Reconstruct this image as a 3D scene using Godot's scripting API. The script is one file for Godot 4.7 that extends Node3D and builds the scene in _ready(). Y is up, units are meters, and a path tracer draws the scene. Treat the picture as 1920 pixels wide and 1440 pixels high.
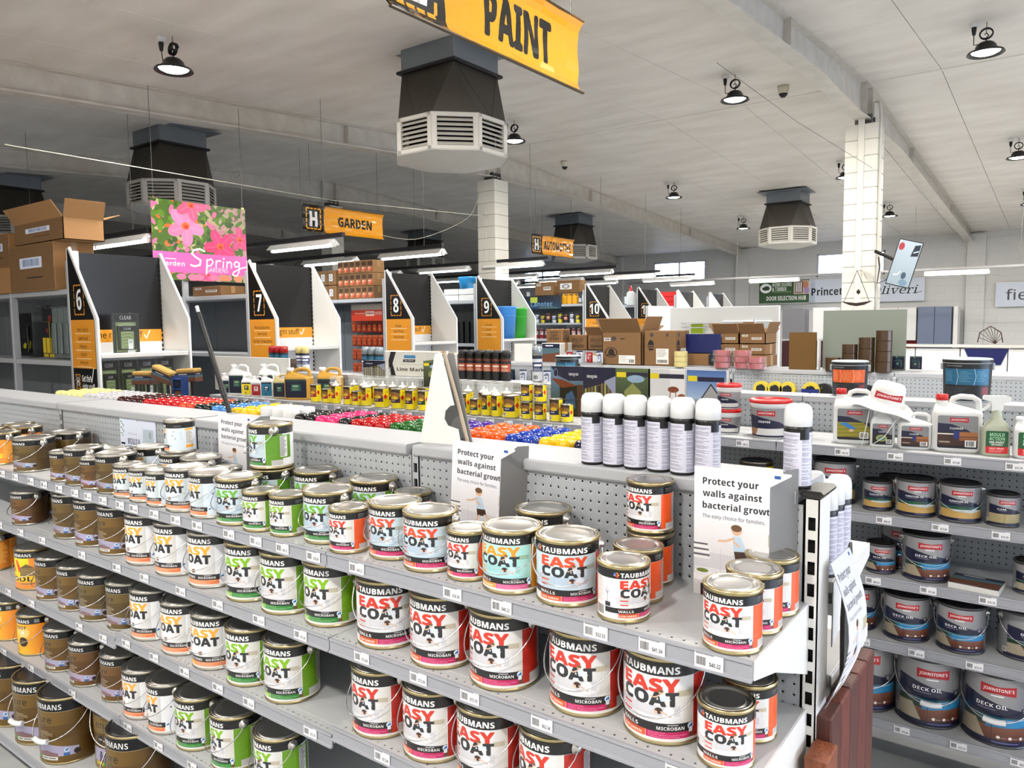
extends Node3D
# A hardware shop's paint aisle. x runs along the paint gondolas, -z towards the far wall, y is up; metres.

var M := {}
var T := {}
var counts := {}
var rng := RandomNumberGenerator.new()
var ORD := []

func _ready():
	rng.seed = 7
	sky_and_camera()
	make_ordinals()
	make_textures()
	make_materials()
	room()
	lamps()
	front_gondola()
	middle_gondola()
	far_gondola()
	aisles()
	hanging()
	back_of_shop()

func sky_and_camera():
	var cam := Camera3D.new()
	cam.name = "camera"
	cam.fov = 53.66
	cam.near = 0.05
	cam.far = 120.0
	cam.transform = Transform3D(Basis(Vector3(0.80417, -0.01102, -0.59430), Vector3(-0.03833, 0.99679, -0.07035), Vector3(0.59316, 0.07935, 0.80116)).orthonormalized(), Vector3(0, 1.925, 0))
	add_child(cam)
	cam.current = true
	var e := Environment.new()
	e.background_mode = Environment.BG_SKY
	var sky := Sky.new()
	var sm := ProceduralSkyMaterial.new()
	sm.sky_top_color = Color(0.62, 0.74, 0.95)
	sm.sky_horizon_color = Color(0.93, 0.96, 1.0)
	sm.ground_bottom_color = Color(0.45, 0.44, 0.42)
	sm.ground_horizon_color = Color(0.75, 0.76, 0.78)
	sm.sky_energy_multiplier = 3.2
	sm.ground_energy_multiplier = 2.0
	sky.sky_material = sm
	e.sky = sky
	e.tonemap_mode = Environment.TONE_MAPPER_LINEAR
	e.tonemap_exposure = EXPOSURE
	e.sdfgi_enabled = true
	e.ssao_enabled = true
	e.ssil_enabled = true
	var we := WorldEnvironment.new()
	we.name = "world"
	we.environment = e
	add_child(we)

const EXPOSURE := 1.22
const LAMP := 8.0
const TUBE := 1.2

# ---------- naming ----------
func make_ordinals():
	var a = ["first", "second", "third", "fourth", "fifth", "sixth", "seventh", "eighth", "ninth", "tenth", "eleventh", "twelfth", "thirteenth", "fourteenth", "fifteenth", "sixteenth", "seventeenth", "eighteenth", "nineteenth", "twentieth"]
	ORD = a.duplicate()
	for t in [["twenty", "thirtieth"], ["thirty", "fortieth"], ["forty", "fiftieth"], ["fifty", "sixtieth"]]:
		for i in 9:
			ORD.append(t[0] + "-" + a[i])
		ORD.append(t[1])

func put(o: Node3D, called: String, parent: Node):
	var key = str(parent.get_instance_id()) + called
	var n = counts.get(key, 0)
	counts[key] = n + 1
	o.name = called if n == 0 else "%s_%03d" % [called, n]
	parent.add_child(o, true)
	return o

func tag(o, label: String, category: String, group := ""):
	o.set_meta("label", label)
	o.set_meta("category", category)
	if group != "":
		o.set_meta("group", group)
	return o

func thing(called: String, label: String, category: String, at := Vector3.ZERO, turn := 0.0, group := ""):
	var o := Node3D.new()
	o.position = at
	o.rotation.y = turn
	tag(o, label, category, group)
	return put(o, called, self)

func part(parent: Node, called: String, mesh: Mesh, mat: Material, at := Vector3.ZERO, rot := Vector3.ZERO):
	var o := MeshInstance3D.new()
	o.mesh = mesh
	o.material_override = mat
	o.position = at
	o.rotation = rot
	return put(o, called, parent)

func struct(called: String, mesh: Mesh, mat: Material, at := Vector3.ZERO, rot := Vector3.ZERO):
	var o = part(self, called, mesh, mat, at, rot)
	o.set_meta("kind", "structure")
	return o

func sroot(called: String, at := Vector3.ZERO):
	var o := Node3D.new()
	o.position = at
	o.set_meta("kind", "structure")
	return put(o, called, self)

func copy(src: Node3D, called: String, label: String, at: Vector3, turn := 0.0, group := ""):
	var o = src.duplicate()
	o.position = at
	o.rotation = Vector3(0, turn, 0)
	tag(o, label, src.get_meta("category"), group if group != "" else (src.get_meta("group") if src.has_meta("group") else ""))
	return put(o, called, self)

# ---------- mesh building ----------
class B:
	var v := PackedVector3Array()
	var n := PackedVector3Array()
	var t := PackedVector2Array()
	var ix := PackedInt32Array()
	var tf := Transform3D.IDENTITY

	func vert(p: Vector3, nn: Vector3, uv := Vector2.ZERO) -> int:
		v.append(tf * p)
		n.append((tf.basis * nn).normalized())
		t.append(uv)
		return v.size() - 1

	func tri(a: int, b: int, c: int):
		# winding chosen so that the front, clockwise in Godot, faces along the normal
		var g = (v[b] - v[a]).cross(v[c] - v[a])
		if g.dot(n[a] + n[b] + n[c]) > 0.0:
			ix.append_array([a, c, b])
		else:
			ix.append_array([a, b, c])

	func poly(p: Array, out: Vector3, uv := []):
		var k = []
		for i in p.size():
			k.append(vert(p[i], out, uv[i] if i < uv.size() else Vector2.ZERO))
		for i in range(1, p.size() - 1):
			tri(k[0], k[i], k[i + 1])

	func flat(p: Array, uv := [], away := Vector3.ZERO):
		# a face whose normal points away from the point given
		var nn = (p[1] - p[0]).cross(p[2] - p[0]).normalized()
		var c = Vector3.ZERO
		for q in p:
			c += q
		if nn.dot(c / p.size() - away) < 0:
			nn = -nn
		poly(p, nn, uv)

	func box(c: Vector3, s: Vector3, bv := 0.0):
		var h = s / 2
		var b = minf(bv, 0.45 * minf(h.x, minf(h.y, h.z)) * 2)
		for ax in 3:
			var u = (ax + 1) % 3
			var w = (ax + 2) % 3
			if ax == 0:
				u = 2
				w = 1
			elif ax == 1:
				u = 0
				w = 2
			for sg in [-1.0, 1.0]:
				var pts = []
				var uvs = []
				for q in [[-1, -1], [1, -1], [1, 1], [-1, 1]]:
					var p = Vector3.ZERO
					p[ax] = sg * h[ax]
					p[u] = q[0] * (h[u] - b)
					p[w] = q[1] * (h[w] - b)
					pts.append(c + p)
					var fu = 0.5 + 0.5 * q[0] * (sg if ax == 2 else (-sg if ax == 0 else 1.0))
					uvs.append(Vector2(fu, 0.5 - 0.5 * q[1] * (-1.0 if ax == 1 else 1.0)))
				var o = Vector3.ZERO
				o[ax] = sg
				poly(pts, o, uvs)
		if b > 0:
			for ax in 3:
				var u = (ax + 1) % 3
				var w = (ax + 2) % 3
				for s1 in [-1.0, 1.0]:
					for s2 in [-1.0, 1.0]:
						var a1 = Vector3.ZERO
						a1[u] = s1 * h[u]
						a1[w] = s2 * (h[w] - b)
						var a2 = Vector3.ZERO
						a2[u] = s1 * (h[u] - b)
						a2[w] = s2 * h[w]
						var l = Vector3.ZERO
						l[ax] = h[ax] - b
						var o = Vector3.ZERO
						o[u] = s1
						o[w] = s2
						poly([c + a1 - l, c + a1 + l, c + a2 + l, c + a2 - l], o.normalized())
			for sx in [-1.0, 1.0]:
				for sy in [-1.0, 1.0]:
					for sz in [-1.0, 1.0]:
						var g = Vector3(sx, sy, sz)
						poly([c + g * Vector3(h.x, h.y - b, h.z - b), c + g * Vector3(h.x - b, h.y, h.z - b), c + g * Vector3(h.x - b, h.y - b, h.z)], g.normalized())
		return self

	func lathe(pr: Array, seg := 32, smooth := false, u0 := 0.0, u1 := 1.0, c := Vector3.ZERO):
		# profile from the bottom up, (radius, height); the texture runs once round with its middle at +z
		var full = u0 == 0.0 and u1 == 1.0
		var ys = []
		var y0 = 1e9
		var y1 = -1e9
		for p in pr:
			y0 = minf(y0, p[1])
			y1 = maxf(y1, p[1])
		for j in pr.size() - 1:
			var p = pr[j]
			var q = pr[j + 1]
			var d = Vector2(q[0] - p[0], q[1] - p[1])
			var n0 = Vector2(d.y, -d.x).normalized()
			var na = n0
			var nb = n0
			if smooth:
				if j > 0:
					var e = Vector2(p[0] - pr[j - 1][0], p[1] - pr[j - 1][1])
					na = (n0 + Vector2(e.y, -e.x).normalized()).normalized()
				if j < pr.size() - 2:
					var e = Vector2(pr[j + 2][0] - q[0], pr[j + 2][1] - q[1])
					nb = (n0 + Vector2(e.y, -e.x).normalized()).normalized()
			var base = v.size()
			for i in seg + 1:
				var u = lerpf(u0, u1, float(i) / seg)
				var a = (u - 0.5) * TAU
				var sn = sin(a)
				var cs = cos(a)
				vert(c + Vector3(p[0] * sn, p[1], p[0] * cs), Vector3(na.x * sn, na.y, na.x * cs), Vector2(u, 1.0 - (p[1] - y0) / maxf(y1 - y0, 1e-6)))
				vert(c + Vector3(q[0] * sn, q[1], q[0] * cs), Vector3(nb.x * sn, nb.y, nb.x * cs), Vector2(u, 1.0 - (q[1] - y0) / maxf(y1 - y0, 1e-6)))
			for i in seg:
				var k = base + i * 2
				if p[0] > 1e-6:
					tri(k, k + 1, k + 2)
				if q[0] > 1e-6:
					tri(k + 1, k + 3, k + 2)
		return self

	func tube(path: Array, r: float, seg := 8, closed := false):
		var m = path.size()
		var fr = []
		var up = Vector3.UP
		for i in m:
			var d: Vector3
			if closed:
				d = path[(i + 1) % m] - path[(i + m - 1) % m]
			else:
				d = path[mini(i + 1, m - 1)] - path[maxi(i - 1, 0)]
			d = d.normalized()
			if i == 0 and absf(d.dot(up)) > 0.95:
				up = Vector3.RIGHT
			var s = d.cross(up).normalized()
			up = s.cross(d).normalized()
			fr.append([s, up])
		var base = v.size()
		for i in m:
			for k in seg:
				var a = TAU * k / seg
				var o = fr[i][0] * cos(a) + fr[i][1] * sin(a)
				vert(path[i] + o * r, o)
		var last = m if closed else m - 1
		for i in last:
			var i2 = (i + 1) % m
			for k in seg:
				var k2 = (k + 1) % seg
				tri(base + i * seg + k, base + i2 * seg + k, base + i2 * seg + k2)
				tri(base + i * seg + k, base + i2 * seg + k2, base + i * seg + k2)
		if not closed:
			for e in [0, m - 1]:
				var pts = []
				for k in seg:
					pts.append(tf.affine_inverse() * v[base + e * seg + k])
				var o = (path[1] - path[0]).normalized() * -1.0 if e == 0 else (path[m - 1] - path[m - 2]).normalized()
				poly(pts, o)
		return self

	func prism(pl: Array, z0: float, z1: float, uvs := true):
		# a polygon in x, y pushed from z0 to z1
		var pv := PackedVector2Array()
		for p in pl:
			pv.append(p)
		var lo = pv[0]
		var hi = pv[0]
		for p in pv:
			lo = lo.min(p)
			hi = hi.max(p)
		var tr = Geometry2D.triangulate_polygon(pv)
		for z in [z0, z1]:
			var o = Vector3(0, 0, 1.0 if (z == maxf(z0, z1)) else -1.0)
			var base = v.size()
			for p in pv:
				var u = (p.x - lo.x) / maxf(hi.x - lo.x, 1e-6)
				vert(Vector3(p.x, p.y, z), o, Vector2(u if o.z > 0 else 1.0 - u, 1.0 - (p.y - lo.y) / maxf(hi.y - lo.y, 1e-6)))
			for i in range(0, tr.size(), 3):
				tri(base + tr[i], base + tr[i + 1], base + tr[i + 2])
		var ccw = not Geometry2D.is_polygon_clockwise(pv)
		for i in pv.size():
			var a = pv[i]
			var b = pv[(i + 1) % pv.size()]
			var d = b - a
			var o = Vector3(d.y, -d.x, 0).normalized()
			if not ccw:
				o = -o
			poly([Vector3(a.x, a.y, z0), Vector3(b.x, b.y, z0), Vector3(b.x, b.y, z1), Vector3(a.x, a.y, z1)], o)
		return self

	func holed(x0: float, x1: float, y0: float, y1: float, hx0: float, hx1: float, ys: Array, z: float, th: float):
		# a plate facing +z with a column of square slots, each slot's edges and depth included
		var cuts = [[y0, y0]] + ys + [[y1, y1]]
		box(Vector3((x0 + hx0) / 2, (y0 + y1) / 2, z - th / 2), Vector3(hx0 - x0, y1 - y0, th))
		box(Vector3((x1 + hx1) / 2, (y0 + y1) / 2, z - th / 2), Vector3(x1 - hx1, y1 - y0, th))
		for i in cuts.size() - 1:
			var a = cuts[i][1]
			var b = cuts[i + 1][0]
			if b > a:
				box(Vector3((hx0 + hx1) / 2, (a + b) / 2, z - th / 2), Vector3(hx1 - hx0, b - a, th))
		return self

	func loft(rings: Array, cap0 := true, cap1 := true, k := 4):
		# rounded rectangles one above the other: [y, width, depth, corner radius, x shift, z shift]
		var first = v.size()
		var m = 4 * (k + 1)
		var pts = []
		for q in rings:
			var ring = []
			var r = minf(q[3], minf(q[1], q[2]) / 2 - 0.0005)
			for c in [[1, -1, -90], [1, 1, 0], [-1, 1, 90], [-1, -1, 180]]:
				for i in k + 1:
					var a = deg_to_rad(c[2] + 90.0 * i / k)
					ring.append(Vector3(c[0] * (q[1] / 2 - r) + cos(a) * r + (q[4] if q.size() > 4 else 0.0), q[0], c[1] * (q[2] / 2 - r) + sin(a) * r + (q[5] if q.size() > 5 else 0.0)))
			pts.append(ring)
		for j in rings.size():
			for i in m:
				var tang = pts[j][(i + 1) % m] - pts[j][(i + m - 1) % m]
				var a = pts[maxi(j - 1, 0)][i]
				var b = pts[mini(j + 1, rings.size() - 1)][i]
				var nn = (b - a).cross(tang).normalized()
				var mid = Vector3(rings[j][4] if rings[j].size() > 4 else 0.0, rings[j][0], rings[j][5] if rings[j].size() > 5 else 0.0)
				if nn.dot(pts[j][i] - mid) < 0:
					nn = -nn
				vert(pts[j][i], nn, Vector2(float(i) / m, 1.0 - float(j) / (rings.size() - 1)))
		for j in rings.size() - 1:
			for i in m:
				var i2 = (i + 1) % m
				tri(first + j * m + i, first + (j + 1) * m + i, first + (j + 1) * m + i2)
				tri(first + j * m + i, first + (j + 1) * m + i2, first + j * m + i2)
		if cap0:
			poly(pts[0], Vector3.DOWN)
		if cap1:
			poly(pts[rings.size() - 1], Vector3.UP)
		return self

	func mesh() -> ArrayMesh:
		var a = []
		a.resize(Mesh.ARRAY_MAX)
		a[Mesh.ARRAY_VERTEX] = v
		a[Mesh.ARRAY_NORMAL] = n
		a[Mesh.ARRAY_TEX_UV] = t
		a[Mesh.ARRAY_INDEX] = ix
		var m := ArrayMesh.new()
		m.add_surface_from_arrays(Mesh.PRIMITIVE_TRIANGLES, a)
		return m

func bx(s: Vector3, bv := 0.0, c := Vector3.ZERO) -> ArrayMesh:
	return B.new().box(c, s, bv).mesh()

var shared := {}
func bxs(s: Vector3, bv := 0.0) -> ArrayMesh:
	var k = str(s) + str(bv)
	if not shared.has(k):
		shared[k] = bx(s, bv)
	return shared[k]

func arc(c: Vector2, r: float, a0: float, a1: float, k: int) -> Array:
	var o = []
	for i in k + 1:
		var a = deg_to_rad(lerpf(a0, a1, float(i) / k))
		o.append(c + Vector2(cos(a), sin(a)) * r)
	return o

func rounded(w: float, h: float, r: float, k := 4) -> Array:
	var o = []
	for q in [[1, -1, -90], [1, 1, 0], [-1, 1, 90], [-1, -1, 180]]:
		o.append_array(arc(Vector2(q[0] * (w / 2 - r), q[1] * (h / 2 - r)), r, q[2], q[2] + 90, k))
	return o

# ---------- materials ----------
func mat(c: Color, rough := 0.6, metal := 0.0) -> StandardMaterial3D:
	var m := StandardMaterial3D.new()
	m.albedo_color = c
	m.roughness = rough
	m.metallic = metal
	return m

func tmat(tx: Texture2D, rough := 0.5, metal := 0.0) -> StandardMaterial3D:
	var m := StandardMaterial3D.new()
	m.albedo_texture = tx
	m.roughness = rough
	m.metallic = metal
	return m

var flatmats := {}
func cm(c: Color, rough := 0.5, metal := 0.0) -> StandardMaterial3D:
	var k = str(c) + str(rough) + str(metal)
	if not flatmats.has(k):
		flatmats[k] = mat(c, rough, metal)
	return flatmats[k]

func glow(c: Color, e: float) -> StandardMaterial3D:
	var m := mat(Color(0.9, 0.9, 0.9), 0.5)
	m.emission_enabled = true
	m.emission = c
	m.emission_energy_multiplier = e
	return m

# ---------- pictures: flat print computed into images ----------
class Cv:
	var im: Image
	var w: int
	var h: int
	var ss := 2
	static var glyphs := {}
	static var fonts := {}

	func _init(pw: int, ph: int, c: Color, s := 2):
		w = pw
		h = ph
		ss = s
		im = Image.create(pw * s, ph * s, false, Image.FORMAT_RGBA8)
		im.fill(c)

	func rect(x: float, y: float, rw: float, rh: float, c: Color):
		im.fill_rect(Rect2i(roundi(x * ss), roundi(y * ss), maxi(1, roundi(rw * ss)), maxi(1, roundi(rh * ss))), c)

	func vgrad(x: float, y: float, rw: float, rh: float, a: Color, b: Color):
		var k = int(rh * ss)
		for i in k:
			im.fill_rect(Rect2i(int(x * ss), int(y * ss) + i, int(rw * ss), 1), a.lerp(b, float(i) / k))

	func hgrad(x: float, y: float, rw: float, rh: float, a: Color, b: Color):
		var k = int(rw * ss)
		for i in k:
			im.fill_rect(Rect2i(int(x * ss) + i, int(y * ss), 1, int(rh * ss)), a.lerp(b, float(i) / k))

	func poly(p: Array, c: Color):
		var lo = 1e9
		var hi = -1e9
		for q in p:
			lo = minf(lo, q[1])
			hi = maxf(hi, q[1])
		var m = p.size()
		for yi in range(maxi(0, int(lo * ss)), mini(h * ss - 1, int(hi * ss) + 1) + 1):
			var y = (yi + 0.5) / ss
			var xs = []
			for i in m:
				var a = p[i]
				var b = p[(i + 1) % m]
				if (a[1] <= y) != (b[1] <= y):
					xs.append(a[0] + (y - a[1]) * (b[0] - a[0]) / (b[1] - a[1]))
			xs.sort()
			for i in range(0, xs.size() - 1, 2):
				var x0 = roundi(xs[i] * ss)
				var x1 = roundi(xs[i + 1] * ss)
				if x1 > x0:
					im.fill_rect(Rect2i(x0, yi, x1 - x0, 1), c)

	func ell(cx: float, cy: float, rx: float, ry: float, c: Color, rot := 0.0, k := 28):
		var p = []
		for i in k:
			var a = TAU * i / k
			var q = Vector2(cos(a) * rx, sin(a) * ry).rotated(rot)
			p.append([cx + q.x, cy + q.y])
		poly(p, c)

	func line(p: Array, lw: float, c: Color):
		for i in p.size() - 1:
			var a = Vector2(p[i][0], p[i][1])
			var b = Vector2(p[i + 1][0], p[i + 1][1])
			var d = (b - a).normalized() * lw / 2
			var s = Vector2(-d.y, d.x)
			poly([[(a + s).x, (a + s).y], [(b + s).x, (b + s).y], [(b - s).x, (b - s).y], [(a - s).x, (a - s).y]], c)
			if lw > 2:
				ell(b.x, b.y, lw / 2, lw / 2, c, 0, 10)
				ell(a.x, a.y, lw / 2, lw / 2, c, 0, 10)

	func glyph(s: String, bold: bool, face: String):
		var key = s + str(bold) + face
		if not glyphs.has(key):
			var fk = str(bold) + face
			if not fonts.has(fk):
				var f := SystemFont.new()
				f.font_names = PackedStringArray([face])
				f.font_weight = 700 if bold else 400
				fonts[fk] = f
			var tm := TextMesh.new()
			tm.font = fonts[fk]
			tm.text = s
			tm.font_size = 48
			tm.pixel_size = 0.02
			tm.depth = 0.0
			tm.curve_step = 1.5
			var a = tm.get_mesh_arrays()
			var vs: PackedVector3Array = a[Mesh.ARRAY_VERTEX]
			var ii = a[Mesh.ARRAY_INDEX]
			var pts := PackedVector2Array()
			var lo = Vector2(1e9, 1e9)
			var hi = -lo
			if ii == null:
				ii = range(vs.size())
			for i in ii:
				var q = Vector2(vs[i].x, -vs[i].y)
				pts.append(q)
				lo = lo.min(q)
				hi = hi.max(q)
			for i in pts.size():
				pts[i] = (pts[i] - lo) / (hi - lo).max(Vector2(1e-6, 1e-6))
			glyphs[key] = [pts, hi - lo]
		return glyphs[key]

	func tris(pts: PackedVector2Array, c: Color):
		for i in range(0, pts.size() - 2, 3):
			var a = pts[i] * ss
			var b = pts[i + 1] * ss
			var d = pts[i + 2] * ss
			var y0 = maxi(0, ceili(minf(a.y, minf(b.y, d.y)) - 0.5))
			var y1 = mini(h * ss - 1, floori(maxf(a.y, maxf(b.y, d.y)) - 0.5))
			for yi in range(y0, y1 + 1):
				var y = yi + 0.5
				var lo = 1e9
				var hi = -1e9
				for e in [[a, b], [b, d], [d, a]]:
					var p = e[0]
					var q = e[1]
					if (p.y <= y) != (q.y <= y):
						var x = p.x + (y - p.y) * (q.x - p.x) / (q.y - p.y)
						lo = minf(lo, x)
						hi = maxf(hi, x)
				if hi > lo:
					var x0 = roundi(lo)
					var x1 = roundi(hi)
					if x1 > x0:
						im.fill_rect(Rect2i(x0, yi, x1 - x0, 1), c)

	func text(s: String, x: float, y: float, tw: float, th: float, c: Color, bold := true, face := "Droid Sans", slant := 0.0, heavy := 0.0):
		# the lettering fills the box; a width or height of 0 keeps the letters' own proportion
		var g = glyph(s, bold, face)
		var sz: Vector2 = g[1]
		if tw <= 0:
			tw = th * sz.x / maxf(sz.y, 1e-6)
		elif th <= 0:
			th = tw * sz.y / maxf(sz.x, 1e-6)
		var pts := PackedVector2Array()
		for q in g[0]:
			pts.append(Vector2(x + q.x * tw + slant * (1.0 - q.y) * th, y + q.y * th))
		if heavy > 0:
			for q in [Vector2(-heavy, 0), Vector2(heavy, 0), Vector2(0, -heavy), Vector2(0, heavy)]:
				var moved := PackedVector2Array()
				for p in pts:
					moved.append(p + q)
				tris(moved, c)
		tris(pts, c)

	func ctext(s: String, cx: float, y: float, th: float, c: Color, bold := true, squeeze := 1.0, face := "Droid Sans"):
		var g = glyph(s, bold, face)
		var tw = th * g[1].x / maxf(g[1].y, 1e-6) * squeeze
		text(s, cx - tw / 2, y, tw, th, c, bold, face)

	func scribble(x: float, y: float, rw: float, rows: int, pitch: float, th: float, c: Color, r: RandomNumberGenerator):
		# small print too fine to read
		for i in rows:
			var px = x
			var stop = x + rw * r.randf_range(0.6, 1.0)
			while px < stop:
				var l = r.randf_range(2, 7)
				rect(px, y + i * pitch, minf(l, stop - px), th, c)
				px += l + 1.5

	func bars(x: float, y: float, rw: float, rh: float, r: RandomNumberGenerator, c := Color(0.08, 0.08, 0.08)):
		var px = x
		while px < x + rw:
			var l = r.randf_range(0.8, 2.6)
			rect(px, y, minf(l, x + rw - px), rh, c)
			px += l + r.randf_range(0.8, 2.2)

	func speck(amount: float, r: RandomNumberGenerator, k: int):
		for i in k:
			var x = r.randi() % (w * ss)
			var y = r.randi() % (h * ss)
			var c = im.get_pixel(x, y)
			im.fill_rect(Rect2i(x, y, 1 + r.randi() % 3, 1 + r.randi() % 3), c.lightened(amount) if r.randf() < 0.5 else c.darkened(amount))

	func done() -> ImageTexture:
		if ss > 1:
			im.resize(w, h, Image.INTERPOLATE_LANCZOS)
		return ImageTexture.create_from_image(im)

const INK := Color(0.035, 0.04, 0.05)
const PAPER := Color(0.93, 0.93, 0.93)

func boy(c: Cv, x: float, y: float, s: float, tee: Color):
	c.ell(x, y, 9 * s, 9 * s, Color(0.86, 0.72, 0.62))
	c.ell(x - 1 * s, y - 4 * s, 9 * s, 6 * s, Color(0.45, 0.33, 0.22))
	c.poly([[x - 8 * s, y + 9 * s], [x + 10 * s, y + 9 * s], [x + 14 * s, y + 36 * s], [x - 2 * s, y + 36 * s]], tee)
	c.line([[x - 6 * s, y + 13 * s], [x - 22 * s, y + 22 * s], [x - 36 * s, y + 20 * s]], 5 * s, Color(0.86, 0.72, 0.62))
	c.line([[x + 9 * s, y + 12 * s], [x + 20 * s, y + 24 * s], [x + 30 * s, y + 30 * s]], 5 * s, tee)

func boy_lying(c: Cv, x: float, y: float, s: float):
	c.ell(x, y, 12 * s, 11 * s, Color(0.25, 0.16, 0.12))
	c.ell(x - 9 * s, y + 6 * s, 6 * s, 6 * s, Color(0.86, 0.72, 0.62))
	c.line([[x + 8 * s, y + 3 * s], [x + 24 * s, y + 12 * s], [x + 36 * s, y + 20 * s]], 6 * s, Color(0.86, 0.73, 0.66))

func sofa(c: Cv, x: float, y: float, w: float, h: float, a: Color, b: Color):
	c.rect(x, y, w, h, a)
	c.rect(x, y + h * 0.55, w, h * 0.45, b)
	c.line([[x + w * 0.45, y], [x + w * 0.45, y + h]], 1.2, a.darkened(0.18))
	c.line([[x, y + h * 0.55], [x + w, y + h * 0.55]], 1.4, a.darkened(0.2))
	c.ell(x + w * 0.86, y + h * 0.38, w * 0.07, h * 0.36, b.lightened(0.3), 0.25)

func wall_can(accent: Color, side: Color, tint: Color, strip_a: Color, strip_b: Color, finish: String) -> ImageTexture:
	var c = Cv.new(1024, 350, Color(0.90, 0.90, 0.91))
	var r = RandomNumberGenerator.new()
	r.seed = 11
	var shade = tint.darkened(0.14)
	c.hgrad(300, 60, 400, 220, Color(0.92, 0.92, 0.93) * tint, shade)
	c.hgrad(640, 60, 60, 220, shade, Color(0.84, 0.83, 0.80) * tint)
	# picture: lamp, sofa, cushion, two boys
	c.rect(632, 122, 56, 26, Color(0.74, 0.70, 0.62) * tint)
	c.line([[660, 148], [660, 262]], 2, Color(0.8, 0.8, 0.78))
	sofa(c, 318, 190, 322, 80, Color(0.80, 0.80, 0.83) * tint, Color(0.87, 0.87, 0.89) * tint)
	c.ell(340, 222, 22, 30, Color(0.86, 0.86, 0.88) * tint)
	for i in 5:
		c.rect(384, 180 + i * 15, 50, 8, accent if i % 2 == 0 else Color(0.78, 0.78, 0.76))
	c.line([[300, 262], [300, 170], [288, 150]], 3, Color(0.25, 0.25, 0.27))
	for q in [[284, 132], [312, 134], [298, 124], [318, 150], [276, 150]]:
		c.line([[300, 172], q], 1.6, Color(0.25, 0.25, 0.27))
	c.rect(282, 232, 38, 32, Color(0.16, 0.16, 0.18))
	c.text("EASY", 386, 72, 252, 56, accent, true, "Droid Sans", 0.0, 3.0)
	c.text("COAT", 388, 132, 246, 58, Color(0.15, 0.16, 0.18), true, "Droid Sans", 0.0, 3.0)
	boy(c, 566, 128, 1.15, Color(0.80, 0.85, 0.90))
	boy_lying(c, 556, 212, 1.3)
	# foot bands
	c.rect(270, 268, 430, 38, Color(0.09, 0.09, 0.10))
	c.text("INTERIOR", 372, 271, 84, 9, strip_a.darkened(0.3), false)
	c.text("WALLS", 372, 283, 96, 17, PAPER)
	c.text("MICROBAN", 548, 283, 112, 15, PAPER)
	c.rect(590, 274, 44, 3, PAPER)
	c.rect(372, 306, 130, 30, strip_a)
	c.text(finish, 378, 318, 108, 12, Color(0.98, 0.93, 0.9))
	c.rect(378, 310, 104, 3, strip_a.darkened(0.5))
	c.rect(504, 306, 180, 30, strip_b)
	for i in 3:
		c.text(["Very low VOC", "Protects against mould & mildew", "Asthma & allergy friendly"][i], 514, 310 + i * 8.5, [70, 160, 130][i], 6, Color(1, 0.9, 0.95), false)
	c.rect(684, 278, 60, 58, Color(0.40, 0.26, 0.19))
	c.ell(690, 284, 15, 15, Color(0.86, 0.91, 0.95))
	c.poly([[680, 286], [686, 282], [694, 274], [697, 279], [702, 278], [698, 284], [699, 291], [691, 289], [683, 293]], Color(0.15, 0.40, 0.72))
	c.rect(681, 297, 18, 16, Color(0.86, 0.91, 0.95))
	# coloured side, then fine print and bar code
	c.rect(704, 58, 130, 292, side)
	c.line([[704, 262], [834, 232]], 1.4, side.lightened(0.3))
	c.rect(744, 292, 90, 58, Color(0.75, 0.74, 0.73))
	c.rect(790, 70, 120, 210, side.darkened(0.06))
	c.rect(812, 78, 62, 190, Color(0.85, 0.85, 0.85))
	for i in 30:
		c.rect(814, 84 + i * 6, r.randf_range(30, 56), 3, Color(0.3, 0.3, 0.3))
	c.rect(110, 58, 76, 280, side)
	c.scribble(118, 70, 60, 18, 11, 3, side.lightened(0.7), r)
	c.rect(186, 58, 96, 292, Color(0.93, 0.93, 0.92))
	c.scribble(192, 66, 84, 26, 7, 2.2, Color(0.45, 0.25, 0.24), r)
	c.bars(196, 268, 74, 66, r)
	# head band and brand
	c.rect(0, 0, 1024, 58, Color(0.03, 0.032, 0.04))
	c.rect(0, 58, 1024, 2, Color(0.8, 0.8, 0.8))
	c.text("TAUBMANS", 386, 17, 254, 31, PAPER, true, "Droid Sans", 0.0, 0.8)
	for q in [[352, 22, Color(0.25, 0.4, 0.85)], [366, 18, Color(0.93, 0.45, 0.12)], [372, 31, Color(0.95, 0.6, 0.15)], [357, 37, Color(0.92, 0.35, 0.12)], [348, 33, Color(0.4, 0.55, 0.9)], [368, 43, Color(0.85, 0.25, 0.15)]]:
		c.ell(q[0], q[1], 7, 6, q[2])
	c.rect(740, 14, 60, 4, Color(0.6, 0.6, 0.6))
	c.scribble(740, 24, 90, 3, 8, 3, Color(0.55, 0.55, 0.55), r)
	c.rect(0, 338, 1024, 12, Color(0.88, 0.87, 0.85))
	return c.done()

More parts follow.
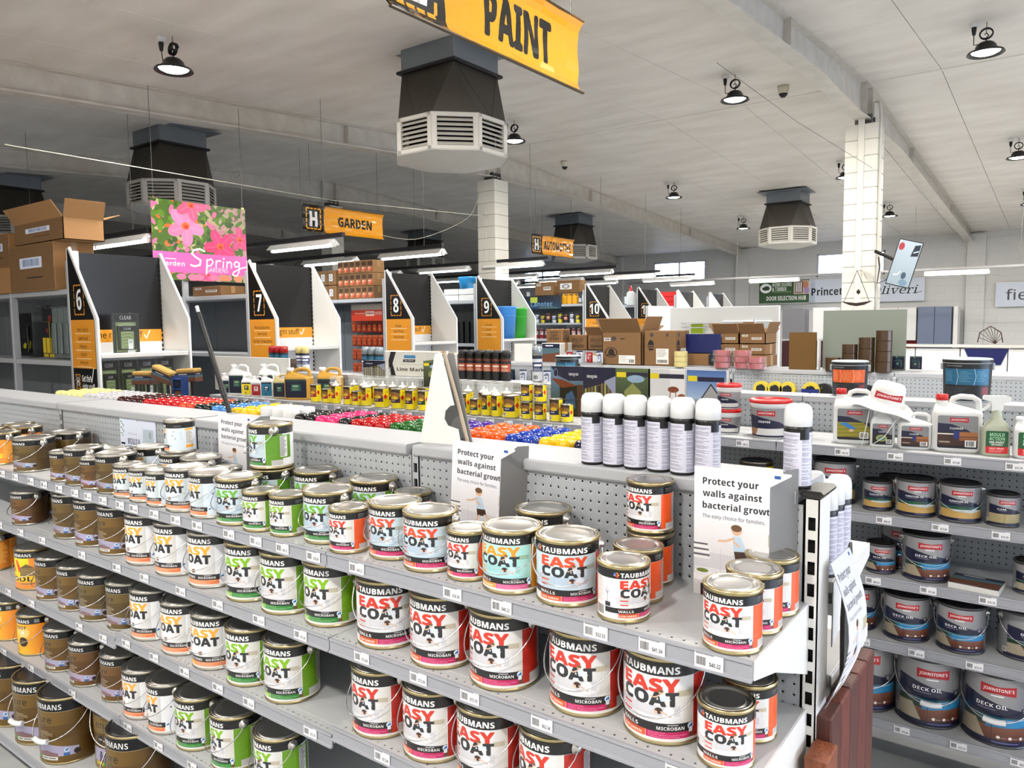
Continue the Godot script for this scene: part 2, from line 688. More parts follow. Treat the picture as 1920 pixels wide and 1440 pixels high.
func trim_can(tint: Color) -> ImageTexture:
	var c = Cv.new(1024, 350, Color(0.93, 0.93, 0.94) * tint)
	var r = RandomNumberGenerator.new()
	r.seed = 12
	var o = Color(0.95, 0.66, 0.20)
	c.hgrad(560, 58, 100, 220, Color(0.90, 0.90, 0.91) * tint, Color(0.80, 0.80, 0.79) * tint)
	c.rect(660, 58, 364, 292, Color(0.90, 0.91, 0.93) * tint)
	c.poly([[330, 120], [352, 110], [366, 240], [330, 262]], Color(0.93, 0.78, 0.35))
	c.text("EASY", 386, 72, 250, 56, o, true, "Droid Sans", 0.0, 3.0)
	c.text("COAT", 388, 132, 246, 58, Color(0.13, 0.14, 0.16), true, "Droid Sans", 0.0, 3.0)
	for q in [[0, 0], [-9, -6], [8, -10], [5, 7], [-6, 9], [11, 4]]:
		c.ell(508 + q[0], 246 + q[1], 6, 8, Color(0.50, 0.36, 0.28), q[0] * 0.2)
	for q in [[742, 100], [756, 190], [728, 150]]:
		c.ell(q[0], q[1], 6, 7, Color(0.35, 0.36, 0.42))
	for i in 9:
		c.line([[800 + i * 4, 120 + i * 9], [828 - i * 2, 104 + i * 12]], 3, Color(0.66, 0.74, 0.66))
	c.rect(290, 268, 396, 38, Color(0.14, 0.14, 0.15))
	c.text("DOORS & TRIMS", 352, 281, 170, 17, PAPER)
	c.text("MICROBAN", 548, 283, 112, 15, PAPER)
	c.rect(590, 274, 44, 3, PAPER)
	c.rect(340, 306, 120, 31, Color(0.95, 0.70, 0.25))
	c.rect(350, 312, 90, 4, Color(0.7, 0.4, 0.1))
	c.rect(460, 306, 222, 31, Color(0.90, 0.49, 0.28))
	c.scribble(470, 311, 200, 3, 8.5, 4, Color(0.97, 0.78, 0.66), r)
	c.ell(702, 284, 15, 15, Color(0.88, 0.92, 0.96))
	c.poly([[692, 286], [698, 282], [706, 274], [709, 279], [714, 278], [710, 284], [711, 291], [703, 289], [695, 293]], Color(0.15, 0.40, 0.72))
	c.rect(860, 64, 110, 26, o)
	c.rect(866, 96, 90, 170, Color(0.85, 0.85, 0.83))
	c.scribble(872, 100, 80, 20, 8, 3, Color(0.25, 0.25, 0.25), r)
	c.rect(866, 272, 100, 40, o)
	c.rect(0, 0, 1024, 58, Color(0.03, 0.032, 0.04))
	c.rect(0, 58, 1024, 2, Color(0.8, 0.8, 0.8))
	c.text("TAUBMANS", 386, 17, 254, 31, PAPER, true, "Droid Sans", 0.0, 0.8)
	for q in [[352, 22, Color(0.25, 0.4, 0.85)], [366, 18, Color(0.93, 0.45, 0.12)], [372, 31, Color(0.95, 0.6, 0.15)], [357, 37, Color(0.92, 0.35, 0.12)]]:
		c.ell(q[0], q[1], 7, 6, q[2])
	c.scribble(740, 24, 90, 3, 8, 3, Color(0.55, 0.55, 0.55), r)
	c.rect(0, 338, 1024, 12, Color(0.86, 0.85, 0.83))
	return c.done()

func gold_can(body: Color, dark: Color, tags: Array, photo: Color) -> ImageTexture:
	var c = Cv.new(1024, 350, body)
	var r = RandomNumberGenerator.new()
	r.seed = 13
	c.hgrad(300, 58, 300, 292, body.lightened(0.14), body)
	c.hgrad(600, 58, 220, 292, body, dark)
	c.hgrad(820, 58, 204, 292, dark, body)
	c.poly([[300, 160], [700, 128], [700, 206], [300, 250]], dark.lerp(body, 0.55))
	c.text("endure", 366, 82, 196, 42, Color(0.12, 0.10, 0.07), false)
	c.rect(420, 134, 104, 5, Color(0.3, 0.24, 0.14))
	c.ell(400, 188, 22, 24, Color(0.13, 0.11, 0.09))
	c.text("nano", 386, 182, 28, 11, Color(0.85, 0.83, 0.78))
	c.ell(424, 194, 4, 5, Color(0.9, 0.9, 0.88))
	c.scribble(470, 172, 110, 6, 10, 3.5, Color(0.82, 0.78, 0.68), r)
	c.poly([[330, 236], [480, 236], [700, 268], [700, 312], [330, 312]], photo)
	for q in [[400, 262], [436, 258]]:
		c.ell(q[0], q[1], 8, 9, Color(0.25, 0.20, 0.28))
		c.poly([[q[0] - 12, q[1] + 8], [q[0] + 12, q[1] + 8], [q[0] + 20, 312], [q[0] - 14, 312]], Color(0.38, 0.34, 0.47))
	c.poly([[440, 300], [520, 280], [590, 296], [590, 312], [430, 312]], Color(0.55, 0.42, 0.44))
	c.ell(636, 280, 15, 15, Color(0.78, 0.85, 0.93))
	c.rect(620, 294, 32, 18, Color(0.25, 0.42, 0.66))
	c.poly([[626, 282], [632, 278], [640, 270], [648, 274], [644, 280], [637, 285]], Color(0.2, 0.45, 0.75))
	c.ell(690, 296, 18, 16, Color(0.16, 0.12, 0.10))
	for i in tags.size():
		c.rect(350 + i * 64, 314, 64, 20, tags[i])
	c.rect(350 + tags.size() * 64, 314, 110, 20, Color(0.88, 0.88, 0.86))
	c.rect(360 + tags.size() * 64, 321, 36, 5, Color(0.3, 0.3, 0.3))
	c.rect(402 + tags.size() * 64, 321, 46, 5, Color(0.3, 0.3, 0.3))
	c.scribble(720, 80, 90, 12, 12, 3, dark.lightened(0.25), r)
	c.rect(0, 0, 1024, 58, Color(0.035, 0.04, 0.055))
	c.rect(0, 58, 1024, 2, Color(0.75, 0.7, 0.6))
	c.text("TAUBMANS", 386, 17, 236, 30, PAPER)
	c.scribble(720, 20, 90, 3, 8, 3, Color(0.5, 0.5, 0.5), r)
	return c.done()

func sun_can() -> ImageTexture:
	var y = Color(0.98, 0.80, 0.14)
	var c = Cv.new(1024, 350, Color(0.97, 0.66, 0.14))
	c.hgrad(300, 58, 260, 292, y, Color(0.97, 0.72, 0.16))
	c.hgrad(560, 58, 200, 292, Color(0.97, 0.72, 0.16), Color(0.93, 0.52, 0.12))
	c.ell(350, 140, 150, 110, Color(0.99, 0.86, 0.20))
	for i in 14:
		var a = TAU * i / 14
		c.poly([[556, 140], [556 + cos(a) * 62, 140 + sin(a) * 52], [556 + cos(a + 0.16) * 62, 140 + sin(a + 0.16) * 52]], Color(1, 0.95, 0.78))
	c.ell(556, 140, 14, 14, Color(1, 0.98, 0.9))
	c.text("SUNPROOF", 344, 76, 250, 32, Color(0.16, 0.08, 0.14))
	c.ell(556, 230, 44, 46, Color(0.17, 0.10, 0.06))
	c.scribble(524, 216, 66, 4, 9, 3, Color(0.75, 0.6, 0.3), rng)
	c.text("LOW SHEEN", 370, 306, 130, 22, Color(0.85, 0.22, 0.12))
	c.rect(0, 0, 1024, 58, Color(0.035, 0.04, 0.055))
	c.text("TAUBMANS", 386, 17, 236, 30, PAPER)
	c.rect(660, 12, 40, 34, Color(0.5, 0.5, 0.5))
	return c.done()

func wool_can() -> ImageTexture:
	var c = Cv.new(1024, 350, Color(0.93, 0.56, 0.16))
	var r = RandomNumberGenerator.new()
	r.seed = 15
	c.rect(300, 58, 300, 170, Color(0.93, 0.85, 0.10))
	c.poly([[390, 80], [420, 80], [470, 190], [430, 190]], Color(0.86, 0.25, 0.12))
	c.poly([[470, 80], [500, 80], [540, 190], [505, 190]], Color(0.86, 0.25, 0.12))
	c.poly([[520, 150], [580, 112], [640, 150], [640, 226], [520, 226]], Color(0.42, 0.34, 0.20))
	for i in 5:
		c.rect(524, 156 + i * 14, 112, 4, Color(0.75, 0.65, 0.4))
	c.rect(300, 228, 400, 60, Color(0.95, 0.78, 0.16))
	c.text("COOL", 372, 236, 250, 44, Color(0.10, 0.07, 0.06))
	c.ell(466, 258, 14, 14, Color(0.95, 0.85, 0.3))
	c.rect(300, 290, 400, 48, Color(0.93, 0.55, 0.25))
	c.rect(520, 300, 120, 9, Color(0.4, 0.45, 0.3))
	c.hgrad(700, 58, 140, 292, Color(0.93, 0.60, 0.16), Color(0.72, 0.40, 0.10))
	c.scribble(712, 90, 110, 16, 13, 4, Color(0.99, 0.85, 0.5), r)
	c.rect(0, 0, 1024, 58, Color(0.035, 0.04, 0.055))
	c.text("TAUBMANS", 386, 17, 236, 30, PAPER)
	return c.done()

func bowtie(c: Cv, x: float, y: float, w: float, h: float):
	c.poly([[x, y], [x + w * 0.5, y + h * 0.14], [x + w, y], [x + w * 0.99, y + h], [x + w * 0.5, y + h * 0.86], [x, y + h * 0.98]], Color(0.66, 0.08, 0.12))
	c.text("JOHNSTONE'S", x + w * 0.07, y + h * 0.30, w * 0.86, h * 0.42, PAPER)

func oil_can(kind: String) -> ImageTexture:
	var c = Cv.new(1024, 350, Color(0.47, 0.47, 0.48))
	var r = RandomNumberGenerator.new()
	r.seed = 16
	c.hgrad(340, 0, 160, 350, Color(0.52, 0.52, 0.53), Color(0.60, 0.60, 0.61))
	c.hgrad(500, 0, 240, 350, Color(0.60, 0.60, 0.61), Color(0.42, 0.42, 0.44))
	bowtie(c, 440, 36, 170, 52)
	c.rect(490, 90, 60, 6, PAPER)
	var navy = Color(0.07, 0.08, 0.20)
	c.poly([[330, 92], [400, 100], [560, 142], [720, 182], [720, 214], [330, 214]], navy)
	c.text({"deck": "DECK OIL", "sofa": "FURNITURE OIL", "clear": "CLEAR", "fence": "DECK CLEAN"}[kind], 420, 138, 150 if kind != "clear" else 90, 19, PAPER)
	c.rect(424, 166, 90, 4, Color(0.5, 0.5, 0.6))
	c.rect(640, 150, 44, 34, Color(0.12, 0.13, 0.2))
	c.text("12", 650, 156, 24, 20, PAPER)
	if kind == "deck":
		c.vgrad(330, 200, 390, 30, Color(0.08, 0.32, 0.36), Color(0.07, 0.38, 0.42))
		c.vgrad(330, 222, 390, 42, Color(0.15, 0.50, 0.68), Color(0.10, 0.36, 0.62))
		c.poly([[330, 196], [420, 204], [470, 240], [520, 250], [330, 254]], Color(0.08, 0.20, 0.14))
		c.vgrad(330, 252, 390, 74, Color(0.47, 0.29, 0.20), Color(0.30, 0.13, 0.09))
		c.poly([[330, 240], [420, 232], [470, 326], [330, 326]], Color(0.62, 0.58, 0.50))
		c.poly([[470, 214], [720, 200], [720, 236], [470, 262]], Color(0.16, 0.52, 0.72))
		c.line([[500, 236], [500, 326]], 3, Color(0.25, 0.14, 0.1))
		for i in 3:
			c.ell(530 + i * 56, 306, 9, 8, Color(0.86, 0.84, 0.80))
			c.rect(542 + i * 56, 306, 26, 4, Color(0.6, 0.5, 0.45))
		c.line([[330, 198], [420, 206], [560, 216], [720, 206]], 2.4, Color(0.85, 0.85, 0.88))
	elif kind == "sofa":
		c.vgrad(330, 196, 390, 50, Color(0.09, 0.26, 0.28), Color(0.16, 0.36, 0.28))
		c.rect(430, 208, 120, 20, Color(0.12, 0.34, 0.20))
		c.rect(330, 236, 390, 88, Color(0.76, 0.62, 0.36))
		for i in 4:
			c.line([[330, 252 + i * 18], [720, 246 + i * 18]], 2, Color(0.58, 0.45, 0.24))
		c.poly([[440, 232], [640, 228], [700, 246], [600, 262], [450, 250]], Color(0.72, 0.78, 0.80))
	else:
		c.rect(330, 208, 390, 118, Color(0.67, 0.62, 0.46))
		for i in 4:
			c.rect(330, 232 + i * 26, 390, 5, Color(0.50, 0.45, 0.30))
		c.rect(480, 208, 26, 118, Color(0.60, 0.54, 0.36))
	c.rect(300, 322, 440, 28, navy)
	c.rect(500, 331, 130, 7, Color(0.35, 0.36, 0.55))
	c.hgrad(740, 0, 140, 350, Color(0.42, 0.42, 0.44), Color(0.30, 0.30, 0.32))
	c.rect(744, 190, 70, 120, Color(0.45, 0.45, 0.55))
	c.scribble(748, 196, 60, 14, 8, 3, Color(0.8, 0.8, 0.85), r)
	c.rect(290, 286, 36, 40, Color(0.88, 0.88, 0.88))
	c.bars(294, 290, 28, 30, r)
	return c.done()

func jug_label(kind: int) -> ImageTexture:
	var c = Cv.new(256, 256, Color(0.50, 0.50, 0.51))
	var r = RandomNumberGenerator.new()
	r.seed = 20 + kind
	var navy = Color(0.07, 0.08, 0.21)
	if kind == 3:
		c.rect(0, 0, 256, 256, Color(0.10, 0.32, 0.18))
		c.text("MOULD", 44, 22, 168, 38, Color(0.62, 0.82, 0.66))
		c.text("ACTION", 40, 68, 176, 38, Color(0.62, 0.82, 0.66))
		c.text("PRE-PAINT", 44, 116, 168, 26, PAPER)
		c.text("TREATMENT", 60, 148, 136, 18, PAPER)
		c.rect(0, 178, 256, 78, Color(0.76, 0.10, 0.12))
		c.text("EASY SPRAY", 46, 190, 164, 20, Color(1, 0.85, 0.85))
		c.scribble(40, 220, 176, 3, 9, 4, Color(1, 0.7, 0.7), r)
		return c.done()
	c.poly([[0, 60], [90, 66], [190, 108], [256, 160], [256, 190], [0, 190]], navy)
	c.text(["CLEANER", "REVIVER", "CLEANER"][kind], 78, 92, 86, 15, PAPER)
	bowtie(c, 78, 14, 118, 38)
	if kind == 0:
		c.rect(0, 132, 256, 124, Color(0.22, 0.11, 0.09))
		c.poly([[0, 112], [60, 112], [256, 176], [256, 134], [120, 120]], navy)
		c.rect(140, 126, 116, 34, Color(0.60, 0.38, 0.20))
		c.rect(140, 164, 116, 30, Color(0.52, 0.31, 0.16))
		c.rect(0, 140, 110, 9, Color(0.86, 0.86, 0.80))
		c.rect(104, 120, 34, 60, Color(0.10, 0.16, 0.44))
		c.rect(10, 202, 70, 12, Color(0.6, 0.56, 0.5))
	elif kind == 1:
		c.rect(0, 110, 256, 146, Color(0.55, 0.52, 0.14))
		for i in 4:
			c.line([[0, 140 + i * 32], [256, 124 + i * 32]], 4, Color(0.36, 0.34, 0.08))
		c.poly([[10, 120], [70, 112], [150, 160], [120, 176]], Color(0.16, 0.46, 0.72))
		c.ell(112, 178, 20, 12, Color(0.8, 0.66, 0.5))
		c.poly([[0, 60], [90, 66], [200, 108], [256, 150], [256, 112], [0, 108]], navy)
	else:
		c.rect(0, 130, 256, 126, Color(0.07, 0.11, 0.08))
		c.ell(118, 176, 70, 40, Color(0.72, 0.66, 0.34))
		c.ell(118, 178, 54, 30, Color(0.35, 0.5, 0.42))
	c.rect(0, 234, 256, 22, Color(0.05, 0.05, 0.10))
	c.rect(176, 190, 70, 52, Color(0.9, 0.9, 0.9))
	c.bars(184, 196, 52, 40, r)
	return c.done()

func tub_label() -> ImageTexture:
	var c = Cv.new(1024, 256, Color(0.52, 0.52, 0.53))
	bowtie(c, 440, 22, 160, 48)
	var navy = Color(0.07, 0.08, 0.21)
	c.poly([[320, 60], [430, 70], [640, 120], [730, 170], [320, 190]], navy)
	c.text("STRIPPER", 452, 112, 110, 18, PAPER)
	c.rect(320, 180, 410, 60, Color(0.80, 0.80, 0.80))
	c.poly([[320, 180], [450, 180], [420, 240], [320, 240]], Color(0.60, 0.42, 0.30))
	c.rect(320, 240, 410, 16, navy)
	return c.done()

func spray_label() -> ImageTexture:
	var c = Cv.new(512, 400, Color(0.03, 0.03, 0.035))
	var r = RandomNumberGenerator.new()
	r.seed = 31
	c.rect(30, 30, 440, 370, Color(0.80, 0.80, 0.86))
	c.rect(30, 30, 60, 10, Color(0.03, 0.03, 0.035))
	for col in [[44, 96], [152, 130], [300, 66], [376, 82]]:
		var y = 44
		while y < 380:
			var k = r.randi_range(2, 7)
			c.scribble(col[0], y, col[1], k, 5, 2.4, Color(0.36, 0.36, 0.44), r)
			y += k * 5 + 8
	c.rect(286, 20, 60, 60, Color(0.03, 0.03, 0.035))
	return c.done()

func card_front(full: bool) -> ImageTexture:
	var c = Cv.new(512, 760, Color(0.86, 0.87, 0.90))
	c.vgrad(0, 300, 512, 460, Color(0.87, 0.87, 0.89), Color(0.80, 0.79, 0.79))
	var k = Color(0.08, 0.08, 0.09)
	c.text("Protect your", 48, 62, 300, 52, k)
	c.text("walls against", 48, 132, 318, 52, k)
	c.text("bacterial growth.", 48, 202, 404, 52, k)
	c.text("The easy choice for families.", 48, 274, 336, 30, Color(0.25, 0.25, 0.26), false)
	c.rect(404, 12, 66, 22, Color(0.9, 0.9, 0.93))
	c.rect(428, 14, 32, 18, Color(0.14, 0.34, 0.62))
	sofa(c, 0, 500, 512, 160, Color(0.78, 0.78, 0.80), Color(0.84, 0.84, 0.86))
	c.line([[150, 470], [150, 640]], 2, Color(0.68, 0.68, 0.7))
	c.rect(400, 350, 112, 70, Color(0.72, 0.69, 0.58))
	c.line([[456, 420], [456, 640]], 4, Color(0.85, 0.85, 0.84))
	for i in 6:
		c.rect(0, 450 + i * 16, 78 + i * 3, 9, Color(0.3, 0.3, 0.31) if i % 2 == 0 else Color(0.9, 0.9, 0.9))
	c.ell(236, 350, 28, 30, Color(0.83, 0.68, 0.57))
	c.ell(234, 338, 29, 20, Color(0.40, 0.29, 0.19))
	c.poly([[214, 384], [258, 384], [292, 470], [222, 474]], Color(0.70, 0.79, 0.86))
	c.line([[220, 400], [176, 420], [140, 424]], 14, Color(0.83, 0.68, 0.57))
	c.line([[220, 420], [250, 440]], 12, Color(0.83, 0.68, 0.57))
	c.poly([[222, 474], [292, 468], [306, 510], [230, 524]], Color(0.26, 0.18, 0.14))
	c.line([[244, 520], [226, 556], [216, 580]], 14, Color(0.83, 0.68, 0.57))
	c.line([[292, 508], [340, 540], [372, 566]], 14, Color(0.83, 0.68, 0.57))
	c.ell(424, 520, 44, 62, Color(0.86, 0.86, 0.88))
	c.ell(60, 650, 90, 24, Color(0.92, 0.92, 0.92))
	c.ell(50, 620, 46, 22, Color(0.90, 0.90, 0.90))
	c.ell(50, 612, 34, 12, Color(0.42, 0.48, 0.20))
	c.poly([[120, 616], [200, 612], [236, 640], [150, 656]], Color(0.12, 0.12, 0.13))
	if full:
		c.rect(40, 690, 300, 70, Color(0.05, 0.05, 0.06))
		c.text("TAUBMANS", 100, 708, 210, 30, PAPER)
		c.ell(70, 722, 14, 14, Color(0.9, 0.42, 0.15))
	else:
		c.ell(400, 730, 90, 60, Color(0.60, 0.40, 0.22))
		c.ell(60, 740, 80, 50, Color(0.90, 0.90, 0.90))
	return c.done()

func mould_card() -> ImageTexture:
	var c = Cv.new(512, 480, Color(0.83, 0.86, 0.93))
	c.rect(0, 0, 512, 480, Color(0.83, 0.86, 0.93))
	c.text("MOULD &", 110, 178, 178, 50, Color(0.10, 0.12, 0.18))
	c.text("MILDEW", 110, 240, 160, 46, Color(0.10, 0.12, 0.18))
	c.text("INTRODUCING", 112, 134, 140, 16, Color(0.6, 0.62, 0.68), false)
	c.rect(330, 90, 150, 330, Color(0.70, 0.76, 0.80))
	c.text("8", 420, 110, 26, 50, Color(0.35, 0.42, 0.5), false)
	c.poly([[450, 240], [490, 300], [490, 390], [400, 390]], Color(0.16, 0.18, 0.14))
	for i in 6:
		c.line([[370, 390], [340 + i * 14, 280 + absi(i - 3) * 16]], 4, Color(0.20, 0.36, 0.22))
	c.rect(330, 388, 150, 30, Color(0.85, 0.85, 0.85))
	for i in 7:
		c.rect(10, 220 + i * 32, 60, 16, Color(0.13, 0.13, 0.16) if i % 2 == 0 else Color(0.55, 0.45, 0.4))
	for i in 8:
		c.ell(20 + (i % 3) * 18, 50 + i * 16, 12, 6, Color(0.42, 0.55, 0.40), i)
	c.line([[60, 470], [90, 430], [100, 478]], 5, Color(0.1, 0.1, 0.12))
	return c.done()

func tickets() -> ImageTexture:
	# eight shelf tickets on one sheet, two columns of four
	var c = Cv.new(512, 512, Color(0.86, 0.86, 0.88))
	var r = RandomNumberGenerator.new()
	r.seed = 33
	var p = ["$38.06", "$48.22", "$32.53", "$41.34", "$40.22", "$72.69", "$73.79", "$62.34"]
	for i in 8:
		var x = (i % 2) * 256
		var y = (i / 2) * 128
		c.rect(x, y, 256, 128, Color(0.90, 0.90, 0.92))
		c.scribble(x + 12, y + 10, 200, 1, 8, 9, Color(0.35, 0.35, 0.38), r)
		c.bars(x + 16, y + 38, 84, 64, r)
		c.text(p[i], x + 132, y + 66, 100, 36, Color(0.10, 0.10, 0.12))
	return c.done()

func aisle_card(no: String, lines: Array, foot: bool) -> ImageTexture:
	# the side sign of an aisle end: black above with the number in a dashed square, orange list below
	var c = Cv.new(230, 640, Color(0.03, 0.03, 0.035))
	var o = Color(0.86, 0.57, 0.16)
	var k = Color(0.13, 0.08, 0.03)
	c.rect(0, 312, 230, 210 if foot else 328, o)
	dashes(c, 44, 160, 100, 132, o)
	c.ctext(no, 94, 180, 90, PAPER, true, 0.85)
	for i in lines.size():
		var y = 346 + i * 36.0
		c.ctext(lines[i], 115, y, 17, k, false, 0.9)
		c.rect(40, y + 24, 150, 3, Color(0.96, 0.88, 0.72))
	if foot:
		c.rect(0, 524, 230, 116, Color(0.03, 0.03, 0.035))
		dashes(c, 18, 548, 50, 66, o)
		c.text("H", 31, 560, 24, 42, PAPER)
		c.text("Get the", 84, 550, 78, 30, PAPER)
		c.text("right stuff", 84, 588, 120, 30, PAPER)
		c.line([[166, 556], [178, 580], [202, 520]], 7, PAPER)
	return c.done()

func dashes(c: Cv, x: float, y: float, w: float, h: float, o: Color):
	for i in 4:
		var a = x + w * (i + 0.12) / 4
		c.rect(a, y, w * 0.19, 6, o)
		c.rect(a, y + h - 6, w * 0.19, 6, o)
		var b = y + h * (i + 0.12) / 4
		c.rect(x, b, 6, h * 0.19, o)
		c.rect(x + w - 6, b, 6, h * 0.19, o)

func back_card() -> ImageTexture:
	# back panel of an aisle end: black, an orange line of words, white below
	var c = Cv.new(512, 800, Color(0.05, 0.05, 0.055))
	c.rect(0, 412, 512, 70, Color(0.88, 0.60, 0.18))
	c.rect(0, 482, 512, 318, Color(0.88, 0.88, 0.89))
	c.text("Get the right stuff", 24, 422, 360, 48, Color(0.12, 0.08, 0.03), false)
	c.line([[396, 446], [408, 462], [430, 420]], 7, PAPER)
	return c.done()

func hang_sign(word: String) -> ImageTexture:
	var c = Cv.new(1024, 256, Color(0.93, 0.63, 0.10))
	c.rect(0, 0, 256, 256, Color(0.045, 0.05, 0.06))
	var o = Color(0.95, 0.66, 0.14)
	for i in 4:
		for q in [[46.0 + i * 44, 26.0, 34.0, 14.0], [46.0 + i * 44, 214.0, 34.0, 14.0], [40.0, 34.0 + i * 48, 14.0, 36.0], [206.0, 34.0 + i * 48, 14.0, 36.0]]:
			c.rect(q[0], q[1], q[2], q[3], o)
	c.rect(84, 58, 30, 142, PAPER)
	c.rect(146, 58, 30, 142, PAPER)
	c.rect(84, 114, 92, 30, PAPER)
	if word == "PAINT":
		c.text(word, 452, 60, 380, 136, Color(0.05, 0.045, 0.03), true, "Droid Sans", 0.0, 4.0)
	elif word == "GARDEN":
		c.text(word, 430, 84, 440, 86, Color(0.05, 0.045, 0.03), true, "Droid Sans", 0.0, 3.0)
	else:
		c.text(word, 300, 70, 660, 110, Color(0.05, 0.045, 0.03), true, "Droid Sans", 0.0, 3.0)
	return c.done()

func spring_banner() -> ImageTexture:
	var c = Cv.new(800, 620, Color(0.30, 0.42, 0.16))
	var r = RandomNumberGenerator.new()
	r.seed = 41
	for i in 420:
		var k = r.randf()
		var col = Color(0.40, 0.58, 0.16).lerp(Color(0.20, 0.32, 0.12), r.randf()) if k < 0.6 else (Color(0.72, 0.68, 0.52) if k < 0.8 else (Color(0.90, 0.45, 0.62) if k < 0.93 else Color(0.82, 0.42, 0.18)))
		var x = r.randf() * 800
		if x > 520 and r.randf() < 0.75:
			col = Color(0.70, 0.66, 0.56).lerp(Color(0.85, 0.40, 0.60), r.randf() * 0.6)
		c.ell(x, r.randf() * 620, r.randf_range(14, 44), r.randf_range(10, 26), col, r.randf() * 3, 14)
	for q in [[270, 190, 96.0, Color(0.95, 0.55, 0.74), 0.2], [560, 330, 88.0, Color(0.93, 0.26, 0.50), 0.5], [740, 260, 66.0, Color(0.90, 0.35, 0.55), 0.9], [320, 20, 80.0, Color(0.93, 0.40, 0.58), 0.1], [440, 560, 60.0, Color(0.93, 0.35, 0.6), 0.1]]:
		for i in 5:
			var a = q[4] + TAU * i / 5
			var d = Vector2(cos(a), sin(a))
			c.ell(q[0] + d.x * q[2] * 0.85, q[1] + d.y * q[2] * 0.85, q[2] * 0.78, q[2] * 0.5, q[3].darkened(0.05 * (i % 3)), a)
			c.line([[q[0], q[1]], [q[0] + d.x * q[2] * 1.3, q[1] + d.y * q[2] * 1.3]], 4, q[3].lightened(0.25))
		c.ell(q[0], q[1], q[2] * 0.34, q[2] * 0.30, Color(0.90, 0.42, 0.16))
		c.ell(q[0] + 4, q[1] + 6, q[2] * 0.18, q[2] * 0.16, Color(0.80, 0.20, 0.20))
	c.rect(0, 400, 800, 160, Color(0.91, 0.40, 0.72))
	for i in 14:
		c.ell(r.randf() * 800, 590, 40, 24, Color(0.93, 0.5, 0.66) if i % 3 else Color(0.93, 0.55, 0.4))
	c.text("garden", 60, 470, 190, 50, PAPER)
	c.rect(92, 450, 90, 8, Color(0.97, 0.85, 0.93))
	c.text("GARDENS", 430, 508, 190, 36, PAPER, false)
	# script lettering drawn as strokes
	var s = Color(0.98, 0.97, 0.98)
	c.line([[420, 378], [380, 362], [328, 376], [312, 404], [344, 430], [384, 452], [376, 492], [330, 504], [300, 494]], 15, s)
	c.line([[440, 444], [430, 560]], 13, s)
	c.line([[438, 452], [476, 436], [492, 462], [470, 492], [436, 494]], 11, s)
	c.line([[520, 448], [516, 500]], 11, s)
	c.line([[518, 464], [540, 446], [560, 450]], 11, s)
	c.line([[584, 452], [580, 500]], 11, s)
	c.ell(588, 428, 8, 8, s)
	c.line([[616, 452], [612, 500]], 11, s)
	c.line([[614, 470], [640, 448], [656, 462], [654, 500]], 11, s)
	c.line([[728, 456], [700, 444], [680, 464], [690, 490], [718, 486], [728, 456], [724, 530], [700, 566], [664, 560], [670, 536], [740, 500], [796, 486]], 11, s)
	return c.done()

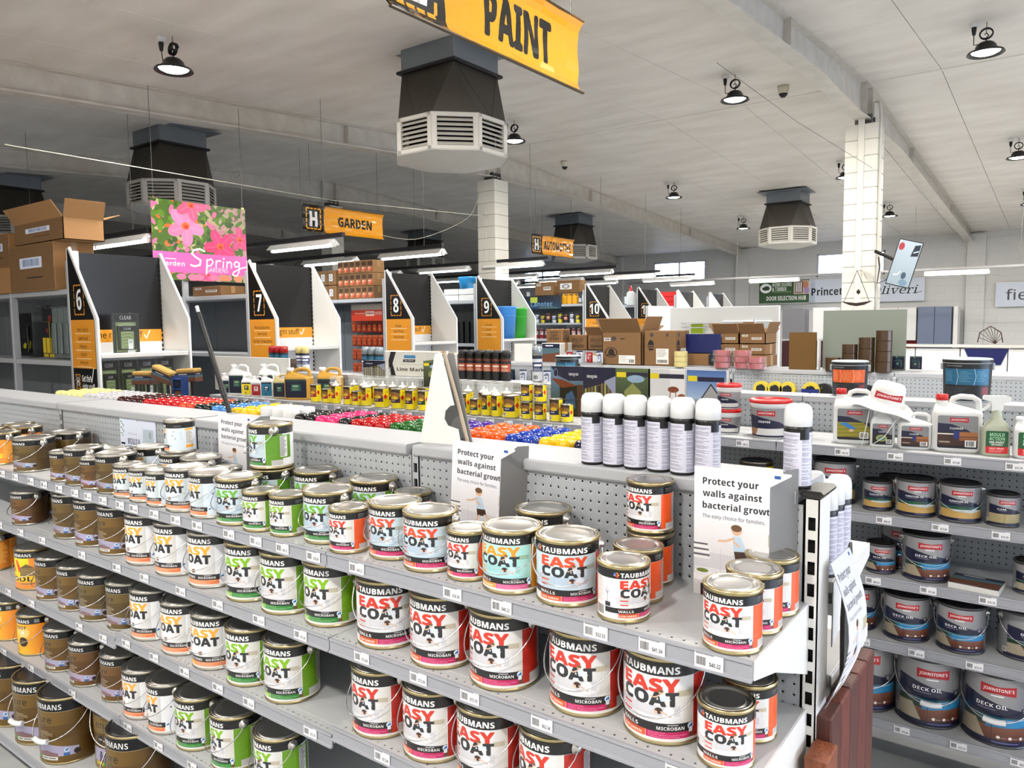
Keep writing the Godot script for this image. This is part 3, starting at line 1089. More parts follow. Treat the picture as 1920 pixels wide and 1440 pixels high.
func carton_print(kind: int) -> ImageTexture:
	var c = Cv.new(256, 256, Color(0.46, 0.34, 0.21))
	var r = RandomNumberGenerator.new()
	r.seed = 50 + kind
	var k = Color(0.12, 0.09, 0.07)
	if kind == 0:      # round badge and a big white sheet
		c.ell(58, 160, 42, 42, k)
		c.ell(58, 160, 36, 36, Color(0.46, 0.34, 0.21))
		c.poly([[36, 168], [44, 136], [62, 128], [76, 142], [82, 172], [60, 184]], k)
		c.rect(30, 176, 56, 10, k)
		c.rect(110, 182, 108, 68, Color(0.87, 0.86, 0.84))
		c.scribble(118, 190, 60, 5, 10, 3, Color(0.4, 0.4, 0.4), r)
		c.bars(178, 214, 34, 28, r)
		c.rect(10, 40, 44, 26, Color(0.86, 0.85, 0.85))
		c.bars(14, 44, 36, 18, r)
		c.ell(76, 46, 18, 18, k.lightened(0.15))
		c.rect(120, 44, 30, 8, k)
	elif kind == 1:
		c.poly([[30, 80], [50, 60], [74, 76], [82, 104], [24, 106]], k)
		c.rect(24, 112, 58, 9, k)
		c.rect(34, 128, 40, 16, k)
		c.rect(100, 130, 108, 116, Color(0.87, 0.86, 0.84))
		c.scribble(108, 138, 90, 6, 10, 4, Color(0.35, 0.35, 0.35), r)
		c.bars(108, 214, 90, 24, r)
		c.ell(60, 26, 16, 16, k.lightened(0.15))
		c.ell(196, 26, 12, 14, k.lightened(0.15))
	elif kind == 2:
		c.text("BELLEY", 40, 50, 176, 46, k, true, "Droid Serif")
		c.rect(50, 110, 150, 8, k)
		c.rect(90, 140, 80, 6, k)
		c.rect(40, 170, 176, 50, k)
		c.bars(46, 174, 164, 42, r, Color(0.46, 0.34, 0.21))
	elif kind == 3:
		c.text("QUICK", 60, 30, 130, 56, k)
		c.text("GRIP", 70, 96, 110, 54, k)
		c.text("SPRAY", 40, 160, 176, 62, k)
	elif kind == 4:    # plain with one white label
		c.rect(120, 90, 104, 66, Color(0.85, 0.84, 0.82))
		c.bars(128, 98, 88, 40, r)
		c.rect(20, 20, 60, 50, Color(0.85, 0.84, 0.82))
		c.bars(26, 28, 48, 30, r)
	elif kind == 5:    # rows of small boxes, orange window
		c.rect(30, 20, 196, 90, Color(0.27, 0.18, 0.11))
		c.rect(26, 132, 204, 100, Color(0.78, 0.42, 0.28))
		c.rect(40, 146, 80, 26, Color(0.88, 0.80, 0.76))
		c.poly([[120, 232], [230, 160], [230, 232]], Color(0.68, 0.18, 0.12))
	elif kind == 6:
		c.rect(40, 60, 130, 130, Color(0.86, 0.86, 0.86))
		c.ell(104, 126, 44, 50, Color(0.5, 0.5, 0.52))
		c.ell(104, 126, 24, 30, Color(0.8, 0.8, 0.8))
	elif kind == 7:
		c.rect(60, 70, 130, 60, Color(0.83, 0.86, 0.92))
		c.bars(78, 78, 96, 40, r, Color(0.3, 0.38, 0.6))
		c.rect(100, 180, 90, 6, k)
	c.speck(0.06, r, 900)
	return c.done()

func picture(kind: int) -> ImageTexture:
	var c = Cv.new(320, 256, Color(0.2, 0.25, 0.3))
	var r = RandomNumberGenerator.new()
	r.seed = 70 + kind
	var navy = Color(0.06, 0.07, 0.20)
	if kind == 0:      # dark deck roof picture under a navy swoosh
		c.vgrad(0, 0, 320, 256, Color(0.42, 0.55, 0.72), Color(0.12, 0.18, 0.12))
		c.poly([[90, 100], [260, 92], [260, 256], [90, 256]], Color(0.04, 0.045, 0.06))
		c.poly([[150, 140], [210, 120], [240, 160], [240, 210], [130, 210]], Color(0.20, 0.34, 0.50))
		c.rect(262, 90, 50, 166, Color(0.30, 0.16, 0.09))
		c.poly([[0, 60], [110, 66], [260, 96], [110, 108]], Color(0.45, 0.20, 0.10))
		c.poly([[0, 0], [320, 0], [320, 70], [180, 72], [60, 44]], navy)
		c.text("intergrain", 180, 30, 90, 20, PAPER)
		c.ell(50, 34, 22, 22, Color(0.6, 0.62, 0.7))
		c.ell(50, 34, 19, 19, navy)
	elif kind == 1:    # timber screen
		c.rect(0, 0, 320, 256, Color(0.24, 0.20, 0.15))
		for i in 9:
			c.rect(20 + i * 32, 60, 16, 196, Color(0.48, 0.40, 0.28) if i % 3 else Color(0.60, 0.62, 0.35))
		c.rect(150, 90, 26, 166, Color(0.10, 0.07, 0.06))
		c.poly([[0, 0], [320, 0], [320, 50], [160, 84], [0, 110]], navy)
		c.poly([[320, 40], [320, 140], [210, 66]], Color(0.55, 0.58, 0.68))
		c.text("intergrain", 40, 36, 100, 22, PAPER)
	elif kind == 2:    # garden hut
		c.vgrad(0, 0, 320, 256, Color(0.35, 0.42, 0.25), Color(0.08, 0.10, 0.08))
		c.poly([[80, 110], [160, 70], [240, 110], [230, 140], [90, 140]], Color(0.52, 0.54, 0.30))
		c.rect(150, 60, 20, 8, Color(0.7, 0.7, 0.6))
		c.rect(90, 140, 140, 70, Color(0.14, 0.15, 0.12))
		c.rect(10, 20, 90, 24, Color(0.88, 0.80, 0.10))
		c.rect(100, 20, 200, 20, Color(0.12, 0.12, 0.2))
		c.ell(190, 50, 80, 18, Color(0.55, 0.66, 0.76))
	elif kind == 3:    # stools
		c.rect(0, 0, 320, 256, Color(0.80, 0.80, 0.80))
		c.rect(190, 0, 130, 256, Color(0.86, 0.86, 0.86))
		c.rect(10, 20, 84, 24, Color(0.88, 0.80, 0.10))
		c.rect(96, 22, 216, 20, Color(0.12, 0.12, 0.2))
		c.ell(220, 92, 48, 14, Color(0.48, 0.24, 0.12))
		c.line([[196, 98], [170, 256]], 8, Color(0.55, 0.30, 0.22))
		c.line([[240, 98], [252, 256]], 8, Color(0.55, 0.30, 0.22))
		c.ell(292, 130, 40, 20, Color(0.55, 0.30, 0.12))
		c.line([[280, 140], [270, 256]], 7, Color(0.55, 0.35, 0.25))
	elif kind == 4:    # gable house against the sky
		c.vgrad(0, 0, 320, 140, Color(0.28, 0.42, 0.66), Color(0.66, 0.74, 0.84))
		c.poly([[120, 130], [200, 66], [290, 130], [290, 200], [120, 200]], Color(0.62, 0.62, 0.62))
		c.line([[110, 136], [200, 62], [296, 134]], 7, Color(0.10, 0.10, 0.12))
		c.rect(0, 130, 120, 66, Color(0.52, 0.53, 0.55))
		c.rect(0, 196, 320, 60, Color(0.13, 0.13, 0.14))
		c.rect(10, 26, 76, 24, Color(0.88, 0.80, 0.10))
		c.rect(90, 30, 216, 20, navy)
	elif kind == 5:    # hose board, orange with words
		c.rect(0, 0, 320, 256, Color(0.72, 0.20, 0.10))
		c.rect(0, 0, 320, 90, Color(0.75, 0.72, 0.66))
		c.text("Practical", 40, 126, 100, 30, Color(0.95, 0.75, 0.65))
		c.rect(150, 110, 90, 70, Color(0.85, 0.75, 0.70))
		c.text("claber", 158, 124, 74, 34, Color(0.55, 0.18, 0.12))
		c.text("HERE", 248, 118, 70, 46, Color(0.9, 0.75, 0.7))
	elif kind == 6:    # blue brand board
		c.vgrad(0, 0, 320, 256, Color(0.03, 0.05, 0.12), Color(0.06, 0.22, 0.34))
		c.rect(70, 20, 60, 110, Color(0.65, 0.70, 0.25))
		c.text("Lanotec", 76, 110, 176, 96, Color(0.42, 0.56, 0.70))
		c.rect(140, 224, 150, 14, Color(0.35, 0.5, 0.35))
	elif kind == 7:    # sprayer hang pack
		c.rect(0, 0, 320, 256, Color(0.16, 0.18, 0.14))
		c.rect(20, 10, 280, 40, Color(0.10, 0.10, 0.10))
		c.text("CLEAR", 90, 18, 140, 24, Color(0.6, 0.6, 0.6))
		c.rect(40, 60, 240, 190, Color(0.46, 0.52, 0.36))
		for i in 5:
			c.ell(160, 86 + i * 34, 104 - i * 5, 20, Color(0.54, 0.60, 0.44))
			c.ell(160, 92 + i * 34, 100 - i * 5, 16, Color(0.42, 0.48, 0.33))
		c.rect(170, 150, 90, 106, Color(0.78, 0.80, 0.80))
		c.rect(182, 160, 64, 30, Color(0.6, 0.66, 0.64))
	elif kind == 8:    # paver box
		c.rect(0, 0, 320, 256, Color(0.08, 0.10, 0.22))
		c.rect(0, 60, 320, 196, Color(0.30, 0.40, 0.44))
		c.poly([[0, 150], [320, 120], [320, 256], [0, 256]], Color(0.40, 0.24, 0.16))
		c.rect(60, 20, 140, 16, PAPER)
	elif kind == 9:    # flower shop style door banner
		c.rect(0, 0, 320, 256, Color(0.16, 0.30, 0.14))
		c.ell(44, 86, 38, 54, PAPER)
		c.poly([[20, 80], [36, 70], [44, 58], [52, 66], [58, 58], [70, 82], [66, 104], [44, 112], [24, 104]], Color(0.16, 0.26, 0.16))
		c.text("HUME DOORS", 86, 28, 124, 42, PAPER)
		c.text("& TIMBER", 86, 78, 92, 42, PAPER)
		c.rect(84, 128, 124, 5, Color(0.6, 0.7, 0.5))
		c.rect(224, 10, 96, 150, Color(0.74, 0.66, 0.58))
		c.rect(234, 20, 46, 128, Color(0.24, 0.14, 0.10))
		for i in 3:
			c.rect(239 + i * 13, 28, 8, 112, Color(0.88, 0.88, 0.88))
		c.ell(296, 60, 18, 40, Color(0.72, 0.46, 0.36))
		c.ell(304, 120, 16, 36, Color(0.62, 0.50, 0.70))
		c.text("DOOR SELECTION HUB", 50, 178, 250, 46, PAPER)
	elif kind == 10:   # phone advert screen
		c.rect(0, 0, 320, 256, Color(0.62, 0.68, 0.72))
		c.vgrad(0, 0, 320, 256, Color(0.66, 0.71, 0.76), Color(0.56, 0.62, 0.66))
		c.ell(50, 36, 40, 22, Color(0.62, 0.20, 0.24))
		c.poly([[230, 20], [310, 10], [310, 76], [210, 84]], Color(0.10, 0.13, 0.17))
		c.line([[240, 60], [300, 48]], 8, Color(0.7, 0.76, 0.8))
		c.line([[60, 200], [110, 196], [140, 176]], 8, PAPER)
		c.ell(200, 196, 34, 20, Color(0.22, 0.30, 0.38))
		c.ell(220, 236, 60, 18, Color(0.42, 0.52, 0.60))
	elif kind == 11:   # line marking carton
		c.rect(0, 0, 320, 256, Color(0.88, 0.88, 0.86))
		c.poly([[36, 0], [70, 0], [46, 128], [66, 256], [36, 256], [16, 128]], Color(0.13, 0.13, 0.15))
		c.rect(120, 34, 70, 34, Color(0.28, 0.55, 0.76))
		c.poly([[116, 78], [190, 78], [186, 108], [112, 108]], Color(0.06, 0.06, 0.08))
		c.text("Dy-Mark", 124, 84, 56, 18, PAPER)
		c.text("Line Marking", 74, 166, 220, 50, Color(0.10, 0.10, 0.11))
		c.rect(100, 130, 160, 3, Color(0.6, 0.6, 0.6))
	elif kind == 12:   # tool card, black above yellow
		c.rect(0, 0, 320, 256, Color(0.03, 0.035, 0.05))
		c.rect(0, 130, 320, 126, Color(0.80, 0.70, 0.08))
		c.rect(180, 50, 90, 36, Color(0.50, 0.12, 0.12))
		c.rect(140, 90, 30, 166, Color(0.15, 0.14, 0.10))
	elif kind == 13:   # pump sprayer card
		c.rect(0, 0, 320, 256, Color(0.02, 0.025, 0.035))
		c.ell(70, 180, 50, 76, Color(0.45, 0.46, 0.52))
		c.rect(50, 90, 36, 40, Color(0.4, 0.4, 0.46))
		c.rect(190, 60, 80, 50, Color(0.12, 0.15, 0.17))
		c.poly([[190, 190], [240, 160], [290, 170], [270, 220], [200, 214]], Color(0.70, 0.68, 0.05))
	elif kind == 14:   # door hub colour photo
		c.rect(0, 0, 320, 256, Color(0.85, 0.72, 0.20))
		c.rect(50, 30, 170, 226, Color(0.55, 0.30, 0.12))
		c.rect(80, 60, 110, 90, Color(0.80, 0.48, 0.20))
		c.rect(80, 166, 110, 80, Color(0.78, 0.40, 0.18))
		c.rect(240, 20, 60, 236, Color(0.25, 0.18, 0.1))
	elif kind == 15:   # red hose hang pack
		c.rect(0, 0, 320, 256, Color(0.62, 0.20, 0.10))
		c.rect(0, 0, 320, 50, Color(0.75, 0.35, 0.15))
		c.ell(170, 160, 70, 40, Color(0.72, 0.52, 0.14), 0.6)
		c.ell(190, 150, 36, 20, Color(0.35, 0.42, 0.24), 0.9)
	return c.done()

func tin_label(kind: int) -> ImageTexture:
	# small varnish tins: yellow with a coloured panel
	var y = Color(0.90, 0.82, 0.08)
	var c = Cv.new(512, 220, y)
	var r = RandomNumberGenerator.new()
	r.seed = 90 + kind
	var band = [Color(0.60, 0.10, 0.10), Color(0.22, 0.06, 0.16), Color(0.05, 0.20, 0.16), Color(0.07, 0.09, 0.30)][kind]
	c.rect(170, 0, 140, 110, Color(0.20, 0.14, 0.08))
	c.poly([[170, 40], [240, 20], [310, 46], [310, 100], [170, 104]], Color(0.52, 0.36, 0.16))
	c.ell(240, 84, 34, 14, Color(0.80, 0.55, 0.12))
	c.rect(170, 92, 140, 64, band)
	c.ell(240, 100, 50, 16, Color(0.84, 0.70, 0.15))
	c.text("clear", 196, 122, 60, 16, PAPER)
	c.rect(176, 168, 40, 40, PAPER)
	c.bars(180, 172, 32, 32, r)
	c.poly([[340, 60], [366, 96], [340, 132], [314, 96]], Color(0.80, 0.12, 0.10))
	c.scribble(330, 20, 80, 4, 9, 3, Color(0.3, 0.28, 0.05), r)
	return c.done()

func small_label(a: Color, b: Color, d: Color) -> ImageTexture:
	var c = Cv.new(256, 160, a)
	var r = RandomNumberGenerator.new()
	r.seed = int(a.r * 900 + b.g * 300)
	c.rect(70, 40, 120, 60, b)
	c.rect(90, 52, 70, 14, d)
	c.scribble(84, 76, 90, 3, 8, 3, d, r)
	c.rect(0, 0, 256, 18, b.darkened(0.3))
	c.bars(84, 124, 40, 24, r)
	return c.done()

func pail_label(main: Color) -> ImageTexture:
	var c = Cv.new(1024, 300, Color(0.05, 0.06, 0.08))
	var r = RandomNumberGenerator.new()
	r.seed = 97
	c.rect(330, 40, 360, 130, main)
	for i in 2:
		c.line([[440 + i * 120, 40], [452 + i * 120, 104], [440 + i * 120, 170]], 4, main.lightened(0.6))
	for i in 3:
		c.scribble(345 + i * 116, 60, 84, 7, 13, 5, main.lightened(0.35), r)
	c.scribble(350, 190, 200, 5, 15, 6, Color(0.28, 0.30, 0.34), r)
	c.rect(620, 190, 70, 60, Color(0.45, 0.12, 0.12))
	c.scribble(350, 12, 160, 1, 10, 10, Color(0.5, 0.5, 0.52), r)
	return c.done()

func noise_tex(sd: int, freq: float, a: Color, b: Color, size := 512, as_normal := false, oct := 4) -> NoiseTexture2D:
	var nz := FastNoiseLite.new()
	nz.seed = sd
	nz.frequency = freq
	nz.fractal_octaves = oct
	var t := NoiseTexture2D.new()
	t.noise = nz
	t.width = size
	t.height = size
	t.seamless = true
	if as_normal:
		t.as_normal_map = true
		t.bump_strength = 6.0
	else:
		var g := Gradient.new()
		g.set_color(0, a)
		g.set_color(1, b)
		t.color_ramp = g
	return t

func peg_tex(hole: float, dimple: bool) -> Array:
	# one hole of a pegboard: its cut-out, and the pressed rim round it as relief
	var s = 64
	var im := Image.create(s, s, false, Image.FORMAT_RGBA8)
	var bump := Image.create(s, s, false, Image.FORMAT_RGBA8)
	for y in s:
		for x in s:
			var d = Vector2(x - 31.5, y - 31.5).length() / s
			im.set_pixel(x, y, Color(1, 1, 1, 0.0 if d < hole else 1.0))
			var k = clampf((d - hole) / 0.14, 0, 1)
			var hh = 1.0 if not dimple else k * k * (3 - 2 * k)
			bump.set_pixel(x, y, Color(hh, hh, hh))
	bump.bump_map_to_normal_map(3.0)
	return [ImageTexture.create_from_image(im), ImageTexture.create_from_image(bump)]

func make_textures():
	var red = Color(0.80, 0.20, 0.13)
	var pink = Color(0.74, 0.10, 0.36)
	var org = Color(0.86, 0.33, 0.14)
	var grn = Color(0.50, 0.72, 0.08)
	var wt = Color(1, 1, 1)
	var blu = Color(0.86, 0.95, 1.0)
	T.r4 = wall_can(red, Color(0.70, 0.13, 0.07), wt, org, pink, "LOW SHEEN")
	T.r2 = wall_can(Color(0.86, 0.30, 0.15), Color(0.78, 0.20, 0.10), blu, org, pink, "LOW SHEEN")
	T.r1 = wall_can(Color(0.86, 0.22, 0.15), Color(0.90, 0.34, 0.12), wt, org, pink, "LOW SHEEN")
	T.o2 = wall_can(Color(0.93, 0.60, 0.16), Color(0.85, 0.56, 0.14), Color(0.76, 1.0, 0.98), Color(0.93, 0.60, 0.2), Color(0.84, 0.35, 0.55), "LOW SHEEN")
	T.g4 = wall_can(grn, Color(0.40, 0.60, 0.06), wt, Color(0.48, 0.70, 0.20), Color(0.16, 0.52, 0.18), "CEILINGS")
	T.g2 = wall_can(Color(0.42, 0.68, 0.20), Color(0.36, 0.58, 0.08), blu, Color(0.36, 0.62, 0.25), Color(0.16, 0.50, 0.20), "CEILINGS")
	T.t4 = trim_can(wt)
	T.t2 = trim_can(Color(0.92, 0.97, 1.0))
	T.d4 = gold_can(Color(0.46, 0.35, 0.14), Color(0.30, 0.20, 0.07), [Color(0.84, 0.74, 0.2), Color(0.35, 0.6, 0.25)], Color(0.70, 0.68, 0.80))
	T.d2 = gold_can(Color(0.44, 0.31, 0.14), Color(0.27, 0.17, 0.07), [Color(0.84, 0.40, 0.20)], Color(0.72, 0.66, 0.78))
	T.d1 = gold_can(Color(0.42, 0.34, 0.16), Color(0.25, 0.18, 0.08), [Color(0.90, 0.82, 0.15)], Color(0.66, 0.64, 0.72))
	T.s4 = sun_can()
	T.w4 = wool_can()
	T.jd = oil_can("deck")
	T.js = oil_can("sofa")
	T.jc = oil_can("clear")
	for i in 4:
		T["jug%d" % i] = jug_label(i)
	T.tub = tub_label()
	T.spray = spray_label()
	T.card = card_front(false)
	T.card2 = card_front(true)
	T.mould = mould_card()
	T.tickets = tickets()
	T.aisle = []
	T.aisle.append(aisle_card("6", ["Pest Control", "Lawn Food", "Poisons", "Sprayers", "Potting Mix"], true))
	T.aisle.append(aisle_card("7", ["Pet Accessories", "Pond Pumps", "Garden Ornamental"], false))
	T.aisle.append(aisle_card("8", ["Hoses", "Hose Fittings", "Hose Storage"], false))
	T.aisle.append(aisle_card("9", ["Shovels", "Spades", "Forks"], false))
	T.aisle.append(aisle_card("10", ["Car Wash", "Polish", "Oils"], false))
	T.aisle.append(aisle_card("11", ["Fasteners", "Screws", "Nails"], false))
	T.endback = back_card()
	T.paint = hang_sign("PAINT")
	T.garden = hang_sign("GARDEN")
	T.auto = hang_sign("AUTOMOTIVE")
	T.spring = spring_banner()
	for i in 8:
		T["carton%d" % i] = carton_print(i)
	for i in 16:
		T["pic%d" % i] = picture(i)
	for i in 4:
		T["tin%d" % i] = tin_label(i)
	T.pailblue = pail_label(Color(0.06, 0.36, 0.50))
	T.pailorange = pail_label(Color(0.82, 0.36, 0.12))
	T.sl_a = small_label(Color(0.80, 0.82, 0.86), Color(0.10, 0.16, 0.36), PAPER)
	T.sl_b = small_label(Color(0.10, 0.11, 0.13), Color(0.66, 0.30, 0.18), Color(0.9, 0.85, 0.8))
	T.sl_c = small_label(Color(0.12, 0.42, 0.55), Color(0.10, 0.22, 0.34), PAPER)
	T.sl_d = small_label(Color(0.62, 0.08, 0.10), Color(0.85, 0.80, 0.80), Color(0.5, 0.1, 0.1))
	T.sl_e = small_label(Color(0.05, 0.06, 0.16), Color(0.10, 0.30, 0.30), Color(0.6, 0.7, 0.5))
	T.sl_f = small_label(Color(0.88, 0.80, 0.12), Color(0.20, 0.14, 0.10), Color(0.9, 0.85, 0.6))
	var p = peg_tex(0.11, true)
	T.peg = p[0]
	T.pegn = p[1]
	T.grime = noise_tex(3, 0.006, Color(0.90, 0.89, 0.88), Color(1, 1, 1), 1024)
	T.wood = noise_tex(5, 0.02, Color(0.74, 0.66, 0.64), Color(1.12, 1.0, 0.98), 512)
	T.floor = noise_tex(6, 0.01, Color(0.82, 0.82, 0.82), Color(1, 1, 1), 512)
	T.fine = noise_tex(8, 0.08, Color(0.5, 0.5, 0.5), Color(1, 1, 1), 256, true)

func make_materials():
	M.tin = mat(Color(0.72, 0.70, 0.66), 0.28, 1.0)
	M.lid = mat(Color(0.78, 0.77, 0.75), 0.30, 1.0)
	M.gold = mat(Color(0.72, 0.66, 0.50), 0.3, 1.0)
	M.wire = mat(Color(0.80, 0.80, 0.82), 0.25, 1.0)
	M.blacklid = mat(Color(0.03, 0.03, 0.033), 0.35)
	M.rack = mat(Color(0.66, 0.67, 0.69), 0.45)
	M.deck = mat(Color(0.70, 0.71, 0.72), 0.38)
	M.strip = mat(Color(0.60, 0.61, 0.64), 0.3)
	M.lip = mat(Color(0.82, 0.83, 0.86), 0.25)
	M.dark = mat(Color(0.05, 0.05, 0.055), 0.6)
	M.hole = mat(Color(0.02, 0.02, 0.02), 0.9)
	M.white = mat(Color(0.86, 0.86, 0.85), 0.4)
	M.whitegloss = mat(Color(0.86, 0.87, 0.88), 0.15)
	M.cream = mat(Color(0.82, 0.80, 0.74), 0.5)
	M.ticket = tmat(T.tickets, 0.5)
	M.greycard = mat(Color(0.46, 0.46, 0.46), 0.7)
	M.carton = mat(Color(0.62, 0.46, 0.29), 0.85)
	M.carton2 = mat(Color(0.50, 0.37, 0.23), 0.85)
	M.hdpe = mat(Color(0.84, 0.85, 0.85), 0.3)
	M.hdpe.subsurf_scatter_enabled = true
	M.hdpe.subsurf_scatter_strength = 0.15
	M.redcap = mat(Color(0.72, 0.06, 0.06), 0.3)
	M.peg = mat(Color(0.63, 0.65, 0.67), 0.45)
	M.peg.albedo_texture = T.peg
	M.peg.transparency = BaseMaterial3D.TRANSPARENCY_ALPHA_SCISSOR
	M.peg.alpha_scissor_threshold = 0.5
	M.peg.normal_enabled = true
	M.peg.normal_texture = T.pegn
	M.clear = StandardMaterial3D.new()
	M.clear.albedo_color = Color(0.95, 0.97, 0.98, 0.12)
	M.clear.transparency = BaseMaterial3D.TRANSPARENCY_ALPHA
	M.clear.roughness = 0.08
	M.glass = StandardMaterial3D.new()
	M.glass.albedo_color = Color(0.95, 0.98, 1.0, 0.06)
	M.glass.transparency = BaseMaterial3D.TRANSPARENCY_ALPHA
	M.glass.roughness = 0.02
	M.black = mat(Color(0.025, 0.025, 0.028), 0.35)
	M.orange = mat(Color(0.90, 0.62, 0.16), 0.4)
	M.steel = mat(Color(0.45, 0.45, 0.44), 0.45, 0.7)
	for k in ["r4", "r2", "r1", "o2", "g4", "g2", "t4", "t2", "d4", "d2", "d1", "s4", "w4", "jd", "js", "jc"]:
		M[k] = tmat(T[k], 0.32)
		M[k].clearcoat_enabled = true
		M[k].clearcoat = 0.3
		M[k].clearcoat_roughness = 0.12
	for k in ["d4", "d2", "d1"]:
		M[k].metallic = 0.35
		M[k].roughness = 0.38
	M.spray = tmat(T.spray, 0.3)
	for i in 8:
		M["cprint%d" % i] = tmat(T["carton%d" % i], 0.85)
	for i in 16:
		M["pic%d" % i] = tmat(T["pic%d" % i], 0.35)
	for k in ["sl_a", "sl_b", "sl_c", "sl_d", "sl_e", "sl_f", "tin0", "tin1", "tin2", "tin3", "pailblue", "pailorange", "tub", "jug0", "jug1", "jug2", "jug3", "card", "card2", "mould"]:
		M[k] = tmat(T[k], 0.4)

# ---------- the hall ----------
const RIDGE := Vector2(-10.6, 4.90)   # z, y of the ceiling's ridge
const SLOPE := 0.061

func ceil_y(z: float) -> float:
	return RIDGE.y - SLOPE * absf(z - RIDGE.x)

func room():
	var fl = mat(Color(0.74, 0.75, 0.75), 0.32)
	fl.albedo_texture = T.floor
	fl.uv1_triplanar = true
	fl.uv1_world_triplanar = true
	fl.uv1_scale = Vector3.ONE * 0.4
	struct("floor", bx(Vector3(44, 0.2, 30)), fl, Vector3(-10, -0.1, -10.2))
	var cl = mat(Color(0.92, 0.90, 0.87), 0.42)
	cl.albedo_texture = T.grime
	cl.uv1_triplanar = true
	cl.uv1_world_triplanar = true
	cl.uv1_scale = Vector3(0.11, 0.11, 0.3)
	# ceiling: sheets 1.2 m wide laid down both slopes
	var c = sroot("ceiling")
	for side in [-1, 1]:
		var z1 = -23.4 if side < 0 else 3.0
		var ang = atan(SLOPE) * side
		var l = absf(z1 - RIDGE.x) / cos(ang)
		var sheet = bxs(Vector3(1.194, 0.08, l), 0.002)
		var x = -31.4
		while x < 11.6:
			part(c, "ceiling_sheet", sheet, cl, Vector3(x + 0.6, (RIDGE.y + ceil_y(z1)) / 2 + 0.04, (z1 + RIDGE.x) / 2), Vector3(ang, 0, 0))
			x += 1.2
	part(c, "ridge_strip", bx(Vector3(43, 0.012, 0.05), 0.003), cl, Vector3(-10, RIDGE.y - 0.004, RIDGE.x))
	part(c, "roof_deck", B.new().prism([Vector2(-23.5, ceil_y(-23.5) + 0.1), Vector2(RIDGE.x, RIDGE.y + 0.1), Vector2(3.0, ceil_y(3.0) + 0.1), Vector2(3.0, 5.3), Vector2(-23.5, 5.3)], -11.8, 31.8).mesh(), cl, Vector3(0, 0, 0), Vector3(0, -PI / 2, 0))
	var wall = mat(Color(0.80, 0.80, 0.79), 0.6)
	wall.normal_enabled = true
	wall.normal_texture = blockwork()
	wall.uv1_triplanar = true
	wall.uv1_world_triplanar = true
	wall.uv1_scale = Vector3(1.25, 1.25, 1.25)
	wall.normal_scale = 0.7
	# far wall with its three high windows
	var wins = [[-16.44, -14.8, 3.24, 3.84], [-11.2, -9.4, 3.22, 3.86], [-6.05, -4.25, 3.16, 3.82]]
	var w = sroot("wall_far")
	var xs = [-31.5]
	for q in wins:
		xs.append(q[0])
		xs.append(q[1])
	xs.append(11.5)
	for i in xs.size() - 1:
		var a = xs[i]
		var b = xs[i + 1]
		if i % 2 == 0:
			part(w, "wall_bay", bx(Vector3(b - a, 4.6, 0.3)), wall, Vector3((a + b) / 2, 2.3, -23.15))
		else:
			var q = wins[(i - 1) / 2]
			part(w, "wall_below_window", bx(Vector3(b - a, q[2], 0.3)), wall, Vector3((a + b) / 2, q[2] / 2, -23.15))
			part(w, "wall_above_window", bx(Vector3(b - a, 4.6 - q[3], 0.3)), wall, Vector3((a + b) / 2, (4.6 + q[3]) / 2, -23.15))
	for i in 3:
		window(wins[i][0], wins[i][1], wins[i][2], wins[i][3])
	struct("wall_near", bx(Vector3(43, 4.6, 0.3)), wall, Vector3(-10, 2.3, 2.75))
	struct("wall_left", bx(Vector3(0.3, 4.6, 27)), wall, Vector3(-31.3, 2.3, -10.2))
	# the shop front on the +x side: a wall with a wide glazed opening
	var rw = sroot("wall_right")
	part(rw, "wall_bay", bx(Vector3(0.3, 4.6, 12.4)), wall, Vector3(11.3, 2.3, -17.2))
	part(rw, "wall_bay", bx(Vector3(0.3, 4.6, 2.4)), wall, Vector3(11.3, 2.3, 1.6))
	part(rw, "wall_above_door", bx(Vector3(0.3, 1.5, 11.6)), wall, Vector3(11.3, 3.85, -5.2))
	var d = sroot("door_1")
	for i in 5:
		part(d, "door_frame", bxs(Vector3(0.08, 3.1, 0.07), 0.01), M.steel, Vector3(11.3, 1.55, -11.0 + i * 2.9))
	for i in 4:
		part(d, "pane", bxs(Vector3(0.012, 3.0, 2.8)), M.glass, Vector3(11.3, 1.55, -9.55 + i * 2.9))
	struct("trim_1", bx(Vector3(30, 0.03, 24)), cm(Color(0.52, 0.52, 0.5), 0.9), Vector3(26.6, -0.12, -5))
	# pilasters on the far wall below the rafters
	for x in [-18.5, -12.5, -8.2, -2.1, 3.7]:
		struct("trim_2", bx(Vector3(0.42, 4.1, 0.12), 0.006), wall, Vector3(x, 2.05, -22.95))
	var paint = mat(Color(0.84, 0.82, 0.78), 0.45)
	paint.albedo_texture = T.grime
	paint.uv1_triplanar = true
	paint.uv1_scale = Vector3.ONE * 0.5
	for x in [3.75, -2.27, -8.25, -12.55, -18.5, -24.5]:
		rafter(x, paint)
	pillar(Vector3(-2.27, 0, -10.77), 0.39, 1)
	pillar(Vector3(-8.25, 0, -10.64), 0.385, 2)
	pillar(Vector3(-12.55, 0, -10.7), 0.33, 3)
	pillar(Vector3(3.75, 0, -10.7), 0.39, 4)

func blockwork() -> ImageTexture:
	# running bond of 400 x 200 blocks on a sheet 0.8 m square
	var im := Image.create(256, 256, false, Image.FORMAT_RGBA8)
	im.fill(Color.WHITE)
	for r in 4:
		im.fill_rect(Rect2i(0, r * 64, 256, 3), Color(0.5, 0.5, 0.5))
		for k in 2:
			im.fill_rect(Rect2i(k * 128 + (64 if r % 2 else 0), r * 64, 3, 64), Color(0.6, 0.6, 0.6))
	im.bump_map_to_normal_map(2.5)
	return ImageTexture.create_from_image(im)

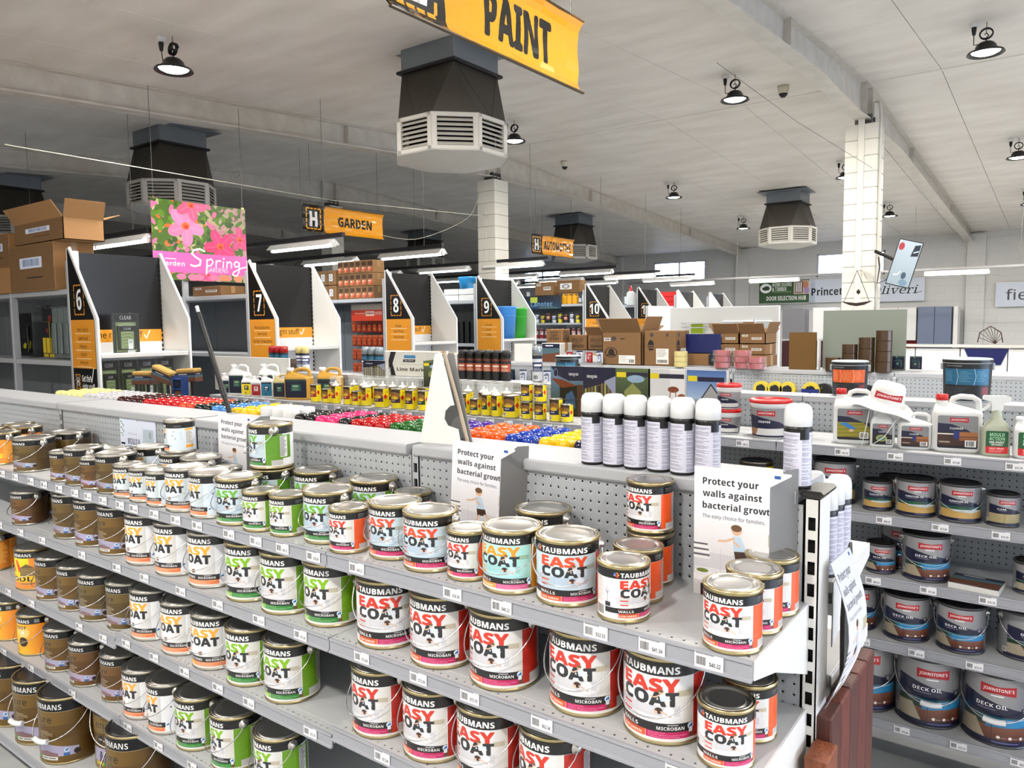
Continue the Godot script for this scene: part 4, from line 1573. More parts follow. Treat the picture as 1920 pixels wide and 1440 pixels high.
func window(a: float, b: float, y0: float, y1: float):
	var n = sroot("window_1" if a < -14 else ("window_2" if a < -8 else "window_3"), Vector3((a + b) / 2, (y0 + y1) / 2, -23.05))
	var al = cm(Color(0.75, 0.77, 0.80), 0.35)
	var hw = (b - a) / 2
	var hh = (y1 - y0) / 2
	for s in [-1, 1]:
		part(n, "window_frame", bx(Vector3(hw * 2, 0.05, 0.09), 0.006), al, Vector3(0, s * (hh - 0.025), 0))
		part(n, "window_frame", bx(Vector3(0.05, hh * 2, 0.09), 0.006), al, Vector3(s * (hw - 0.025), 0, 0))
		part(n, "pane", bx(Vector3(hw - 0.06, hh * 2 - 0.1, 0.008)), M.glass, Vector3(s * hw / 2, 0, 0))
	part(n, "mullion", bx(Vector3(0.05, hh * 2 - 0.1, 0.08), 0.006), al)

func rafter(x: float, m: Material):
	# a steel I-section that follows both slopes and deepens into a haunch over the pillar
	var n = sroot("beam", Vector3(x, 0, 0))
	for side in [-1, 1]:
		var z1 = -23.0 if side < 0 else 2.6
		var zh = RIDGE.x + side * 2.2
		var pr = []      # z, depth under the ceiling
		pr.append([RIDGE.x, 0.44])
		pr.append([RIDGE.x + side * 0.45, 0.44])
		pr.append([zh, 0.30])
		pr.append([z1, 0.25])
		var web = B.new()
		var low = B.new()
		for i in pr.size() - 1:
			var za = pr[i][0]
			var zb = pr[i + 1][0]
			var ta = ceil_y(za) - 0.002
			var tb = ceil_y(zb) - 0.002
			var ba = ta - pr[i][1]
			var bb = tb - pr[i + 1][1]
			for s in [-1.0, 1.0]:
				web.poly([Vector3(s * 0.012, ba, za), Vector3(s * 0.012, bb, zb), Vector3(s * 0.012, tb, zb), Vector3(s * 0.012, ta, za)], Vector3(s, 0, 0))
			for q in [[0.0, 0.018, low]]:
				var h = q[1]
				for s in [-1.0, 1.0]:
					low.flat([Vector3(s * 0.09, ba, za), Vector3(s * 0.09, bb, zb), Vector3(s * 0.09, bb + h, zb), Vector3(s * 0.09, ba + h, za)], [], Vector3(0, (ba + bb + h) / 2, (za + zb) / 2))
				low.poly([Vector3(-0.09, ba, za), Vector3(0.09, ba, za), Vector3(0.09, bb, zb), Vector3(-0.09, bb, zb)], Vector3.DOWN)
				low.poly([Vector3(-0.09, ba + h, za), Vector3(0.09, ba + h, za), Vector3(0.09, bb + h, zb), Vector3(-0.09, bb + h, zb)], Vector3.UP)
			# top flange
			var tf = 0.016
			low.poly([Vector3(-0.09, ta - tf, za), Vector3(0.09, ta - tf, za), Vector3(0.09, tb - tf, zb), Vector3(-0.09, tb - tf, zb)], Vector3.DOWN)
			for s in [-1.0, 1.0]:
				low.poly([Vector3(s * 0.09, ta - tf, za), Vector3(s * 0.09, ta, za), Vector3(s * 0.09, tb, zb), Vector3(s * 0.09, tb - tf, zb)], Vector3(s, 0, 0))
		part(n, "web", web.mesh(), m)
		part(n, "flange", low.mesh(), m)
		for k in [3.3, 8.4]:
			var z = RIDGE.x + side * k
			if absf(z - RIDGE.x) < absf(z1 - RIDGE.x):
				part(n, "stiffener", bxs(Vector3(0.17, 0.23, 0.012)), m, Vector3(0, ceil_y(z) - 0.135, z))
		part(n, "stiffener", bxs(Vector3(0.175, 0.42, 0.014)), m, Vector3(0, ceil_y(RIDGE.x) - 0.225, RIDGE.x + side * 0.16))

func pillar(at: Vector3, s: float, k: int):
	# a pier of painted concrete blocks, each course with a joint, under a steel stub column
	var n = sroot("pillar", at)
	var pm = mat(Color(0.87, 0.86, 0.82), 0.5)
	var pm2 = mat(Color(0.85, 0.84, 0.80), 0.5)
	var full = bxs(Vector3(s, 0.193, s), 0.006)
	var half = bxs(Vector3(s / 2 - 0.003, 0.193, s), 0.005)
	part(n, "mortar_core", bx(Vector3(s - 0.016, 4.36, s - 0.016)), cm(Color(0.66, 0.65, 0.62), 0.9), Vector3(0, 2.18, 0))
	for i in 22:
		var y = i * 0.2 + 0.1
		if i % 2 == 0 or k == 1:
			part(n, "block", full, pm if i % 3 else pm2, Vector3(0, y, 0))
		else:
			for q in [-1, 1]:
				part(n, "block", half, pm if (i + q) % 3 else pm2, Vector3(q * s / 4, y, 0))
	part(n, "steel_stub", B.new().box(Vector3(0, 4.45, 0), Vector3(0.2, 0.16, 0.012)).box(Vector3(0, 4.45, 0), Vector3(0.012, 0.16, 0.2)).box(Vector3(0, 4.45, 0.1), Vector3(0.2, 0.16, 0.014)).box(Vector3(0, 4.45, -0.1), Vector3(0.2, 0.16, 0.014)).mesh(), M.steel)
	if k == 1:
		part(n, "conduit", B.new().tube([Vector3(0.21, 1.2, 0.12), Vector3(0.21, 4.5, 0.12), Vector3(0.19, 4.66, 0.1), Vector3(0.12, 4.68, 0.05), Vector3(0.10, 4.5, 0.02)], 0.018, 8).mesh(), pm2)
		part(n, "conduit", B.new().box(Vector3(0.0, 2.9, 0.2), Vector3(0.075, 3.2, 0.03), 0.006).mesh(), pm)

# ---------- lamps ----------
func highbay_mesh() -> Dictionary:
	var d = {}
	d.dish = B.new().lathe([[0.06, 0.0], [0.155, -0.012], [0.165, -0.03], [0.16, -0.034], [0.13, -0.012], [0.10, 0.012], [0.085, 0.05], [0.06, 0.075], [0.0, 0.08]], 28, true).mesh()
	d.lens = B.new().lathe([[0.0, -0.034], [0.09, -0.03], [0.122, -0.014], [0.122, -0.006], [0.0, -0.004]], 24, true).mesh()
	d.hook = B.new().tube([Vector3(0, 0.08, 0), Vector3(0, 0.12, 0), Vector3(0.02, 0.14, 0), Vector3(0, 0.165, 0), Vector3(-0.015, 0.15, 0)], 0.006, 6).mesh()
	var coil = []
	for i in 60:
		var a = i * TAU / 20
		coil.append(Vector3(cos(a) * 0.055, 0.16 + sin(a) * 0.05, -0.02 + i * 0.0006))
	d.coil = B.new().tube(coil, 0.007, 6).mesh()
	d.plug = B.new().lathe([[0.0, 0.0], [0.014, 0.0], [0.022, 0.05], [0.022, 0.08], [0.0, 0.08]], 12).mesh()
	d.outlet = bx(Vector3(0.07, 0.05, 0.07), 0.008)
	return d

func lamps():
	var d = highbay_mesh()
	var lensm = glow(Color(1.0, 0.985, 0.95), 14.0)
	var k = 0
	var names = {"-6.5-3.8": "over the garden banner", "-6.5-8.9": "behind the biggest duct hood", "-6.5-14.25": "third along the row behind the biggest duct hood", "-6.5-18.2": "last of the row ending by the far wall", "-3.3-8.9": "beside the dome camera", "-3.3-14.25": "half hidden by the block pier", "-3.3-18.2": "past the block pier, above the advert screen", "-0.8-8.9": "on the bay beyond the steel rafter", "-0.8-14.25": "cut by the picture edge beside the far steel rafter"}
	for x in [-6.5, -3.3, -0.8, 2.4, 6.2]:
		for z in [-18.2, -14.25, -8.9, -3.8, 0.9]:
			var y = ceil_y(z) - 0.27
			var key = str(x) + str(z)
			var lab = "black disc LED high bay lamp, %s" % names[key] if names.has(key) else "black disc LED high bay lamp outside the picture, lamp %s along row %s" % [ORD[[-18.2, -14.25, -8.9, -3.8, 0.9].find(z)], ORD[[-6.5, -3.3, -0.8, 2.4, 6.2].find(x)]]
			var h = thing("high_bay_lamp", lab, "lamp", Vector3(x, y, z), 0.0, "LED high bay lamps")
			part(h, "dish", d.dish, M.black)
			part(h, "lens", d.lens, lensm)
			part(h, "hook", d.hook, M.black)
			part(h, "cable_coil", d.coil, M.black)
			part(h, "chain", B.new().tube([Vector3(0, 0.16, 0), Vector3(0, 0.27, 0)], 0.004, 5).mesh(), M.steel)
			part(h, "outlet", d.outlet, M.white, Vector3(-0.1, 0.25, 0.05))
			part(h, "plug", d.plug, M.black, Vector3(-0.1, 0.15, 0.05))
			part(h, "cable", B.new().tube([Vector3(-0.1, 0.15, 0.05), Vector3(-0.1, 0.06, 0.04), Vector3(-0.04, 0.07, 0.0)], 0.005, 6).mesh(), M.black)
			var l := AreaLight3D.new()
			l.name = "high_bay_light_%03d" % k
			l.area_size = Vector2(0.22, 0.22)
			l.light_energy = LAMP
			l.light_color = Color(1.0, 0.975, 0.94)
			l.shadow_enabled = true
			l.position = Vector3(x, y - 0.045, z)
			l.rotation = Vector3(-PI / 2, 0, 0)
			add_child(l, true)
			k += 1
	# fluorescent battens on rails over the aisles
	var tube_m = glow(Color(0.97, 0.99, 1.0), 6.0)
	var t = 0
	var where = ["over the tall cartons", "over the first numbered aisle end", "over the pink banner side", "over the stacked orange cartons", "beside the white block pier", "over the navy brand board", "over the tenth aisle end", "over the eleventh aisle end", "along the far rail"]
	for r in [[-4.45, [-11.3, -10.05, -8.85], -8.25], [-6.14, [-11.6, -9.7, -7.78], -7.0], [-7.9, [-11.4, -9.35, -7.6], -7.0], [-10.5, [-11.0, -9.3, -7.72], -7.0], [-13.1, [-11.4, -9.6, -7.85], -7.15], [-14.9, [-11.4, -9.6, -7.83], -7.1], [-16.5, [-11.4, -9.6, -7.7], -7.0]]:
		var z = r[0]
		var rail = tag(put(MeshInstance3D.new(), "lighting_rail", self), "dark metal lighting rail %s" % where[t], "rail", "rails of the aisle lights")
		rail.mesh = B.new().box(Vector3((r[2] - 13.5) / 2, 3.0, z), Vector3(r[2] + 13.5, 0.05, 0.05), 0.004).mesh()
		rail.material_override = cm(Color(0.13, 0.13, 0.14), 0.5)
		var j = 0
		for x in r[1]:
			batten(Vector3(x, 2.97, z), tube_m, "white fluorescent batten, %s from the near end of its rail, %s" % [["third", "second", "first"][j], where[t]], k)
			k += 1
			j += 1
		for x in [r[2] - 0.35, r[2] - 3.0]:
			hanger(Vector3(x, 3.025, z), "thin rod holding the lighting rail %s, %s of its two" % [where[t], "nearer" if x > r[2] - 1 else "farther"])
		t += 1
	var far = tag(put(MeshInstance3D.new(), "lighting_rail", self), "long pale lighting rail running past the white block pier", "rail", "rails of the aisle lights")
	far.mesh = B.new().box(Vector3(-3.0, 3.0, -18.9), Vector3(14.0, 0.05, 0.05), 0.004).mesh()
	far.material_override = cm(Color(0.5, 0.5, 0.5), 0.5)
	var j2 = 0
	for x in [-8.1, -5.97, -2.09, 1.4]:
		batten(Vector3(x, 2.97, -18.9), tube_m, "white fluorescent batten on the long pale rail, %s from the aisle side" % ORD[j2], k)
		k += 1
		j2 += 1
	j2 = 0
	for x in [-6.9, -2.9, -0.95]:
		hanger(Vector3(x, 3.025, -18.9), "thin rod holding the long pale lighting rail, %s from the aisle side" % ORD[j2])
		j2 += 1

func hanger(at: Vector3, lab: String):
	var o = tag(put(MeshInstance3D.new(), "hanging_rod", self), lab, "rod", "rods of the lighting rails")
	o.mesh = B.new().tube([at, Vector3(at.x, ceil_y(at.z) - 0.004, at.z)], 0.0028, 5).mesh()
	o.material_override = M.steel

func batten(at: Vector3, tube_m: Material, lab: String, k: int):
	var h = thing("batten_light", lab, "light", at, 0.0, "fluorescent battens")
	part(h, "housing", B.new().prism([Vector2(-0.09, -0.075), Vector2(-0.03, -0.01), Vector2(0.03, -0.01), Vector2(0.09, -0.075), Vector2(0.084, -0.08), Vector2(0.0, -0.03), Vector2(-0.084, -0.08)], -0.6, 0.6).mesh(), M.white, Vector3.ZERO, Vector3(0, PI / 2, 0))
	part(h, "tube", B.new().tube([Vector3(-0.58, -0.085, 0), Vector3(0.58, -0.085, 0)], 0.02, 10).mesh(), tube_m)
	for s in [-1, 1]:
		part(h, "lampholder", bxs(Vector3(0.03, 0.06, 0.05), 0.004), M.white, Vector3(s * 0.595, -0.075, 0))
	var l := AreaLight3D.new()
	l.name = "batten_lamp_%03d" % k
	l.area_size = Vector2(1.14, 0.05)
	l.light_energy = TUBE
	l.light_color = Color(0.96, 0.985, 1.0)
	l.shadow_enabled = true
	l.position = at + Vector3(0, -0.11, 0)
	l.rotation = Vector3(-PI / 2, 0, 0)
	add_child(l, true)

# ---------- ducts, signs, wires ----------
func duct_hood(at: Vector3, lab: String):
	var o = thing("duct_diffuser", lab, "air duct", at, 0.0, "evaporative cooling outlets")
	var zinc = cm(Color(0.50, 0.53, 0.56), 0.4, 0.6)
	var dk = cm(Color(0.25, 0.235, 0.21), 0.55, 0.35)
	var wh = cm(Color(0.74, 0.73, 0.70), 0.5)
	part(o, "ceiling_plate", bx(Vector3(0.98, 0.012, 0.98), 0.003), zinc, Vector3(0, -0.01, 0))
	part(o, "collar", bx(Vector3(0.68, 0.22, 0.68), 0.006), zinc, Vector3(0, -0.12, 0))
	part(o, "collar_rim", bx(Vector3(0.75, 0.03, 0.75), 0.008), cm(Color(0.16, 0.16, 0.17), 0.5, 0.5), Vector3(0, -0.24, 0))
	var hood = B.new()
	var R = 0.56
	var oc = []
	for i in 8:
		var a = deg_to_rad(22.5 + i * 45)
		oc.append(Vector3(cos(a) * R, -0.74, sin(a) * R))
	var sq = []
	for i in 4:
		var a = deg_to_rad(45 + i * 90)
		sq.append(Vector3(cos(a) * 0.47, -0.25, sin(a) * 0.47))
	for i in 4:
		# corner i lies between octagon points 2i and 2i+1
		hood.flat([sq[i], oc[i * 2], oc[i * 2 + 1]], [], Vector3(0, -0.5, 0))
		var j = (i + 1) % 4
		hood.flat([sq[i], sq[j], oc[(i * 2 + 2) % 8], oc[i * 2 + 1]], [], Vector3(0, -0.5, 0))
		# folded creases on the sheet metal
		hood.tube([sq[i].lerp(sq[j], 0.03), (oc[(i * 2 + 2) % 8] + oc[i * 2 + 1]) / 2 * 1.0], 0.004, 4)
		hood.tube([sq[i].lerp(sq[j], 0.97), (oc[(i * 2 + 2) % 8] + oc[i * 2 + 1]) / 2 * 1.0], 0.004, 4)
	part(o, "hood", hood.mesh(), dk)
	var side = 2 * R * sin(PI / 8)
	var ap = R * cos(PI / 8)
	var frame = B.new()
	for q in [[0.0, 0.15, side + 0.02, 0.04], [0.0, -0.15, side + 0.02, 0.04]]:
		frame.box(Vector3(q[0], q[1], 0), Vector3(q[2], q[3], 0.03), 0.004)
	for s in [-1, 1]:
		frame.box(Vector3(s * (side / 2 - 0.022), 0, 0), Vector3(0.05, 0.34, 0.03), 0.004)
	var fm = frame.mesh()
	var slat = B.new()
	slat.tf = Transform3D(Basis(Vector3.RIGHT, 0.7), Vector3.ZERO)
	slat.box(Vector3.ZERO, Vector3(side - 0.07, 0.006, 0.045))
	var sm = slat.mesh()
	for i in 8:
		var a = i * PI / 4
		var f = part(o, "louvre", fm, wh, Vector3(sin(a) * ap, -0.90, cos(a) * ap), Vector3(0, a, 0))
		for k in 6:
			part(f, "slat", sm, wh, Vector3(0, -0.11 + k * 0.043, -0.005))
	part(o, "dark_core", B.new().lathe([[0.0, -1.06], [ap - 0.07, -1.06], [ap - 0.07, -0.75], [0.0, -0.75]], 8, false, 0.0, 1.0).mesh(), M.hole, Vector3.ZERO, Vector3(0, PI / 8, 0))
	part(o, "drip_tray", B.new().lathe([[0.0, -1.16], [0.30, -1.13], [R + 0.01, -1.075], [R + 0.01, -1.06], [0.0, -1.06]], 8, false).mesh(), wh, Vector3.ZERO, Vector3(0, PI / 8, 0))

func hung_sign(x: float, z0: float, z1: float, y0: float, y1: float, tx: Texture2D, lab: String):
	var o = thing("hanging_sign", lab, "sign", Vector3(x, y0, (z0 + z1) / 2), PI / 2, "aisle department signs")
	var w = absf(z1 - z0)
	var h = y1 - y0
	# the vinyl sheet bows forward at its upper and lower edges
	var pf = []
	for i in 15:
		var t = i / 14.0
		var bow = 0.0
		if t < 0.14:
			bow = 0.045 * pow((0.14 - t) / 0.14, 1.5)
		elif t > 0.86:
			bow = 0.045 * pow((t - 0.86) / 0.14, 1.5)
		pf.append(Vector2(bow, t * h))
	var sh = B.new()
	var n = 12
	for i in 14:
		for k in n:
			var xa = -w / 2 + w * k / n
			var xb = -w / 2 + w * (k + 1) / n
			var ra = 0.004 * sin(k * 1.9 + i * 0.8)
			var rb = 0.004 * sin((k + 1) * 1.9 + i * 0.8)
			var ra2 = 0.004 * sin(k * 1.9 + (i + 1) * 0.8)
			var rb2 = 0.004 * sin((k + 1) * 1.9 + (i + 1) * 0.8)
			for s in [1.0, -1.0]:
				var off = 0.0 if s > 0 else -0.008
				var pts = [Vector3(xa, pf[i].y, pf[i].x + ra + off), Vector3(xb, pf[i].y, pf[i].x + rb + off), Vector3(xb, pf[i + 1].y, pf[i + 1].x + rb2 + off), Vector3(xa, pf[i + 1].y, pf[i + 1].x + ra2 + off)]
				var nn = (pts[1] - pts[0]).cross(pts[3] - pts[0]).normalized() * s
				var ua = float(k) / n
				var ub = float(k + 1) / n
				sh.poly(pts, nn, [Vector2(ua, 1.0 - i / 14.0), Vector2(ub, 1.0 - i / 14.0), Vector2(ub, 1.0 - (i + 1) / 14.0), Vector2(ua, 1.0 - (i + 1) / 14.0)])
	var m = tmat(tx, 0.16)
	m.clearcoat_enabled = true
	m.clearcoat = 0.6
	m.clearcoat_roughness = 0.08
	part(o, "sheet", sh.mesh(), m)
	for s in [-1, 1]:
		part(o, "edge_rail", bxs(Vector3(w, 0.012, 0.02), 0.003), cm(Color(0.25, 0.2, 0.1), 0.4), Vector3(0, h / 2 + s * (h / 2), 0.036))
		part(o, "wire", B.new().tube([Vector3(s * w * 0.42, h, 0.03), Vector3(s * w * 0.42, ceil_y((z0 + z1) / 2) - y0 - 0.06, 0.03)], 0.003, 5).mesh(), M.steel)

func cable(lab: String, pts: Array, r: float, c: Color):
	var cv := Curve3D.new()
	for i in pts.size():
		var tn = Vector3.ZERO
		if i > 0 and i < pts.size() - 1:
			tn = (pts[i + 1] - pts[i - 1]) / 6
		cv.add_point(pts[i], -tn, tn)
	var o = tag(put(MeshInstance3D.new(), "string", self), lab, "string")
	o.mesh = B.new().tube(Array(cv.tessellate(4)), r, 5).mesh()
	o.material_override = cm(c, 0.7)

func hanging():
	duct_hood(Vector3(-5.05, ceil_y(-5.85), -5.85), "biggest dark sheet metal duct hood with white louvres, hanging near the PAINT sign")
	duct_hood(Vector3(-10.1, ceil_y(-5.8), -5.8), "dark sheet metal duct hood with white louvres above the pink garden banner")
	duct_hood(Vector3(-15.2, ceil_y(-5.75), -5.75), "dark sheet metal duct hood with white louvres above the tall brown cartons")
	duct_hood(Vector3(-4.87, ceil_y(-16.25), -16.25), "pale lit duct hood with louvres beside the white block pier")
	duct_hood(Vector3(-10.1, ceil_y(-16.3), -16.3), "duct hood with louvres partly behind the AUTOMOTIVE sign")
	duct_hood(Vector3(-15.1, ceil_y(-16.26), -16.26), "small dark duct hood far off behind the lighting rails")
	hung_sign(-2.42, -2.38, -3.96, 3.275, 3.68, T.paint, "yellow hanging sign reading PAINT, with a black H panel at one end")
	hung_sign(-9.0, -7.13, -8.71, 3.285, 3.68, T.garden, "orange hanging sign reading GARDEN, with a black H panel at one end")
	hung_sign(-9.0, -12.86, -14.48, 3.35, 3.75, T.auto, "orange hanging sign reading AUTOMOTIVE, with a black H panel at one end")
	# garden banner
	var b = thing("garden_banner", "pink flower photo banner reading Spring GARDENS hanging over the aisle", "banner", Vector3(-8.1, 2.45, -4.98), PI / 2 )
	var bm = tmat(T.spring, 0.3)
	part(b, "print", B.new().box(Vector3(0, 0.44, 0), Vector3(1.17, 0.88, 0.008), 0.001).mesh(), bm)
	for s in [-1, 1]:
		part(b, "clip", bxs(Vector3(0.04, 0.03, 0.02), 0.004), M.gold, Vector3(s * 0.55, 0.885, 0))
		part(b, "wire", B.new().tube([Vector3(s * 0.55, 0.89, 0), Vector3(s * 0.55, ceil_y(-4.98) - 2.49, 0)], 0.003, 5).mesh(), M.steel)
	part(b, "hook", B.new().tube([Vector3(0.55, 0.9, 0), Vector3(0.55, 1.25, 0.0), Vector3(0.53, 1.29, 0), Vector3(0.50, 1.25, 0)], 0.005, 6).mesh(), M.steel)
	cable("pale string running from the near rafter to the white block pier", [Vector3(-7.0, 3.41, -2.61), Vector3(-7.6, 3.5, -6.5), Vector3(-8.2, 3.77, -10.46)], 0.004, Color(0.75, 0.75, 0.68))
	cable("sagging pale string between the GARDEN sign and the block pier", [Vector3(-9.0, 3.36, -8.71), Vector3(-8.75, 3.34, -9.3), Vector3(-8.45, 3.75, -10.2), Vector3(-8.4, 4.27, -10.46)], 0.005, Color(0.72, 0.71, 0.64))
	cable("grey string from the ceiling lamp to the hook on the block pier", [Vector3(-3.3, 4.78, -8.2), Vector3(-2.75, 4.28, -9.5), Vector3(-2.13, 3.83, -10.57)], 0.003, Color(0.45, 0.45, 0.45))
	for q in [[Vector3(-3.05, ceil_y(-9.9), -9.9), "dome camera on the ceiling beside the steel rafter"], [Vector3(-7.5, ceil_y(-11.8), -11.8), "small dome camera on the ceiling beyond the block pier"]]:
		var o = thing("dome_camera", q[1], "camera", q[0])
		part(o, "base", B.new().lathe([[0.055, -0.1], [0.07, -0.04], [0.07, 0.0], [0.0, 0.0]], 20, true).mesh(), M.cream)
		part(o, "dome", B.new().lathe([[0.0, -0.15], [0.03, -0.14], [0.05, -0.115], [0.055, -0.09], [0.0, -0.09]], 20, true).mesh(), M.black)

# ---------- shelving ----------
var ticket_meshes := []

func ticket_mesh(i: int) -> ArrayMesh:
	if ticket_meshes.is_empty():
		for k in 8:
			var b = B.new()
			var u = (k % 2) * 0.5
			var v = (k / 2) * 0.25
			var w = 0.029
			var h = 0.0165
			b.poly([Vector3(-w, -h, 0.0012), Vector3(w, -h, 0.0012), Vector3(w, h, 0.0012), Vector3(-w, h, 0.0012)], Vector3(0, 0, 1), [Vector2(u, v + 0.25), Vector2(u + 0.5, v + 0.25), Vector2(u + 0.5, v), Vector2(u, v)])
			for s in [-1.0, 1.0]:
				b.poly([Vector3(s * w, -h, 0), Vector3(s * w, h, 0), Vector3(s * w, h, 0.0012), Vector3(s * w, -h, 0.0012)], Vector3(s, 0, 0), [Vector2(0.02, 0.02)])
				b.poly([Vector3(-w, s * h, 0), Vector3(w, s * h, 0), Vector3(w, s * h, 0.0012), Vector3(-w, s * h, 0.0012)], Vector3(0, s, 0), [Vector2(0.02, 0.02)])
			ticket_meshes.append(b.mesh())
	return ticket_meshes[i % 8]

func shelf(o: Node, x0: float, x1: float, y: float, zf: float, depth: float, tix := [], fine := true, called := "shelf", dm: Material = null):
	# a steel shelf facing +z: deck, perforated front edge, price strip and its tickets
	var w = x1 - x0
	var xm = (x0 + x1) / 2
	dm = dm if dm else M.deck
	var edge = 0.035 if fine else 0.0
	var b = B.new()
	b.box(Vector3(xm, y - 0.008, zf - edge - (depth - edge) / 2), Vector3(w - 0.003, 0.016, depth - edge), 0.0015)
	b.box(Vector3(xm, y - 0.03, zf - depth / 2), Vector3(w - 0.02, 0.012, depth - 0.02))
	var s = part(o, called, b.mesh(), dm)
	if fine:
		var e = B.new()
		e.poly([Vector3(x0 + 0.0015, y, zf), Vector3(x1 - 0.0015, y, zf), Vector3(x1 - 0.0015, y, zf - edge), Vector3(x0 + 0.0015, y, zf - edge)], Vector3.UP, [Vector2(0, 1), Vector2(round(w / 0.026), 1), Vector2(round(w / 0.026), -0.3), Vector2(0, -0.3)])
		e.poly([Vector3(x0 + 0.0015, y - 0.002, zf), Vector3(x1 - 0.0015, y - 0.002, zf), Vector3(x1 - 0.0015, y - 0.002, zf - edge), Vector3(x0 + 0.0015, y - 0.002, zf - edge)], Vector3.DOWN, [Vector2(0, 1), Vector2(round(w / 0.026), 1), Vector2(round(w / 0.026), -0.3), Vector2(0, -0.3)])
		var em = M.get("pegdeck")
		part(s, "perforated_edge", e.mesh(), em)
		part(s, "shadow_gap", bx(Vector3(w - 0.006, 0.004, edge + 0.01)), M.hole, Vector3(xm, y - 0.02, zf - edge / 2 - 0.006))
	var pr = [Vector2(0, 0.0005), Vector2(0.006, 0.0), Vector2(0.007, -0.006), Vector2(0.003, -0.009), Vector2(0.0035, -0.034), Vector2(0.009, -0.037), Vector2(0.009, -0.041), Vector2(0.0, -0.041)]
	var st = B.new()
	st.tf = Transform3D(Basis(Vector3(0, 0, 1), Vector3(0, 1, 0), Vector3(-1, 0, 0)), Vector3(0, y, zf))
	st.prism(pr, -x1 + 0.002, -x0 - 0.002)
	part(s, "price_strip", st.mesh(), M.strip)
	for q in tix:
		var k = q[1] if q is Array else int(absf(q) * 37) % 8
		var x = q[0] if q is Array else q
		part(s, "price_ticket", ticket_mesh(k), M.ticket, Vector3(x, y - 0.021, zf + 0.0052), Vector3(-0.03, 0, 0))
	return s

func bracket(o: Node, x: float, y: float, zf: float, zb: float):
	# the pressed end of a shelf: shallow at the front, deep at the upright
	var d = zb - zf
	var pl = [Vector2(zf, y), Vector2(zf, y - 0.038), Vector2(zf + d * 0.35, y - 0.07), Vector2(zb, y - 0.165), Vector2(zb, y)]
	var b = B.new()
	b.tf = Transform3D(Basis(Vector3(0, 0, 1), Vector3(0, 1, 0), Vector3(-1, 0, 0)), Vector3.ZERO)
	b.prism(pl, -x - 0.0015, -x + 0.0015)
	part(o, "bracket", b.mesh(), M.white)

func pegboard(o: Node, x0: float, x1: float, y0: float, y1: float, z: float, facing := 1.0, m: Material = null):
	var b = B.new()
	var nx = round((x1 - x0) / 0.0254)
	var ny = round((y1 - y0) / 0.0254)
	for s in [0.0, -0.0015]:
		b.poly([Vector3(x0, y0, z + s * facing), Vector3(x1, y0, z + s * facing), Vector3(x1, y1, z + s * facing), Vector3(x0, y1, z + s * facing)], Vector3(0, 0, facing if s == 0.0 else -facing), [Vector2(0, ny), Vector2(nx, ny), Vector2(nx, 0), Vector2(0, 0)])
	var p = part(o, "pegboard", b.mesh(), m if m else M.peg)
	part(p, "cavity_shade", bx(Vector3(x1 - x0, y1 - y0, 0.004)), M.hole, Vector3((x0 + x1) / 2, (y0 + y1) / 2, z - 0.02 * facing))  # near-black sheet: its colour paints the shade of the cavity behind the holes
	return p

func upright(o: Node, x: float, y1: float, z: float, m: Material, depth := 0.03):
	var b = B.new()
	var ys = []
	var y = 0.06
	while y < y1 - 0.05:
		ys.append([y, y + 0.03])
		y += 0.05
	b.holed(x - 0.016, x + 0.016, 0.0, y1, x - 0.008, x + 0.008, ys, z, 0.003)
	b.box(Vector3(x, y1 / 2, z - depth), Vector3(0.03, y1, 0.004))
	for s in [-1, 1]:
		b.box(Vector3(x + s * 0.0145, y1 / 2, z - depth / 2), Vector3(0.003, y1, depth))
	var u = part(o, "upright", b.mesh(), m)
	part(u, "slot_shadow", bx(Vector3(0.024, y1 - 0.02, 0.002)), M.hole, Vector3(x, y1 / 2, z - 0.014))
	return u

# ---------- paint cans ----------
var can_meshes := {}
const CAN := {"1": [0.056, 0.126], "M": [0.0725, 0.152], "W": [0.083, 0.150], "4": [0.086, 0.189], "P": [0.1175, 0.285]}

func can_parts(k: String) -> Dictionary:
	if can_meshes.has(k):
		return can_meshes[k]
	var r = CAN[k][0]
	var h = CAN[k][1]
	var d = {}
	var seg = 40
	d.body = B.new().lathe([[0.0, 0.004], [r - 0.004, 0.004], [r - 0.002, 0.0], [r + 0.001, 0.002], [r + 0.001, 0.006], [r - 0.0012, 0.008], [r - 0.0012, h - 0.012], [r + 0.0005, h - 0.011], [r + 0.002, h - 0.007], [r + 0.002, h - 0.004], [r, h - 0.002], [r - 0.003, h - 0.002], [r - 0.004, h - 0.008]], seg, true).mesh()
	d.label = B.new().lathe([[r, 0.009], [r, h - 0.0125]], seg).mesh()
	var q = r - 0.0035
	d.lid = B.new().lathe([[q, h - 0.009], [q - 0.001, h - 0.003], [q - 0.004, h - 0.0005], [q - 0.007, h - 0.003], [q - 0.009, h - 0.008], [q - 0.012, h - 0.008], [q - 0.014, h - 0.004], [q - 0.017, h - 0.0035], [q - 0.022, h - 0.005], [0.0, h - 0.005]], seg, true).mesh()
	var yh = h * 0.845
	d.ear = B.new().lathe([[0.0, -0.003], [0.017, -0.002], [0.016, 0.0015], [0.009, 0.003], [0.008, 0.009], [0.005, 0.011], [0.0, 0.011]], 16, true).mesh()
	d.yh = yh
	var path = []
	var drop = h * (0.50 if k != "P" else 0.46)
	for i in 25:
		var a = PI * i / 24
		var rr = r + 0.007 + (0.010 if k != "P" else 0.016) * sin(a)
		path.append(Vector3(-rr * cos(a), yh - drop * pow(sin(a), 0.75), rr * sin(a)))
	d.handle = B.new().tube(path, 0.0016 if k != "P" else 0.0026, 6).mesh()
	if k == "P":
		d.grip = B.new().tube([path[10], path[11], path[12], path[13], path[14]], 0.011, 10).mesh()
	can_meshes[k] = d
	return d

